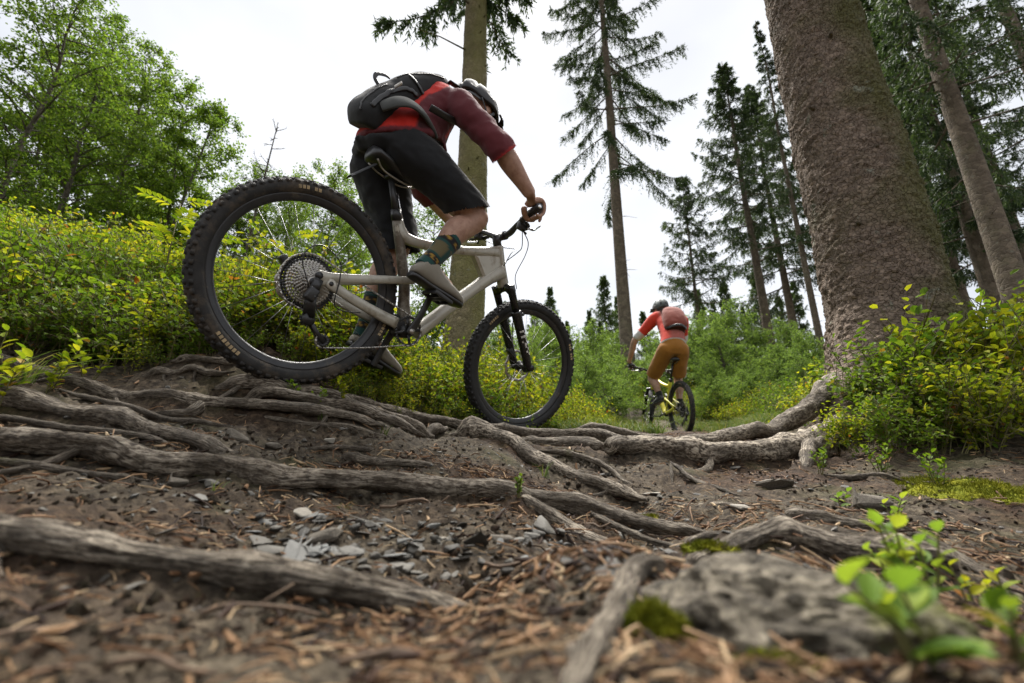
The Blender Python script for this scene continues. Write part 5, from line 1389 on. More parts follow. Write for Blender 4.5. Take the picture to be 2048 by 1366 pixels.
    for t in np.linspace(4.2, 2.6, 14): ch.append(cc0 + R0 * np.array([math.cos(t), 0, math.sin(t)]))
    link("chain", chain_mesh(ch), root)
    # hoses
    if cfg.get('hoses', True):
        sh, tp = sp([-.02, -.20, -.004]), np.array([.90, -.03, .47])
        mb = MB(); mb.tube(spline([sh, sp([.05, -.13, -.05]), sp([.10, -.03, -.05]), sp([.09, .04, -.10]), tp], 8), .0024, 6)
        mb.tube(spline([sp([-.01, -.19, .0]), sp([.06, -.16, -.03]), sp([.13, -.06, -.06]), sp([.14, -.01, -.16]), crown + np.array([.03, -.06, .02])], 8), .0024, 6)
        mb.tube(spline([sp([-.01, .19, .0]), sp([.07, .10, -.02]), sp([.10, .0, -.03]), sp([.05, -.05, -.08]), np.array([.885, -.032, .44])], 8), .0024, 6)
        mb.tube(spline([crown + np.array([.03, -.05, .02]), crown + (axle - crown) * .5 + yv * .05 + np.array([.03, 0, .02]), axle + S @ np.array([-.06, .047, .07])], 6), .0024, 6)
        mb.build("hose", M['black'], root)
    mb = MB(); mb.tube(spline([[-.02, -.095, -.03], [-.075, -.105, .06], [-.03, -.10, .125], [.05, -.10, .10], [.075, -.092, .035], [.085, -.085, -.05], [.13, -.075, -.062], [.2, -.065, -.045]], 6), .0024, 6); mb.build("gear_cable", M['black'], root)
    return root

BIKE1 = frame_matrix((-.7486, 1.5206, .6722), .7156, -.0748, .2417)
build_bike("mountain_bike", "pale silver full suspension mountain bike with muddy tyres ridden by the near rider", BIKE1,
           dict(frame='frame', frame2='frame_dirty', steer=-.193, wb=1.2357, post_top=(.192, 0, .535), pedal=(.471, 0, .117), guard=True, pedal_tilt=.17))

# ------------------------------------------------------------------ people
def cloth_mat(name, rough=.85, bump=.35, scale=260, spec=.25):
    t = NT(name); a = t.n("ShaderNodeAttribute", attribute_name="Col"); v = t.coord("Object")
    n = t.noise(v, scale, 3, .7); n2 = t.noise(v, 14, 4, .6)
    c = t.mix(.30, a.outputs["Color"], t.ramp(n2, [(.3, (.55, .55, .55)), (.7, (1, 1, 1))]), 'MULTIPLY')
    t.bsdf(c, rough, 0, spec, t.bump(n, bump, .002), **{"Sheen Weight": .15}); return t.m
M['cloth'] = cloth_mat("fabric"); M['shell'] = cloth_mat("hard_shell", .6, .0, 50, .25); M['leather'] = cloth_mat("shoe_fabric", .7, .3, 180)
def skin_mat():
    t = NT("skin"); v = t.coord("Object"); n = t.noise(v, 40, 4, .6); n2 = t.noise(v, 300, 3, .7)
    c = t.ramp(n, [(.3, (.30, .165, .115)), (.55, (.40, .24, .175)), (.75, (.45, .285, .215))])
    t.bsdf(c, .55, 0, .4, t.bump(n2, .25, .0015), **{"Subsurface Weight": .08, "Subsurface Radius": (.012, .005, .003), "Subsurface Scale": 1.0}); return t.m
M['skin'] = skin_mat(); M['decal_dark'] = mat_plain('zip_grey', (.05, .05, .05), .4, vary=.2)

def fuse(mb, voxel, smooth_it=6, factor=.5):
    """union of overlapping closed shapes as one continuous surface; returns vertices and faces"""
    me = mb.mesh("fuse", [M['skin']])
    bm = bmesh.new(); bm.from_mesh(me); bmesh.ops.recalc_face_normals(bm, faces=bm.faces); bm.to_mesh(me); bm.free()
    o = bpy.data.objects.new("fuse", me); COL.objects.link(o)
    md = o.modifiers.new("r", 'REMESH'); md.mode = 'VOXEL'; md.voxel_size = voxel; md.adaptivity = 0
    if smooth_it:
        sm = o.modifiers.new("s", 'SMOOTH'); sm.factor = factor; sm.iterations = smooth_it
    dg = bpy.context.evaluated_depsgraph_get(); ev = o.evaluated_get(dg); m2 = ev.to_mesh()
    V = np.zeros(len(m2.vertices) * 3, np.float32); m2.vertices.foreach_get("co", V); V = V.reshape(-1, 3).astype(float)
    Nn = np.zeros(len(m2.vertices) * 3, np.float32); m2.vertices.foreach_get("normal", Nn); Nn = Nn.reshape(-1, 3).astype(float)
    F = [np.array([p.vertices[:] for p in m2.polygons if len(p.vertices) == k]) for k in (3, 4)]
    F = [f for f in F if len(f)]
    ev.to_mesh_clear(); bpy.data.objects.remove(o); bpy.data.meshes.remove(me)
    return V, Nn, F

def limb(mb, pts, rad, n=18, sub=4):
    """rounded limb through the joints, radius (or two) per joint"""
    rad = np.asarray(rad, float); rad = np.column_stack([rad, rad]) if rad.ndim == 1 else rad
    D = spline(np.column_stack([np.asarray(pts, float), rad]), sub)
    P, r = D[:, :3], D[:, 3:]
    d0 = unit(P[0] - P[1]); d1 = unit(P[-1] - P[-2])
    k = np.sin(np.array([.35, .75, 1.1])); c = np.cos(np.array([.35, .75, 1.1]))
    pre = [P[0] + d0 * r[0].mean() * kk for kk in k[::-1]]; prer = [r[0] * cc for cc in c[::-1]]
    post = [P[-1] + d1 * r[-1].mean() * kk for kk in k]; postr = [r[-1] * cc for cc in c]
    mb.tube(np.vstack([pre, P, post]), np.vstack([prer, r, postr]), n, 0)

def loft(mb, secs, n=28, sub=5, power=1.0):
    """secs: centre, back direction, left direction, half width, depth to the back, depth to the front"""
    S = np.array([np.concatenate([c, unit(np.array(b, float)), unit(np.array(l, float)), [w, db, df]]) for c, b, l, w, db, df in secs])
    D = spline(S, sub); a = np.arange(n) / n * 2 * np.pi; ca, sa = np.cos(a), np.sin(a)
    if power != 1: ca = np.sign(ca) * np.abs(ca) ** power; sa = np.sign(sa) * np.abs(sa) ** power
    G = []
    for r in D:
        c, b, l = r[:3], unit(r[3:6]), unit(r[6:9]); l = unit(l - b * (l @ b)); w, db, df = r[9:]
        G.append(c + np.outer(sa * w, l) + np.outer(np.where(ca > 0, ca * db, ca * df), b))
    mb.grid(np.stack(G), closed_v=True, cap=True)

def hand(mb, gc, axis, up, fwd, wrist, wr, scale=1.0, lever=True):
    """a fist closed round a bar: gc centre of the grip, axis points to the thumb side"""
    a, u, f = unit(np.array(axis)), unit(np.array(up)), unit(np.array(fwd)); s = scale
    def q(fx, ux, ax): return gc + f * fx * s + u * ux * s + a * ax * s
    offs = [.031, .0105, -.0105, -.031]; ln = [.98, 1.05, 1.0, .84]
    for i, (o, l) in enumerate(zip(offs, ln)):
        if i == 0 and lever: p = [q(-.022, .034, o * .8), q(.010, .036, o), q(.044 * l, .022, o + .004), q(.060, -.002, o + .010), q(.056, -.022, o + .014)]
        else: p = [q(-.024, .032, o * .8), q(.008, .037, o), q(.037 * l, .021, o), q(.034 * l, -.013, o), q(.006, -.029, o), q(-.008, -.024, o)]
        r = [.0105, .0105, .0092, .0084, .0078, .0064][:len(p)]
        limb(mb, p, np.array(r) * s, 12, 3)
    limb(mb, [q(-.040, .008, .018), q(-.030, -.010, .030), q(-.010, -.026, .034), q(.016, -.028, .030)], np.array([.0135, .0118, .0100, .0082]) * s, 12, 3)   # thumb
    lf = unit(np.asarray(wrist) - gc)
    loft(mb, [(q(.010, .033, 0), u, a, .041 * s, .013 * s, .012 * s), (q(-.018, .030, .001), u, a, .042 * s, .016 * s, .017 * s), (gc * .45 + np.asarray(wrist) * .55 + u * .012, u, a, .036 * s, .016 * s, .020 * s), (np.asarray(wrist), u, a, wr * 1.12, wr * .82, wr * .82)], 20, 4)

def cut(V, F, planes, snap=.012):
    """open the garment at its hems: drop what lies beyond each plane (point, outward normal, reach) and trim the edge straight"""
    V = V.copy(); keep = np.ones(len(V), bool)
    for p, n, r in planes:
        n = unit(np.asarray(n, float)); d = V - np.asarray(p); h = d @ n; near = np.linalg.norm(d, axis=1) < r
        keep &= ~((h > 0) & near)
        t = near & (h <= 0) & (h > -snap); V[t] -= np.outer(h[t] * smooth(-snap, -snap * .3, h[t]), n)
    F = [f[keep[f].all(1)] for f in F]; u = np.unique(np.concatenate([f.ravel() for f in F])); m = np.zeros(len(V), int); m[u] = np.arange(len(u))
    return V[u], [m[f] for f in F if len(f)]

def put(name, parent, V, F, mat, col=None):
    return link(name, make_mesh(name, V, F, M[mat] if isinstance(mat, str) else mat, col=col), parent)

def wrinkle(V, N, amp, freq, seed, stretch=(1, 1, 1)):
    n = fbm(V * np.array(stretch) * freq, seed, 3); r = 1 - np.abs(fbm(V * np.array(stretch) * freq * .7 + 9, seed + 4, 2)) * 2
    return V + N * ((n * .7 + r * .5) * amp)[:, None]

def shoe(parent, heel, toe, lat, colup, colsole, seed=0, w=1.0):
    """heel and toe: points on the sole line"""
    heel, toe = np.asarray(heel, float), np.asarray(toe, float); L = np.linalg.norm(toe - heel); f = (toe - heel) / L
    l = unit(np.asarray(lat, float) - f * (np.asarray(lat) @ f)); u = np.cross(f, l)
    if u[2] < 0: u = -u
    prof = [(-.02, .018, .030, .040), (.03, .030, .052, .040), (.14, .034, .098, .036), (.30, .033, .104, .030), (.42, .036, .082, .026), (.58, .043, .063, .020), (.74, .047, .050, .016), (.88, .041, .040, .014), (.97, .026, .030, .016), (1.01, .012, .020, .018)]
    mb = MB(); secs = []
    for t, ww, h, _ in prof:
        c = heel + f * t * L + u * (.016 + h * .45); secs.append((c, u, l, ww * w, h * .55, h * .45))
    G0 = MB(); loft(G0, [(c, b, l, w_, a_, b_) for c, b, l, w_, a_, b_ in secs], 24, 4, .85)
    V, N, F = fuse(G0, .006, 3); V = wrinkle(V, N, .0012, 30, seed)
    t_ = (V - heel) @ f / L; h_ = (V - heel) @ u
    col = np.array(colup) * np.ones((len(V), 1)); low = smooth(.030, .018, h_ + t_ * 0)[:, None]; col = col * (1 - low) + np.array(colsole) * low
    tongue = ((t_ > .30) & (t_ < .60) & (np.abs((V - heel) @ l) < .014))[:, None]; col = np.where(tongue, col * .45, col)
    up_ = put("shoe", parent, V, F, 'leather', col)
    mb = MB(); S = []
    for t, ww, h, _ in prof:
        rise = .010 * max(0, (t - .75) / .25) ** 2
        S.append((heel + f * t * L + u * (.009 + rise), u, l, ww * w * 1.05, .011, .011))
    G1 = MB(); loft(G1, S, 20, 4, .7); G1.M = G1.M
    G1.build("sole", M['black'], up_)
    mb = MB()
    for q in np.linspace(.36, .60, 5):                     # laces
        hh = np.interp(q, [.3, .42, .58, .74], [.125, .104, .081, .066]); c = heel + f * q * L + u * (hh + .0015)
        mb.tube([c - l * .020 - u * .006, c + u * .0015, c + l * .020 - u * .006], .0022, 6)
    mb.build("lace", M['black'], up_)
    return up_

def head_parts(mb, c, fwd, up, s=1.0):
    f, u = unit(np.array(fwd, float)), unit(np.array(up, float)); u = unit(u - f * (u @ f)); l = np.cross(u, f)
    Mx = np.column_stack([f, l, u])
    def q(x, y, z): return np.asarray(c) + Mx @ np.array([x, y, z]) * s
    mb.blob(q(-.012, 0, .022), np.array([.098, .077, .092]) * s, 12, M=Mx); mb.blob(q(.028, 0, -.045), np.array([.060, .056, .064]) * s, 12, M=Mx)
    mb.blob(q(.062, 0, -.088), np.array([.024, .026, .020]) * s, 8, M=Mx)
    limb(mb, [q(.082, 0, .010), q(.100, 0, -.018), q(.096, 0, -.030)], np.array([.008, .012, .010]) * s, 10, 3)      # nose
    for sg in (-1, 1):
        mb.blob(q(.074, .033 * sg, .022), np.array([.014, .022, .010]) * s, 8, M=Mx)                                # brow
        mb.blob(q(.058, .038 * sg, -.030), np.array([.024, .020, .020]) * s, 8, M=Mx)                               # cheek
        mb.blob(q(-.008, .077 * sg, -.010), np.array([.020, .009, .032]) * s, 8, M=Mx)                              # ear
    limb(mb, [q(.084, -.020, -.058), q(.093, 0, -.056), q(.084, .020, -.058)], np.array([.007, .009, .007]) * s, 8, 3)  # lips
    return q, Mx

def helmet(parent, c, fwd, up, s, coltop, colside, visor=True, pale=None):
    f, u = unit(np.array(fwd, float)), unit(np.array(up, float)); u = unit(u - f * (u @ f)); l = np.cross(u, f); Mx = np.column_stack([f, l, u])
    nu, nv = 40, 64; U, A = np.meshgrid(np.linspace(0.02, 1, nu), np.arange(nv) / nv * 2 * np.pi, indexing='ij')
    # lower edge: high over the brow, low over the nape
    edge = 1.72 - .20 * np.cos(A) + .22 * np.exp(-((np.abs(np.arctan2(np.sin(A), np.cos(A))) - 1.9) / .5) ** 2)
    T = U * edge
    X = np.stack([np.sin(T) * np.cos(A) * .150 - .014, np.sin(T) * np.sin(A) * .108, np.cos(T) * .122 + .028], -1)
    ridge = .006 * np.cos(A * 2 + np.pi) ** 2 + .005 * np.cos(6 * np.arctan2(X[..., 1] * 7, .10)) * smooth(.15, .5, U) * (1 - smooth(.85, 1, U))
    nrm = unit(X - np.array([-.014, 0, .028])); X = X + nrm * ridge[..., None]
    # vents: long slots pushed in
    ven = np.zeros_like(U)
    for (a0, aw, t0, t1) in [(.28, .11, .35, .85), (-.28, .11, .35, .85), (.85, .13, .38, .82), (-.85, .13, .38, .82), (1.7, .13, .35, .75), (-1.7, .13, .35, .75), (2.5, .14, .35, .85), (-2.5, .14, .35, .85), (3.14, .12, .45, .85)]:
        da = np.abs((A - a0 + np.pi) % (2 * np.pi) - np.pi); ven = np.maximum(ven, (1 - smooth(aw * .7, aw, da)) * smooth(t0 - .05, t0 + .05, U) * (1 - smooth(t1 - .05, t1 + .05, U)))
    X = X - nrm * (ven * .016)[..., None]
    inner = (X - nrm * .016)[::-1]
    W = np.concatenate([X, inner]) ; W = W @ Mx.T * s + np.asarray(c)
    hgt = smooth(.95, .45, U + .25 * (np.cos(A) < -.2) * 0)
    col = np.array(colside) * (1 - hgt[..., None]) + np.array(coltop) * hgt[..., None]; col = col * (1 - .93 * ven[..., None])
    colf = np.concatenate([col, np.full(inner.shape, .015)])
    mb = MB(); mb.grid(W, closed_v=True, col=colf); h = mb.build("helmet", M['shell'], parent)
    def q(x, y, z): return np.asarray(c) + Mx @ np.array([x, y, z]) * s
    mb = MB()
    if visor:
        rows = []
        for t in np.linspace(0, 1, 8):
            rows.append([q(.118 + .085 * t - .035 * abs(y) ** 2, y * (.098 - .018 * t), .062 - .030 * t - .030 * y * y) for y in np.linspace(-1, 1, 15)])
        G = np.array(rows); mb.grid(np.concatenate([G, (G - Mx @ np.array([0, 0, .004]) * s)[::-1]]), cap=False)
        for sg in (-1, 1): mb.tube([q(.060, .108 * sg, .020), q(.10, .099 * sg, .030), q(.125, .080 * sg, .040)], .006 * s, 8)
        mb.build("visor", M['black'], h)
    mb = MB()
    for sg in (-1, 1):
        mb.tube(spline([q(.035, .098 * sg, -.01), q(.022, .086 * sg, -.06), q(.038, .060 * sg, -.105), q(.046, .0, -.122)], 4), np.array([[.0085, .0016]] * 13) * s, 6, up=f)
        mb.tube(spline([q(-.07, .092 * sg, -.03), q(-.02, .090 * sg, -.055), q(.022, .086 * sg, -.062)], 4), np.array([[.0075, .0016]] * 9) * s, 6, up=u)
    mb.tube(spline([q(-.06, .088, -.035), q(-.125, .05, -.04), q(-.140, 0, -.04), q(-.125, -.05, -.04), q(-.06, -.088, -.035)], 4), np.array([[.012, .003]] * 17) * s, 8, up=u)
    mb.build("strap", M['black'], h)
    return h

def sock(parent, pts, rad, colf):
    mb = MB(); D = spline(np.column_stack([pts, rad]), 10); mb.tube(D[:, :3], D[:, 3], 24)
    V = mb.V[0]; n = len(D); t = np.concatenate([np.repeat(np.linspace(0, 1, n), 24), [0, 1]]); a = np.concatenate([np.tile(np.arange(24) / 24, n), [0, 0]])
    mb.C[0] = colf(t, a); mb.hascol = True
    return mb.build("sock", M['cloth'], parent)

def rider_one():
    g = np.random.default_rng(5)
    J = dict(hipR=(.18, -.020, .665), hipL=(.18, .150, .630), knR=(.560, -.135, .530), knL=(.378, .135, .335), anR=(.385, -.132, .235), anL=(.338, .128, -.080),
             shR=(.335, -.130, .940), shL=(.425, .225, 1.035), elR=(.455, -.300, .786), elL=(.53, .360, .790), wrR=(.636, -.352, .662), wrL=(.765, .365, .700), neck=(.395, .062, 1.075), head=(.562, .070, 1.130))
    J = {k: np.array(v) for k, v in J.items()}
    root = empty("person"); root.matrix_world = Matrix(BIKE1.tolist())
    tag(root, "person in a red and maroon jersey and black shorts crouched over the silver mountain bike", "person")
    up = unit(np.array([-.075, .239, .968]))
    # ---- body
    mb = MB(); S = steer_matrix(-.193); C = np.array([.858, 0, .606])
    for sg, w, e, h, sh in ((-1, J['wrR'], J['elR'], 'R', J['shR']), (1, J['wrL'], J['elL'], 'L', J['shL'])):
        gc = C + S @ np.array([-.077, .340 * sg, .043]); ax = S @ unit(np.array([.18, -sg, -.06]))
        hand(mb, gc, ax, S @ np.array([-.35, 0, .94]), S @ np.array([.94, 0, .35]), w, .031, 1.12)
        limb(mb, [sh, (sh + e) / 2, e, e * .65 + w * .35, e * .2 + w * .8, w], [.056, .050, .042, .045, .033, .029], 18)
    for hp, kn, an, sg in ((J['hipR'], J['knR'], J['anR'], -1), (J['hipL'], J['knL'], J['anL'], 1)):
        v = unit(an - kn); back = np.array([-1.0, 0, 0]) - v * (-v[0]); back = unit(back)
        limb(mb, [hp, hp * .55 + kn * .45, kn - unit(kn - hp) * .06, kn, kn + v * .07 + back * .004, kn * .64 + an * .36 + back * .018, kn * .3 + an * .7 + back * .006, an], [.070, .070, .062, .058, .053, .058, .042, .036], 20)
        mb.blob(kn + unit(unit(kn - hp) - v) * .012, (.050, .046, .050), 10)
        tip = an + (np.array([.13, 0, -.055]) if sg < 0 else np.array([.13, 0, -.085])); limb(mb, [an, tip], [.034, .026], 12)
    loft(mb, [((.19, .06, .67), (-.9, 0, .3), (0, 1, 0), .10, .08, .08), ((.235, .05, .80), (-.85, 0, .5), (0, 1, .1), .12, .08, .10), ((.31, .05, .96), (-.8, 0, .6), (.15, .94, .28), .15, .09, .10), ((.385, .06, 1.06), (-.7, 0, .7), (.2, .93, .27), .10, .05, .06)])
    limb(mb, [J['neck'], J['neck'] * .5 + J['head'] * .5 + [0, 0, -.01], J['head'] + [-.02, 0, -.03]], [.062, .056, .058], 18)
    fw = unit(np.array([.90, .02, -.38])); head_parts(mb, J['head'], fw, up, .95)
    V, N, F = fuse(mb, .0052, 4, .5)
    put("body", root, V, F, 'skin')
    # ---- jersey
    mb = MB()
    secs = [((.215, .05, .735), (-.90, 0, -.44), (0, 1, .0), .166, .200, .195), ((.225, .05, .790), (-.98, 0, .16), (0, 1, .03), .158, .140, .190), ((.258, .050, .865), (-.86, 0, .5), (.05, .97, .15), .156, .102, .152),
            ((.302, .052, .955), (-.80, 0, .6), (.15, .94, .28), .166, .104, .124), ((.345, .057, 1.018), (-.70, 0, .7), (.2, .93, .27), .168, .090, .105), ((.388, .062, 1.062), (-.6, 0, .78), (.2, .93, .27), .112, .060, .075), ((.414, .064, 1.080), (-.6, 0, .78), (.2, .93, .27), .066, .056, .060)]
    loft(mb, secs, 30, 5)
    sl = [([(.372, -.045, 1.010), J['shR'] + [.0, .0, .002], J['shR'] * .5 + J['elR'] * .5 + [0, 0, -.004], J['elR'] + [0, 0, -.006], J['elR'] * .68 + J['wrR'] * .32], [.066, .064, .057, .056, .056]),
          ([(.402, .165, 1.045), J['shL'], J['shL'] * .5 + J['elL'] * .5, J['elL'], J['elL'] * .48 + J['wrL'] * .52], [.086, .086, .070, .062, .055])]
    for p, r in sl: limb(mb, p, r, 20)
    V, N, F = fuse(mb, .0085, 8, .6)
    V = wrinkle(V, N, .0085, 10, 3, (1.2, .7, 1.2)); V = wrinkle(V, N, .0055, 19, 6, (1.3, .6, 1.3)); V = wrinkle(V, N, .0030, 34, 8)
    V, F = cut(V, F, [(J['elR'] * .80 + J['wrR'] * .20, J['wrR'] - J['elR'], .15), (J['elL'] * .60 + J['wrL'] * .40, J['wrL'] - J['elL'], .15)])
    red, mar, dark = np.array([.52, .022, .014]), np.array([.105, .018, .024]), np.array([.030, .014, .017])
    sp = np.array([s[0] for s in secs]); bd = np.array([unit(np.array(s[1])) for s in secs])
    D = ((V[:, None] - sp[None]) ** 2).sum(-1); w = 1 / (D + 1e-4) ** 2; w /= w.sum(1, keepdims=True)
    bk = ((V[:, None] - sp[None]) * bd[None]).sum(-1); bk = (bk * w).sum(1); along = (w * np.linspace(0, 1, len(secs))).sum(1)
    wob = fbm(V * 9, 5, 3) * .022
    isred = smooth(.044, .050, bk + wob); low = (1 - smooth(.26, .32, along)) * (1 - smooth(.165, .178, V[:, 0] + wob * .5)); isred = np.maximum(isred, low)
    belly = smooth(.095, .115, -bk + wob) * (1 - smooth(.60, .66, along)); isred = np.maximum(isred, belly)
    dk = smooth(.0, .05, fbm(V * np.array([7, 4, 12]), 15, 3)) * (1 - smooth(.10, .15, -V[:, 1])) * .85
    hem = 1 - smooth(.016, .024, (V - sp[0]) @ unit(np.array([-.44, 0, .9])))
    def segd(a, b, P): t = np.clip(((P - a) @ (b - a)) / ((b - a) @ (b - a)), 0, 1); return np.linalg.norm(P - a - t[:, None] * (b - a), axis=1)
    sleeve = np.maximum(1 - smooth(.075, .090, segd(J['shR'], J['elR'], V)), 1 - smooth(.075, .090, segd(J['shL'], J['elL'], V)))
    sleeve = np.maximum(sleeve, 1 - smooth(.06, .07, segd(J['elR'], J['wrR'], V)))
    col = mar * (1 - dk[:, None]) + dark * dk[:, None]
    isred = isred * (1 - sleeve); col = col * (1 - isred[:, None]) + red * isred[:, None]
    col = col * (1 - hem[:, None]) + mar * 1.1 * hem[:, None]
    cuff = J['elR'] * .80 + J['wrR'] * .20; dcf = (V - cuff) @ unit(J['wrR'] - J['elR']); inr = np.linalg.norm(V - cuff, axis=1) < .075
    cf = (smooth(-.012, -.008, dcf) * inr)[:, None]; col = col * (1 - cf) + np.array([.36, .03, .03]) * cf
    yel = (1 - smooth(.012, .016, np.abs(V[:, 0] - .335 - (V[:, 1] + .06) * .2))) * (np.abs(V[:, 1] + .060) < .030) * smooth(.03, .05, bk); col = col * (1 - yel[:, None]) + np.array([.62, .30, .03]) * yel[:, None]
    put("jersey", root, V, F, 'cloth', col)
    # ---- shorts
    mb = MB()
    loft(mb, [((.165, .07, .612), (-1, 0, .0), (0, 1, 0), .110, .105, .12), ((.155, .062, .650), (-.97, 0, -.1), (0, 1, 0), .148, .118, .145), ((.185, .052, .685), (-.93, 0, -.3), (0, 1, 0), .150, .158, .168), ((.215, .05, .732), (-.90, 0, -.44), (0, 1, 0), .150, .188, .182)], 28, 5)
    limb(mb, [(.20, -.020, .672), (.30, -.065, .645), (.43, -.108, .588), (.53, -.130, .545), (.60, -.140, .512)], [.104, .094, .085, .080, .074], 24)
    kL = J['knL']; limb(mb, [(.19, .158, .620), (.245, .152, .548), (.315, .140, .450), (.375, .135, .345), (.40, .133, .275)], [.106, .104, .099, .096, .095], 24)
    V, N, F = fuse(mb, .0085, 5, .6)
    V = wrinkle(V, N, .0100, 9, 21, (.7, 1.3, 1.5)); V = wrinkle(V, N, .0060, 17, 24, (.6, 1.2, 1.7)); V = wrinkle(V, N, .0034, 32, 27)
    V, F = cut(V, F, [((.498, -.14, .536), (.55, .0, -.84), .21), ((.385, .135, .312), (.35, -.03, -.94), .19)])
    put("shorts", root, V, F, 'cloth', np.array([.011, .012, .014]) * np.ones((len(V), 1)))
    # ---- socks, shoes
    def scol(t, a):
        teal, blk, yel, tan = np.array([.012, .055, .050]), np.array([.012, .012, .012]), np.array([.30, .18, .03]), np.array([.12, .10, .05])
        c = np.tile(teal, (len(t), 1)); n = fbm(np.column_stack([np.cos(a * 6.283) * 2.2, np.sin(a * 6.283) * 2.2, t * 7]), 3, 2)
        for lo, hi in ((.20, .36), (.72, .88)): c = np.where(((t > lo) & (t < hi))[:, None], blk, c); c = np.where(((t > lo + .03) & (t < hi - .03) & (np.sin(a * 6.283 * 7 + t * 25) > .25))[:, None], yel, c)
        c = np.where(((t > .42) & (t < .66) & (n > .02))[:, None], tan, c); return c
    for kn, an in ((J['knR'], J['anR']), (J['knL'], J['anL'])):
        v = unit(kn - an); bk_ = unit(np.array([-1.0, 0, 0]) + v * v[0])
        sock(root, [an - v * .030, an + v * .01, an + v * .06, an + v * .125 + bk_ * .004, an + v * .165 + bk_ * .006], [.040, .0395, .043, .0495, .053], scol)
    shoe(root, (.318, -.136, .150), (.588, -.150, .104), (0, 1, 0), (.235, .215, .175), (.05, .045, .04), 1)
    shoe(root, (.288, .130, -.158), (.572, .150, -.236), (0, 1, 0), (.235, .215, .175), (.05, .045, .04), 2)
    helmet(root, J['head'] + fw * -.005 + up * .006, fw, up, .92, (.150, .152, .160), (.028, .029, .031))
    return root, J

def backpack_one():
    e = empty("backpack"); e.matrix_world = Matrix(BIKE1.tolist())
    tag(e, "black hydration backpack worn high on the near rider's back", "backpack")
    mb = MB(); L = (0, .95, .30); L2 = (.15, .94, .28)
    loft(mb, [((.044, .045, .690), (-.9, 0, -.2), L, .080, .052, .03), ((.060, .045, .738), (-.97, 0, .1), L, .100, .095, .04), ((.100, .045, .785), (-.97, 0, .25), L, .104, .112, .05), ((.128, .046, .840), (-.88, 0, .46), L, .100, .104, .05), ((.150, .047, .872), (-.82, 0, .55), L, .095, .098, .04)], 26, 5, .8)
    loft(mb, [((.138, .047, .858), (-.85, 0, .5), L, .098, .092, .04), ((.180, .05, .925), (-.75, 0, .65), L2, .106, .096, .05), ((.240, .054, 1.002), (-.65, 0, .75), L2, .106, .082, .05), ((.300, .058, 1.068), (-.5, 0, .85), L2, .100, .055, .04), ((.338, .06, 1.108), (-.4, 0, .9), L2, .065, .022, .02)], 26, 5, .8)
    V, N, F = fuse(mb, .0085, 5, .5); V = wrinkle(V, N, .005, 13, 51); V = wrinkle(V, N, .0018, 40, 57)
    blk, gry = np.array([.017, .018, .019]), np.array([.060, .060, .054]); n = smooth(.05, .25, fbm(V * 8, 61, 3))[:, None] * ((V[:, 2] < .86) * (V[:, 2] > .70))[:, None]
    body = put("pack_body", e, V, F, 'cloth', blk * (1 - n) + gry * n)
    def drape(path, r, name, mat, flat=.35, sub=8):
        P = spline(path, sub); Q = []; ups = []
        for p in P: k = ((V - p) ** 2).sum(1).argmin(); Q.append(V[k] + N[k] * r * flat); ups.append(N[k])
        Q = np.array(Q); Q[1:-1] = (Q[:-2] + Q[1:-1] * 2 + Q[2:]) / 4
        m = MB(); m.tube(Q, np.column_stack([np.full(len(Q), r * flat), np.full(len(Q), r)]), 8, up=np.mean(ups, 0)); return m.build(name, M[mat], body)
    drape([(.000, -.06, .74), (.02, -.07, .80), (.06, -.07, .86), (.11, -.07, .90), (.17, -.075, .90)], .010, "compression_strap", 'black')
    drape([(.10, -.06, .99), (.14, -.07, .96), (.19, -.075, .93), (.23, -.08, .93)], .009, "compression_strap", 'black')
    drape([(-.03, -.03, .70), (-.05, -.035, .76), (-.03, -.04, .83), (.02, -.045, .90)], .0035, "zip", 'decal_dark', .6)
    drape([(.05, -.03, .96), (.12, -.04, 1.02), (.20, -.05, 1.06), (.28, -.05, 1.09)], .0035, "zip", 'decal_dark', .6)
    mb = MB(); mb.tube(spline([(.040, .03, .880), (.016, .03, .895), (.018, .035, .922), (.050, .04, .945), (.075, .04, .950)], 5), np.array([[.009, .003]] * 21), 8); mb.build("handle", M['black'], body)
    mb = MB()                                                        # hip belt wing across the right flank
    W = [((.040, -.055, .750), .034), ((.075, -.092, .785), .040), ((.122, -.110, .808), .039), ((.180, -.116, .806), .031), ((.238, -.110, .785), .019), ((.285, -.09, .770), .012)]
    D = spline(np.array([list(p) + [r] for p, r in W]), 4); mb.tube(D[:, :3], np.column_stack([D[:, 3], np.full(len(D), .010)]), 12, up=(.35, 0, 1))
    V = mb.V[0]; o = put("hip_belt", e, V, mb.F, 'cloth', np.array([.05, .053, .05]) * np.ones((len(V), 1)))
    mb = MB()
    mb.tube(spline([(.300, -.03, 1.085), (.372, -.045, 1.080), (.425, -.060, 1.020), (.430, -.085, .945), (.375, -.125, .885), (.290, -.140, .850), (.200, -.128, .840)], 5), np.array([[.005, .015]] * 31), 10)
    mb.tube(spline([(.320, .13, 1.12), (.40, .14, 1.12), (.46, .14, 1.05), (.45, .17, .96)], 5), np.array([[.006, .022]] * 16), 10)
    V = mb.V[0]; mb.build("shoulder_strap", M['black'], e)
    mb = MB(); mb.tube(spline([(.352, -.09, .735), (.385, -.07, .71), (.395, -.065, .66), (.40, -.06, .60)], 4), np.array([[.009, .0016]] * 13), 6); mb.build("strap_tail", M['black'], e)
    mb = MB(); mb.box((.070, -.075, .865), (.004, .05, .012), M=np.array(Matrix.Rotation(-.5, 3, 'Y'))); mb.build("reflective_print", M['decal'], e)
rider_one(); backpack_one()

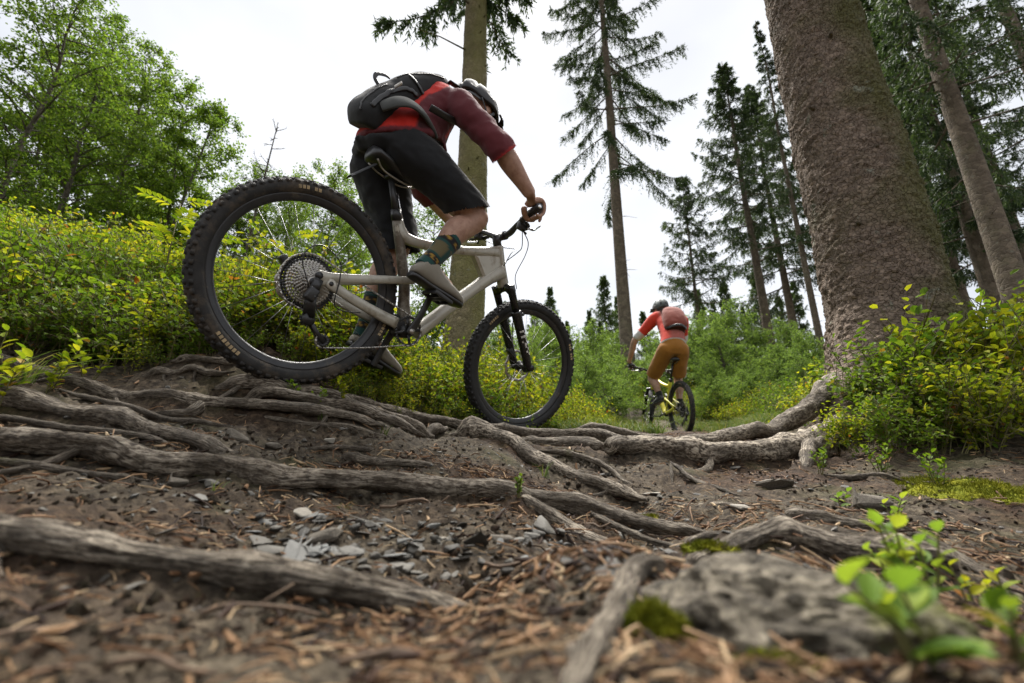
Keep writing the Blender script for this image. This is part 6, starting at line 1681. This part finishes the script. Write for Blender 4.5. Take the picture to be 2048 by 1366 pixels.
# ---- the far rider
BIKE2 = frame_matrix((2.195, 5.90, .455 + .372), -.06, .085, .0)
def rider_two():
    root = empty("person"); root.matrix_world = Matrix(BIKE2.tolist())
    tag(root, "person in a red jersey and ochre shorts riding away up the trail", "person")
    J = dict(hipR=(.10, -.095, .80), hipL=(.10, .095, .80), knR=(.33, -.135, .46), knL=(.45, .19, .47), anR=(.30, -.125, .08), anL=(.34, .125, .185), shR=(.44, -.300, 1.30), shL=(.46, .095, 1.33),
             elR=(.58, -.37, 1.02), elL=(.62, .345, 1.05), wrR=(.69, -.335, .755), wrL=(.83, .385, .755), neck=(.47, -.09, 1.40), head=(.56, -.035, 1.49))
    J = {k: np.array(v) for k, v in J.items()}
    mb = MB(); up = np.array([0, 0, 1.0])
    C = np.array([.858, 0, .606]); S = steer_matrix(-.2)
    for sg, w, e, sh in ((-1, J['wrR'], J['elR'], J['shR']), (1, J['wrL'], J['elL'], J['shL'])):
        gc = C + S @ np.array([-.077, .340 * sg, .033]) ; hand(mb, gc, S @ unit(np.array([.18, -sg, 0])), S @ np.array([-.35, 0, .94]), S @ np.array([.94, 0, .35]), w, .030)
        limb(mb, [sh, (sh + e) / 2, e, e * .65 + w * .35, e * .2 + w * .8, w], [.056, .050, .043, .046, .034, .030], 16)
    for hp, kn, an in ((J['hipR'], J['knR'], J['anR']), (J['hipL'], J['knL'], J['anL'])):
        v = unit(an - kn); back = unit(np.array([-1.0, 0, 0]) + v * v[0])
        limb(mb, [hp, hp * .5 + kn * .5, kn, kn * .64 + an * .36 + back * .02, kn * .3 + an * .7, an], [.09, .078, .060, .062, .044, .038], 18); limb(mb, [an, an + [.12, 0, -.05]], [.034, .028], 10)
    loft(mb, [((.10, 0, .78), (-.9, 0, .4), (0, 1, 0), .14, .09, .10), ((.22, -.04, 1.06), (-.8, 0, .6), (0, 1, 0), .13, .08, .09), ((.40, -.09, 1.30), (-.65, 0, .75), (0, 1, 0), .16, .08, .09), ((.47, -.09, 1.39), (-.6, 0, .8), (0, 1, 0), .09, .05, .05)])
    limb(mb, [J['neck'], J['head'] + [-.02, 0, -.03]], [.06, .057], 14); fw = unit(np.array([.93, .18, -.10])); head_parts(mb, J['head'], fw, up)
    V, N, F = fuse(mb, .0085, 3, .5); 
    put("body", root, V, F, 'skin')
    mb = MB()
    secs = [((.09, 0, .87), (-.75, 0, .66), (0, 1, 0), .178, .125, .14), ((.155, -.025, .985), (-.78, 0, .62), (0, 1, 0), .166, .115, .13), ((.27, -.062, 1.14), (-.72, 0, .70), (0, 1, 0), .176, .115, .12), ((.39, -.09, 1.285), (-.62, 0, .78), (0, 1, 0), .195, .10, .11), ((.455, -.092, 1.37), (-.55, 0, .83), (0, 1, 0), .12, .06, .065), ((.485, -.085, 1.405), (-.5, 0, .86), (0, 1, 0), .064, .055, .055)]
    loft(mb, secs, 26, 4)
    for a, b, w in ((J['shR'], J['elR'], J['wrR']), (J['shL'], J['elL'], J['wrL'])): limb(mb, [(a + J['neck']) / 2, a, a * .5 + b * .5, a * .12 + b * .88], [.085, .088, .072, .062], 18)
    V, N, F = fuse(mb, .011, 6, .6); V = wrinkle(V, N, .006, 10, 71)
    red, fade = np.array([.56, .045, .025]), np.array([.32, .085, .065]); k = smooth(.10, .20, np.abs(V[:, 1] + .09) + fbm(V * 5, 3, 2) * .05)[:, None]
    col = fade * (1 - k) + red * k
    for a, b in ((J['shR'], J['elR']), (J['shL'], J['elL'])):
        t = ((V - a) @ (b - a)) / ((b - a) @ (b - a)); near = np.linalg.norm(V - (a * .15 + b * .85), axis=1) < .11; m = (smooth(.66, .70, t) * near)[:, None]; col = col * (1 - m) + np.array([.55, .55, .55]) * m
    hem = (1 - smooth(.0, .012, (V - np.array([.04, 0, .925])) @ unit(np.array([.5, 0, .86]))))[:, None]; col = col * (1 - hem) + np.array([.58, .58, .57]) * hem
    put("jersey", root, V, F, 'cloth', col)
    mb = MB(); loft(mb, [((.10, 0, .72), (-1, 0, .1), (0, 1, 0), .13, .11, .12), ((.09, 0, .79), (-.95, 0, .3), (0, 1, 0), .178, .135, .13), ((.10, 0, .88), (-.8, 0, .6), (0, 1, 0), .165, .115, .12)], 26, 5)
    for h, k_ in ((J['hipR'], J['knR']), (J['hipL'], J['knL'])): limb(mb, [h, h * .55 + k_ * .45, h * .08 + k_ * .92, k_ * 1.1 - h * .1], [.118, .108, .096, .094], 20)
    V, N, F = fuse(mb, .011, 6, .6); V = wrinkle(V, N, .009, 9, 81)
    V, F = cut(V, F, [(J['knR'] * .92 + J['hipR'] * .08, J['knR'] - J['hipR'], .19), (J['knL'] * .92 + J['hipL'] * .08, J['knL'] - J['hipL'], .19)])
    put("shorts", root, V, F, 'cloth', np.array([.30, .125, .018]) * np.ones((len(V), 1)))
    def scol(t, a): return np.tile(np.array([.015, .015, .016]), (len(t), 1))
    for kn, an in ((J['knR'], J['anR']), (J['knL'], J['anL'])):
        v = unit(kn - an); sock(root, [an - v * .03, an + v * .03, an + v * .075], [.041, .043, .046], scol)
    shoe(root, (.215, -.125, -.005), (.49, -.14, -.005), (0, 1, 0), (.03, .03, .032), (.02, .02, .02), 5)
    shoe(root, (.27, .125, .122), (.535, .14, .075), (0, 1, 0), (.03, .03, .032), (.02, .02, .02), 6)
    for sg, w in ((-1, J['wrR']), (1, J['wrL'])):                     # black gloves
        mb = MB(); gc = C + S @ np.array([-.077, .340 * sg, .033]); hand(mb, gc, S @ unit(np.array([.18, -sg, 0])), S @ np.array([-.35, 0, .94]), S @ np.array([.94, 0, .35]), w, .034, 1.13)
        V, N, F = fuse(mb, .008, 2); put("glove", root, V, F, 'cloth', np.array([.02, .02, .022]) * np.ones((len(V), 1)))
    helmet(root, J['head'] + up * .01, fw, up, 1.0, (.30, .33, .33), (.06, .07, .07), visor=True)
    e = empty("backpack"); e.matrix_world = Matrix(BIKE2.tolist()); tag(e, "rust red backpack worn by the far rider", "backpack")
    mb = MB(); Lx = (0, 1, 0)
    loft(mb, [((.105, -.055, 1.075), (-.8, 0, .6), Lx, .13, .06, .05), ((.140, -.068, 1.14), (-.8, 0, .6), Lx, .160, .105, .06), ((.225, -.088, 1.26), (-.72, 0, .70), Lx, .162, .12, .06), ((.31, -.10, 1.37), (-.62, 0, .78), Lx, .148, .10, .06), ((.375, -.10, 1.435), (-.55, 0, .83), Lx, .10, .055, .05)], 24, 5, .75)
    V, N, F = fuse(mb, .010, 4, .5); V = wrinkle(V, N, .007, 12, 91); col = np.array([.21, .050, .034]) * np.ones((len(V), 1)); low = (1 - smooth(1.10, 1.16, V[:, 2]))[:, None]; col = col * (1 - low * .75)
    put("pack_body", e, V, F, 'cloth', col)
    mb = MB()
    for sg in (-1, 1): mb.tube(spline([(.34, .09 * sg - .1, 1.42), (.42, .11 * sg - .1, 1.42), (.48, .12 * sg - .1, 1.34), (.42, .15 * sg - .09, 1.20), (.25, .165 * sg - .06, 1.09), (.13, .13 * sg - .05, 1.06)], 5), np.array([[.006, .024]] * 26), 8)
    mb.build("shoulder_strap", M['black'], e)
    mb = MB(); mb.tube(spline([(.09, -.20, 1.10), (.01, -.11, 1.13), (.01, -.01, 1.13), (.09, .08, 1.10)], 4), np.array([[.018, .004]] * 13), 8); mb.build("strap", M['black'], e)
build_bike("mountain_bike", "yellow framed mountain bike seen from behind under the far rider", BIKE2,
           dict(frame='frame_yellow', frame2='frame_yellow', steer=-.2, wb=1.22, post_top=(.165, 0, .62), pedal=(.36, 0, -.02), pedal_tilt=0.0, hoses=True))
rider_two()

# ------------------------------------------------------------------ details on the trail
def burl_mat():
    t = NT("burl_wood"); v = t.coord("Object"); n = t.noise(v, 30, 6, .65, 1.2); f = t.noise(v, 180, 4, .7); b = t.noise(v, 11, 4, .6)
    c = t.ramp(n, [(.30, (.012, .010, .007)), (.45, (.055, .046, .033)), (.57, (.145, .124, .092)), (.71, (.36, .315, .235))]); c = t.mix(.5, c, t.ramp(f, [(.3, (.35, .33, .3)), (.7, (1, 1, 1))]), 'MULTIPLY')
    c = t.mix(t.ramp(b, [(.56, (0, 0, 0)), (.68, (.8, .8, .8))]), c, t.ramp(f, [(.3, (.06, .07, .010)), (.7, (.20, .21, .03))]))
    t.bsdf(c, .85, 0, .25, t.bump(f, .6, .004, t.bump(n, .9, .012))); M['burl'] = t.m
burl_mat()
def ridged(P, seed): return 1 - np.abs(fbm(P, seed, 4)) * 2
def build_burl():
    c = at(1605, 1385, .375); z0 = ground_z([c[:2]])[0]
    mb = MB(); nu, nv = 110, 150
    U, A = np.meshgrid(np.linspace(0.0, 1.75, nu), np.arange(nv) / nv * 2 * np.pi, indexing='ij')
    D = np.stack([np.sin(U) * np.cos(A), np.sin(U) * np.sin(A), np.cos(U)], -1); q = D.reshape(-1, 3)
    h = .30 * fbm(q * 1.6, 71, 3) + .12 * ridged(q * np.array([2.6, 1.8, 3]) + fbm(q * 2, 5, 2)[:, None] * .9, 72) + .035 * fbm(q * 12, 73, 3)
    rad = (1 + h.reshape(U.shape))
    rad[0] = rad[0].mean()
    G = D * rad[..., None] * np.array([.112, .085, .058])
    mb.grid(G, closed_v=True, uv=np.stack([A * .1, U * .1], -1))
    o = mb.build("root_burl", M['burl']); o.location = (c[0], c[1], z0 - .010)
    tag(o, "gnarled grey burl of root wood bulging up in the right foreground", "root")
    return o
build_burl()

def moss_patch(label, p, rad, seed, n=2600):
    g = np.random.default_rng(seed); mb = MB()
    u = np.linspace(0, 1.7, 22); a = np.arange(40) / 40 * 2 * np.pi; U, A = np.meshgrid(u, a, indexing='ij')
    D = np.stack([np.sin(U) * np.cos(A), np.sin(U) * np.sin(A), np.cos(U)], -1); h = 1 + .35 * fbm(D.reshape(-1, 3) * 2.2, seed, 3).reshape(U.shape); h[0] = h[0].mean()
    G = D * h[..., None] * np.array(rad); mb.grid(G, closed_v=True)
    k = g.integers(0, 22 * 40, n); P = G.reshape(-1, 3)[k] + g.normal(size=(n, 3)) * .0015; N_ = unit(D.reshape(-1, 3)[k] + g.normal(size=(n, 3)) * .5 + [0, 0, .3])
    V, F = blade_arrays(P, N_, unit(np.cross(N_, g.normal(size=(n, 3)))), g.uniform(.004, .008, n), .0016); mb.add(V, F)
    o = mb.build("moss_patch", M['moss']); o.location = p; tag(o, label, "moss"); return o
p = at(1318, 1262, .345); moss_patch("bright green moss cushion between the upright root stub and the burl", (p[0], p[1], p[2] - .008), (.021, .016, .019), 81)
p = at(1560, 1352, .290); moss_patch("yellow green moss strip on the near lower edge of the burl", (p[0], p[1], p[2] - .006), (.034, .016, .010), 82)
p = at(1420, 1092, .73); moss_patch("flat moss patch under the left end of the big humped root", (p[0], p[1], p[2] - .006), (.035, .022, .008), 83, 1600)
p = at(1345, 1010, 1.33); moss_patch("low moss cushion beside the long dark root's far end", (p[0] - .06, p[1], ground_z([[p[0] - .06, p[1]]])[0]), (.045, .03, .010), 84, 1500)

for px, py, Y, r, lab in ((1930, 985, 1.45, (.22, .13, .016), "flat carpet of moss on the soil below the right edge bushes"), (2040, 1000, 1.35, (.14, .10, .014), "moss carpet running off the right edge"), (1840, 955, 1.68, (.10, .07, .012), "small moss carpet below the middle right bush")):
    p = at(px, py, Y); g = np.random.default_rng(int(px)); rr, aa = np.meshgrid(np.linspace(0, 1, 34), np.arange(72) / 72 * 2 * np.pi, indexing='ij')
    ed = 1 + .35 * fbm(np.column_stack([np.cos(aa).ravel() * 1.6, np.sin(aa).ravel() * 1.6, aa.ravel() * 0 + px]), 3, 3).reshape(aa.shape)
    xy = np.column_stack([(p[0] + rr * ed * np.cos(aa) * r[0]).ravel(), (p[1] + rr * ed * np.sin(aa) * r[1]).ravel()]); nz = fbm(np.column_stack([xy * 30, xy[:, :1] * 0]), 9, 3)
    Z = ground_z(xy) + (.006 + .008 * nz) * (1 - smooth(.55, 1, rr.ravel())) - .012 * smooth(.7, 1, rr.ravel())
    mb = MB(); G = np.column_stack([xy - p[:2], Z - p[2]]).reshape(34, 72, 3); mb.grid(G, closed_v=True)
    k = g.integers(0, 34 * 72, 7000); k = k[(g.random(len(k)) < rr.ravel()[k] + .1) & (rr.ravel()[k] < .93)]; P_ = G.reshape(-1, 3)[k] + g.normal(size=(len(k), 3)) * .003; D_ = unit(g.normal(size=(len(k), 3)) * .6 + [0, 0, 1]); V, F = blade_arrays(P_, D_, unit(np.cross(D_, g.normal(size=(len(k), 3)))), g.uniform(.006, .016, len(k)), .0022); mb.add(V, F)
    o = mb.build("moss_patch", M['moss']); o.location = p; tag(o, lab, "moss")
def seedling(label, px, py, Y, h, nst, nleaf, leaf, seed, mat='leaf_fg', name="bilberry_seedling", lean=(0, 0), cat="plant", group=None):
    g = np.random.default_rng(seed); b = at(px, py, Y); z0 = ground_z([b[:2]])[0]
    e = empty(name, (b[0], b[1], z0)); tag(e, label, cat, group)
    st = MB(); P = []; D = []
    for k in range(nst):
        a = g.uniform(0, 6.28); top = np.array([lean[0] + math.cos(a) * .35, lean[1] + math.sin(a) * .35, 1]) * h * g.uniform(.6, 1.05)
        C = spline([[math.cos(a) * .006, math.sin(a) * .006, -.01], top * .5 + g.normal(size=3) * h * .06, top], 4)
        st.tube(C, np.linspace(.0016, .0008, len(C)) * (1 + leaf * 8), 5, cap=False)
        for q in np.linspace(.3, 1, nleaf):
            c = np.array([np.interp(q, np.linspace(0, 1, len(C)), C[:, i]) for i in range(3)]); ang = q * 17 + g.normal() * .4
            P.append(c); D.append(unit(np.array([math.cos(ang), math.sin(ang), .55 + .5 * q])))
    P, D = np.array(P), np.array(D); n = len(P); N = unit(np.array([0, 0, 1.0]) + g.normal(size=(n, 3)) * .3)
    # bigger leaves get a curved blade of several faces
    L = leaf * g.uniform(.65, 1.2, n); W = L * .58; S = unit(np.cross(D, N)); U = np.cross(S, D); rows = []
    ts = np.array([0, .12, .32, .55, .78, .93, 1.0]); ws = np.array([.06, .55, .95, 1.0, .70, .32, .03])
    for t, w in zip(ts, ws):
        cen = P + D * (L * t)[:, None] - U * (L * .22 * t ** 2)[:, None]
        for s in (-1, -.5, 0, .5, 1): rows.append(cen + S * (W * .5 * w * s)[:, None] + U * (W * .16 * abs(s) * w)[:, None])
    V = np.stack(rows, 1); nr = V.shape[1]; F = []
    for r in range(6):
        for s in range(4): F.append([r * 5 + s, r * 5 + s + 1, (r + 1) * 5 + s + 1, (r + 1) * 5 + s])
    F = np.array(F); FF = (np.arange(n)[:, None, None] * nr + F[None]).reshape(-1, 4)
    st.build("stem", M['stem'], e)
    link("leaves", make_mesh("leaves", V.reshape(-1, 3), FF, M[mat]), e)
    return e
seedling("large blurred yellow green seedling leaves nearest the lens in the lower right corner", 1895, 1500, .27, .044, 3, 4, .030, 1, lean=(-.35, .1))
seedling("blurred dark green leaf shoot at the very bottom right corner", 2060, 1400, .29, .035, 2, 4, .022, 2, 'leaf_bil_dark')
seedling("leafy green seedling between the big humped root and the lower right corner", 1850, 1215, .50, .080, 5, 8, .020, 3)
seedling("small green shoot on soil right of the big humped root", 1775, 1150, .60, .060, 3, 6, .018, 4)
seedling("small yellowish seedling beside the rounded pale brown rock", 1790, 1050, 1.02, .075, 3, 6, .022, 5)
seedling("tiny green seedling left of the rounded pale brown rock", 1688, 1012, 1.25, .045, 2, 5, .020, 6)
seedling("reddish tipped seedling above the long thin root in the right corner", 2010, 1205, .66, .065, 3, 6, .020, 7, 'leaf_bil')
seedling("second reddish seedling lower beside the long thin root", 1970, 1250, .58, .050, 2, 5, .018, 8, 'leaf_bil')
seedling("small green seedling growing on the long dark root at its fork", 1036, 990, 1.20, .050, 5, 8, .013, 9, 'leaf_bil_dark')
seedling("tall leafy bilberry shoot at the left edge close to the lens", 20, 735, 1.22, .20, 6, 9, .034, 10, 'leaf_bil')
seedling("leafy bilberry shoot just right of the left edge shoot", 105, 720, 1.30, .17, 5, 8, .030, 11, 'leaf_bil')
seedling("bilberry shoot standing before the left bank", 190, 705, 1.42, .16, 5, 8, .026, 12, 'leaf_bil')
seedling("low bilberry shoot in front of the lower rear tyre", 640, 775, 1.55, .070, 5, 7, .017, 13, 'leaf_bil_dark')
seedling("low red tipped bilberry shoot under the rear tyre", 690, 782, 1.62, .075, 6, 7, .018, 14, 'leaf_bil')
seedling("low bilberry shoot right below the rear shoe", 590, 770, 1.56, .060, 5, 7, .016, 15, 'leaf_bil_dark')
seedling("fresh green shoot on the bare soil right of the ledge", 1640, 945, 1.85, .10, 5, 7, .024, 16, 'leaf_bil_dark')
seedling("thin bilberry shoot leaning over the mossy soil at the right edge", 1880, 985, 1.50, .13, 5, 8, .024, 17, 'leaf_bil_dark')
seedling("leafy shoot on the soil below the right hand bushes", 1760, 930, 1.80, .12, 6, 8, .022, 18, 'leaf_bil_dark')

def rowan(label, px, py, Y, top, seed, mat='leaf_bil', n=9):
    """shoot with feathered leaves"""
    g = np.random.default_rng(seed); b = at(px, py, Y); z0 = ground_z([b[:2]])[0]; H = at(px, top, Y)[2] - z0
    e = empty("rowan_shoot", (b[0], b[1], z0)); tag(e, label, "plant"); st = MB(); P = []; D = []
    st.tube([[0, 0, -.02], [.01, 0, H * .5], [0, .01, H]], [.006, .004, .002], 6)
    for k in range(n):
        z = H * (.45 + .55 * k / (n - 1)); a = k * 2.4 + g.normal() * .3; l = .17 * g.uniform(.8, 1.1)
        d = np.array([math.cos(a), math.sin(a), .45]); s = np.linspace(0, 1, 8)[:, None]
        C = np.array([0, 0, z]) + d * l * s + np.array([0, 0, -.35 * l]) * s ** 2; st.tube(C, np.linspace(.0018, .0008, 8), 4, cap=False)
        sd = unit(np.cross(d, [0, 0, 1.0]))
        for q in np.linspace(.25, 1, 6):
            c = C[0] * (1 - q) + np.array([np.interp(q, s[:, 0], C[:, i]) for i in range(3)]) * 1 - C[0] * (1 - q)
            for sg in (-1, 1): P.append(c); D.append(unit(sd * sg + d * .55 + [0, 0, -.15]))
        P.append(C[-1]); D.append(unit(d))
    P, D = np.array(P), np.array(D); V, F = leaf_arrays(P, D, unit(np.array([0, 0, 1.0]) + g.normal(size=P.shape) * .2), .062 * g.uniform(.8, 1.15, len(P)), .022)
    st.build("stem", M['stem'], e); link("leaves", make_mesh("leaves", V, F, M[mat], smooth_=False), e)
rowan("yellow green rowan shoot with feathered leaves left of the rear tyre", 322, 560, 2.3, 405, 1)
rowan("orange tinged rowan shoot seen through the upper rear wheel", 565, 600, 2.7, 478, 2, n=6)
rowan("small rowan shoot on the bank behind the rear tyre", 395, 600, 2.5, 440, 3, n=6)

def grass_tuft(label, px, py, Y, h, n, seed, spread=.6, group=None, lean=(0, 0)):
    g = np.random.default_rng(seed); b = at(px, py, Y); z0 = ground_z([b[:2]])[0]; mb = MB()
    for k in range(n):
        a = g.uniform(0, 6.28); d = np.array([math.cos(a) * spread * g.uniform(.2, 1) + lean[0], math.sin(a) * spread * g.uniform(.2, 1) + lean[1], 1.0]); l = h * g.uniform(.5, 1.1)
        t = np.linspace(0, 1, 6)[:, None]; C = np.array([g.normal() * .008, g.normal() * .008, -.005]) + d * l * t + np.array([d[0], d[1], -.7]) * l * .55 * t ** 2.4
        s = unit(np.cross(d, [0.1, .2, 1.0])); w = np.linspace(.0016, .0002, 6)[:, None] * (1 + h * 2)
        G = np.stack([C - s * w, C + s * w], 1); mb.grid(G)
    o = mb.build("grass_tuft", M['grass']); o.location = (b[0], b[1], z0); tag(o, label, "grass", group); return o
grass_tuft("small tuft of fresh grass on bare soil below the long dark root", 428, 965, .98, .055, 9, 1)
grass_tuft("loose tuft of thin grass on the root dropping off the ledge", 1090, 935, 1.66, .10, 16, 2)
grass_tuft("wispy yellowish grass tuft on the dirt bank under the ledge", 770, 886, 1.56, .07, 10, 3)
grass_tuft("long grass blades leaning in at the left edge above the trail", -10, 752, 1.24, .22, 12, 4, .35, lean=(.75, 0))
grass_tuft("grass tuft growing at the foot of the left bank", 60, 735, 1.32, .15, 10, 5, .5, lean=(.4, 0))
grass_tuft("short grass tuft on the bank left of the knot", 640, 865, 1.5, .045, 8, 6)
grass_tuft("pale thin grass tuft beside the needle heap right of the long root", 690, 1010, 1.05, .035, 7, 7)

def spruce_cone():
    p = at(506, 722, 1.55); z = ground_z([p[:2]])[0]; e = empty("spruce_cone", (p[0], p[1], max(z + .014, p[2] - .004))); e.rotation_euler = (0, 0, .35); tag(e, "brown spruce cone lying at the edge of the shrubs under the rear tyre", "cone")
    mb = MB(); mb.tube([[x, 0, 0] for x in np.linspace(-.042, .042, 8)], np.sin(np.linspace(.35, 2.8, 8)) * .012, 10); mb.build("core", M['twig'], e); sc = MB(); n = 90
    for k in range(n):
        t = (k + .5) / n; x = -.040 + .080 * t; a = k * 2.39996; r = math.sin(.35 + 2.4 * t) * .013
        d = np.array([.6, .55 * math.cos(a), .55 * math.sin(a)]); V, F = leaf_arrays(np.array([[x, r * math.cos(a), r * math.sin(a)]]), d[None], np.array([[-.3, math.cos(a), math.sin(a)]]), np.array([.014]), np.array([.011]), .3); sc.add(V, F)
    sc.build("scales", mat_plain("cone_scale", (.15, .075, .045), .7, vary=.4, scale=50), e, False)
spruce_cone()

def twigs():
    g = np.random.default_rng(99); n = 0
    for (px, py, Y, l, r, lab) in [(120, 1285, .34, .09, .0028, "blurred curved twig among the bark flakes in the lower left"), (330, 1330, .29, .07, .0024, "short pale twig nearest the lens at the lower left"), (520, 1240, .42, .10, .0022, "dark bent twig lying behind the nearest root's shadow"),
                                  (820, 1320, .31, .08, .0026, "thin twig slanting across the bottom centre"), (960, 1180, .50, .09, .0024, "twig lying across the end of the nearest root"), (1040, 1100, .70, .10, .0030, "broken brown twig left of the pale twig roots"),
                                  (845, 1012, 1.08, .12, .0045, "dead stick lying on the needle bed under the long dark root"), (800, 1000, 1.1, .09, .0040, "second dead stick beside the needle bed"), (700, 985, 1.12, .10, .004, "grey stick lying along the long dark root"),
                                  (1620, 1210, .50, .08, .0022, "thin twig on the top of the burl"), (1345, 1280, .36, .05, .0020, "orange brown twig lying on the moss cushion"), (1700, 985, 1.4, .16, .0035, "thin stick on the soil left of the mossy ground"),
                                  (1500, 1010, 1.25, .10, .0035, "pale stick lying in front of the flat grey brown stone"), (1190, 1045, 1.1, .07, .0035, "short stick next to the forked root"), (250, 1000, .85, .10, .0025, "thin twig on the soil between the two left roots")]:
        b = at(px, py, Y); z = ground_z([b[:2]])[0]; a = g.uniform(-.6, .6); d = np.array([math.cos(a), math.sin(a), 0]); mb = MB()
        C = spline([-d * l / 2, -d * l * .15 + g.normal(size=3) * l * .06, d * l * .2 + g.normal(size=3) * l * .06, d * l / 2 + [0, 0, g.uniform(0, .15) * l]], 4); mb.tube(C, np.linspace(1, .45, len(C)) * r, 7)
        if g.random() < .6: k = len(C) // 2; mb.tube([C[k], C[k] + (d + g.normal(size=3) * .6) * l * .25], [r * .6, r * .3], 5)
        o = mb.build("twig", M['twig']); o.location = (b[0], b[1], z + r * .9); tag(o, lab, "twig")
twigs()

def trail_grass():
    g = np.random.default_rng(120); src = []
    for k in range(3):
        mb = MB(); gg = np.random.default_rng(130 + k)
        for q in range(26):
            a = gg.uniform(0, 6.28); d = np.array([math.cos(a) * .45, math.sin(a) * .45, 1.0]); l = .13 * gg.uniform(.5, 1.1); t = np.linspace(0, 1, 4)[:, None]
            C = np.array([gg.normal() * .03, gg.normal() * .03, -.005]) + d * l * t + np.array([d[0], d[1], -.8]) * l * .5 * t ** 2.2; s = unit(np.cross(d, [.1, .2, 1.0])); w = np.linspace(.0028, .0004, 4)[:, None]; mb.grid(np.stack([C - s * w, C + s * w], 1))
        src.append(mb.mesh("tuft", M['grass'], False))
    c = np.column_stack([g.uniform(-.2, 4.5, 5200), g.uniform(2.75, 10, 5200)]); le, re = lerp_edge(c[:, 1], LEFT_EDGE), lerp_edge(c[:, 1], RIGHT_EDGE)
    mid = (le + re) / 2 + .1; off = np.abs(c[:, 0] - mid) / np.maximum(.3, (re - le) / 2); k = ((c[:, 1] > 6.3) | (np.abs(c[:, 0] / c[:, 1] - .372) > .045)) & (off < 1.25) & (g.random(len(c)) < .10 + 1.0 * smooth(.22, .6, off)); c = c[k]; n = len(c)
    scatter("trail_grass", "short grass growing along the trail beyond the ledge", np.column_stack([c, ground_z(c, False)]), np.column_stack([g.normal(size=n) * .15, g.normal(size=n) * .15, g.uniform(0, 6.28, n)]), g.uniform(.6, 1.35, n), g.integers(0, 3, n), src)
trail_grass()
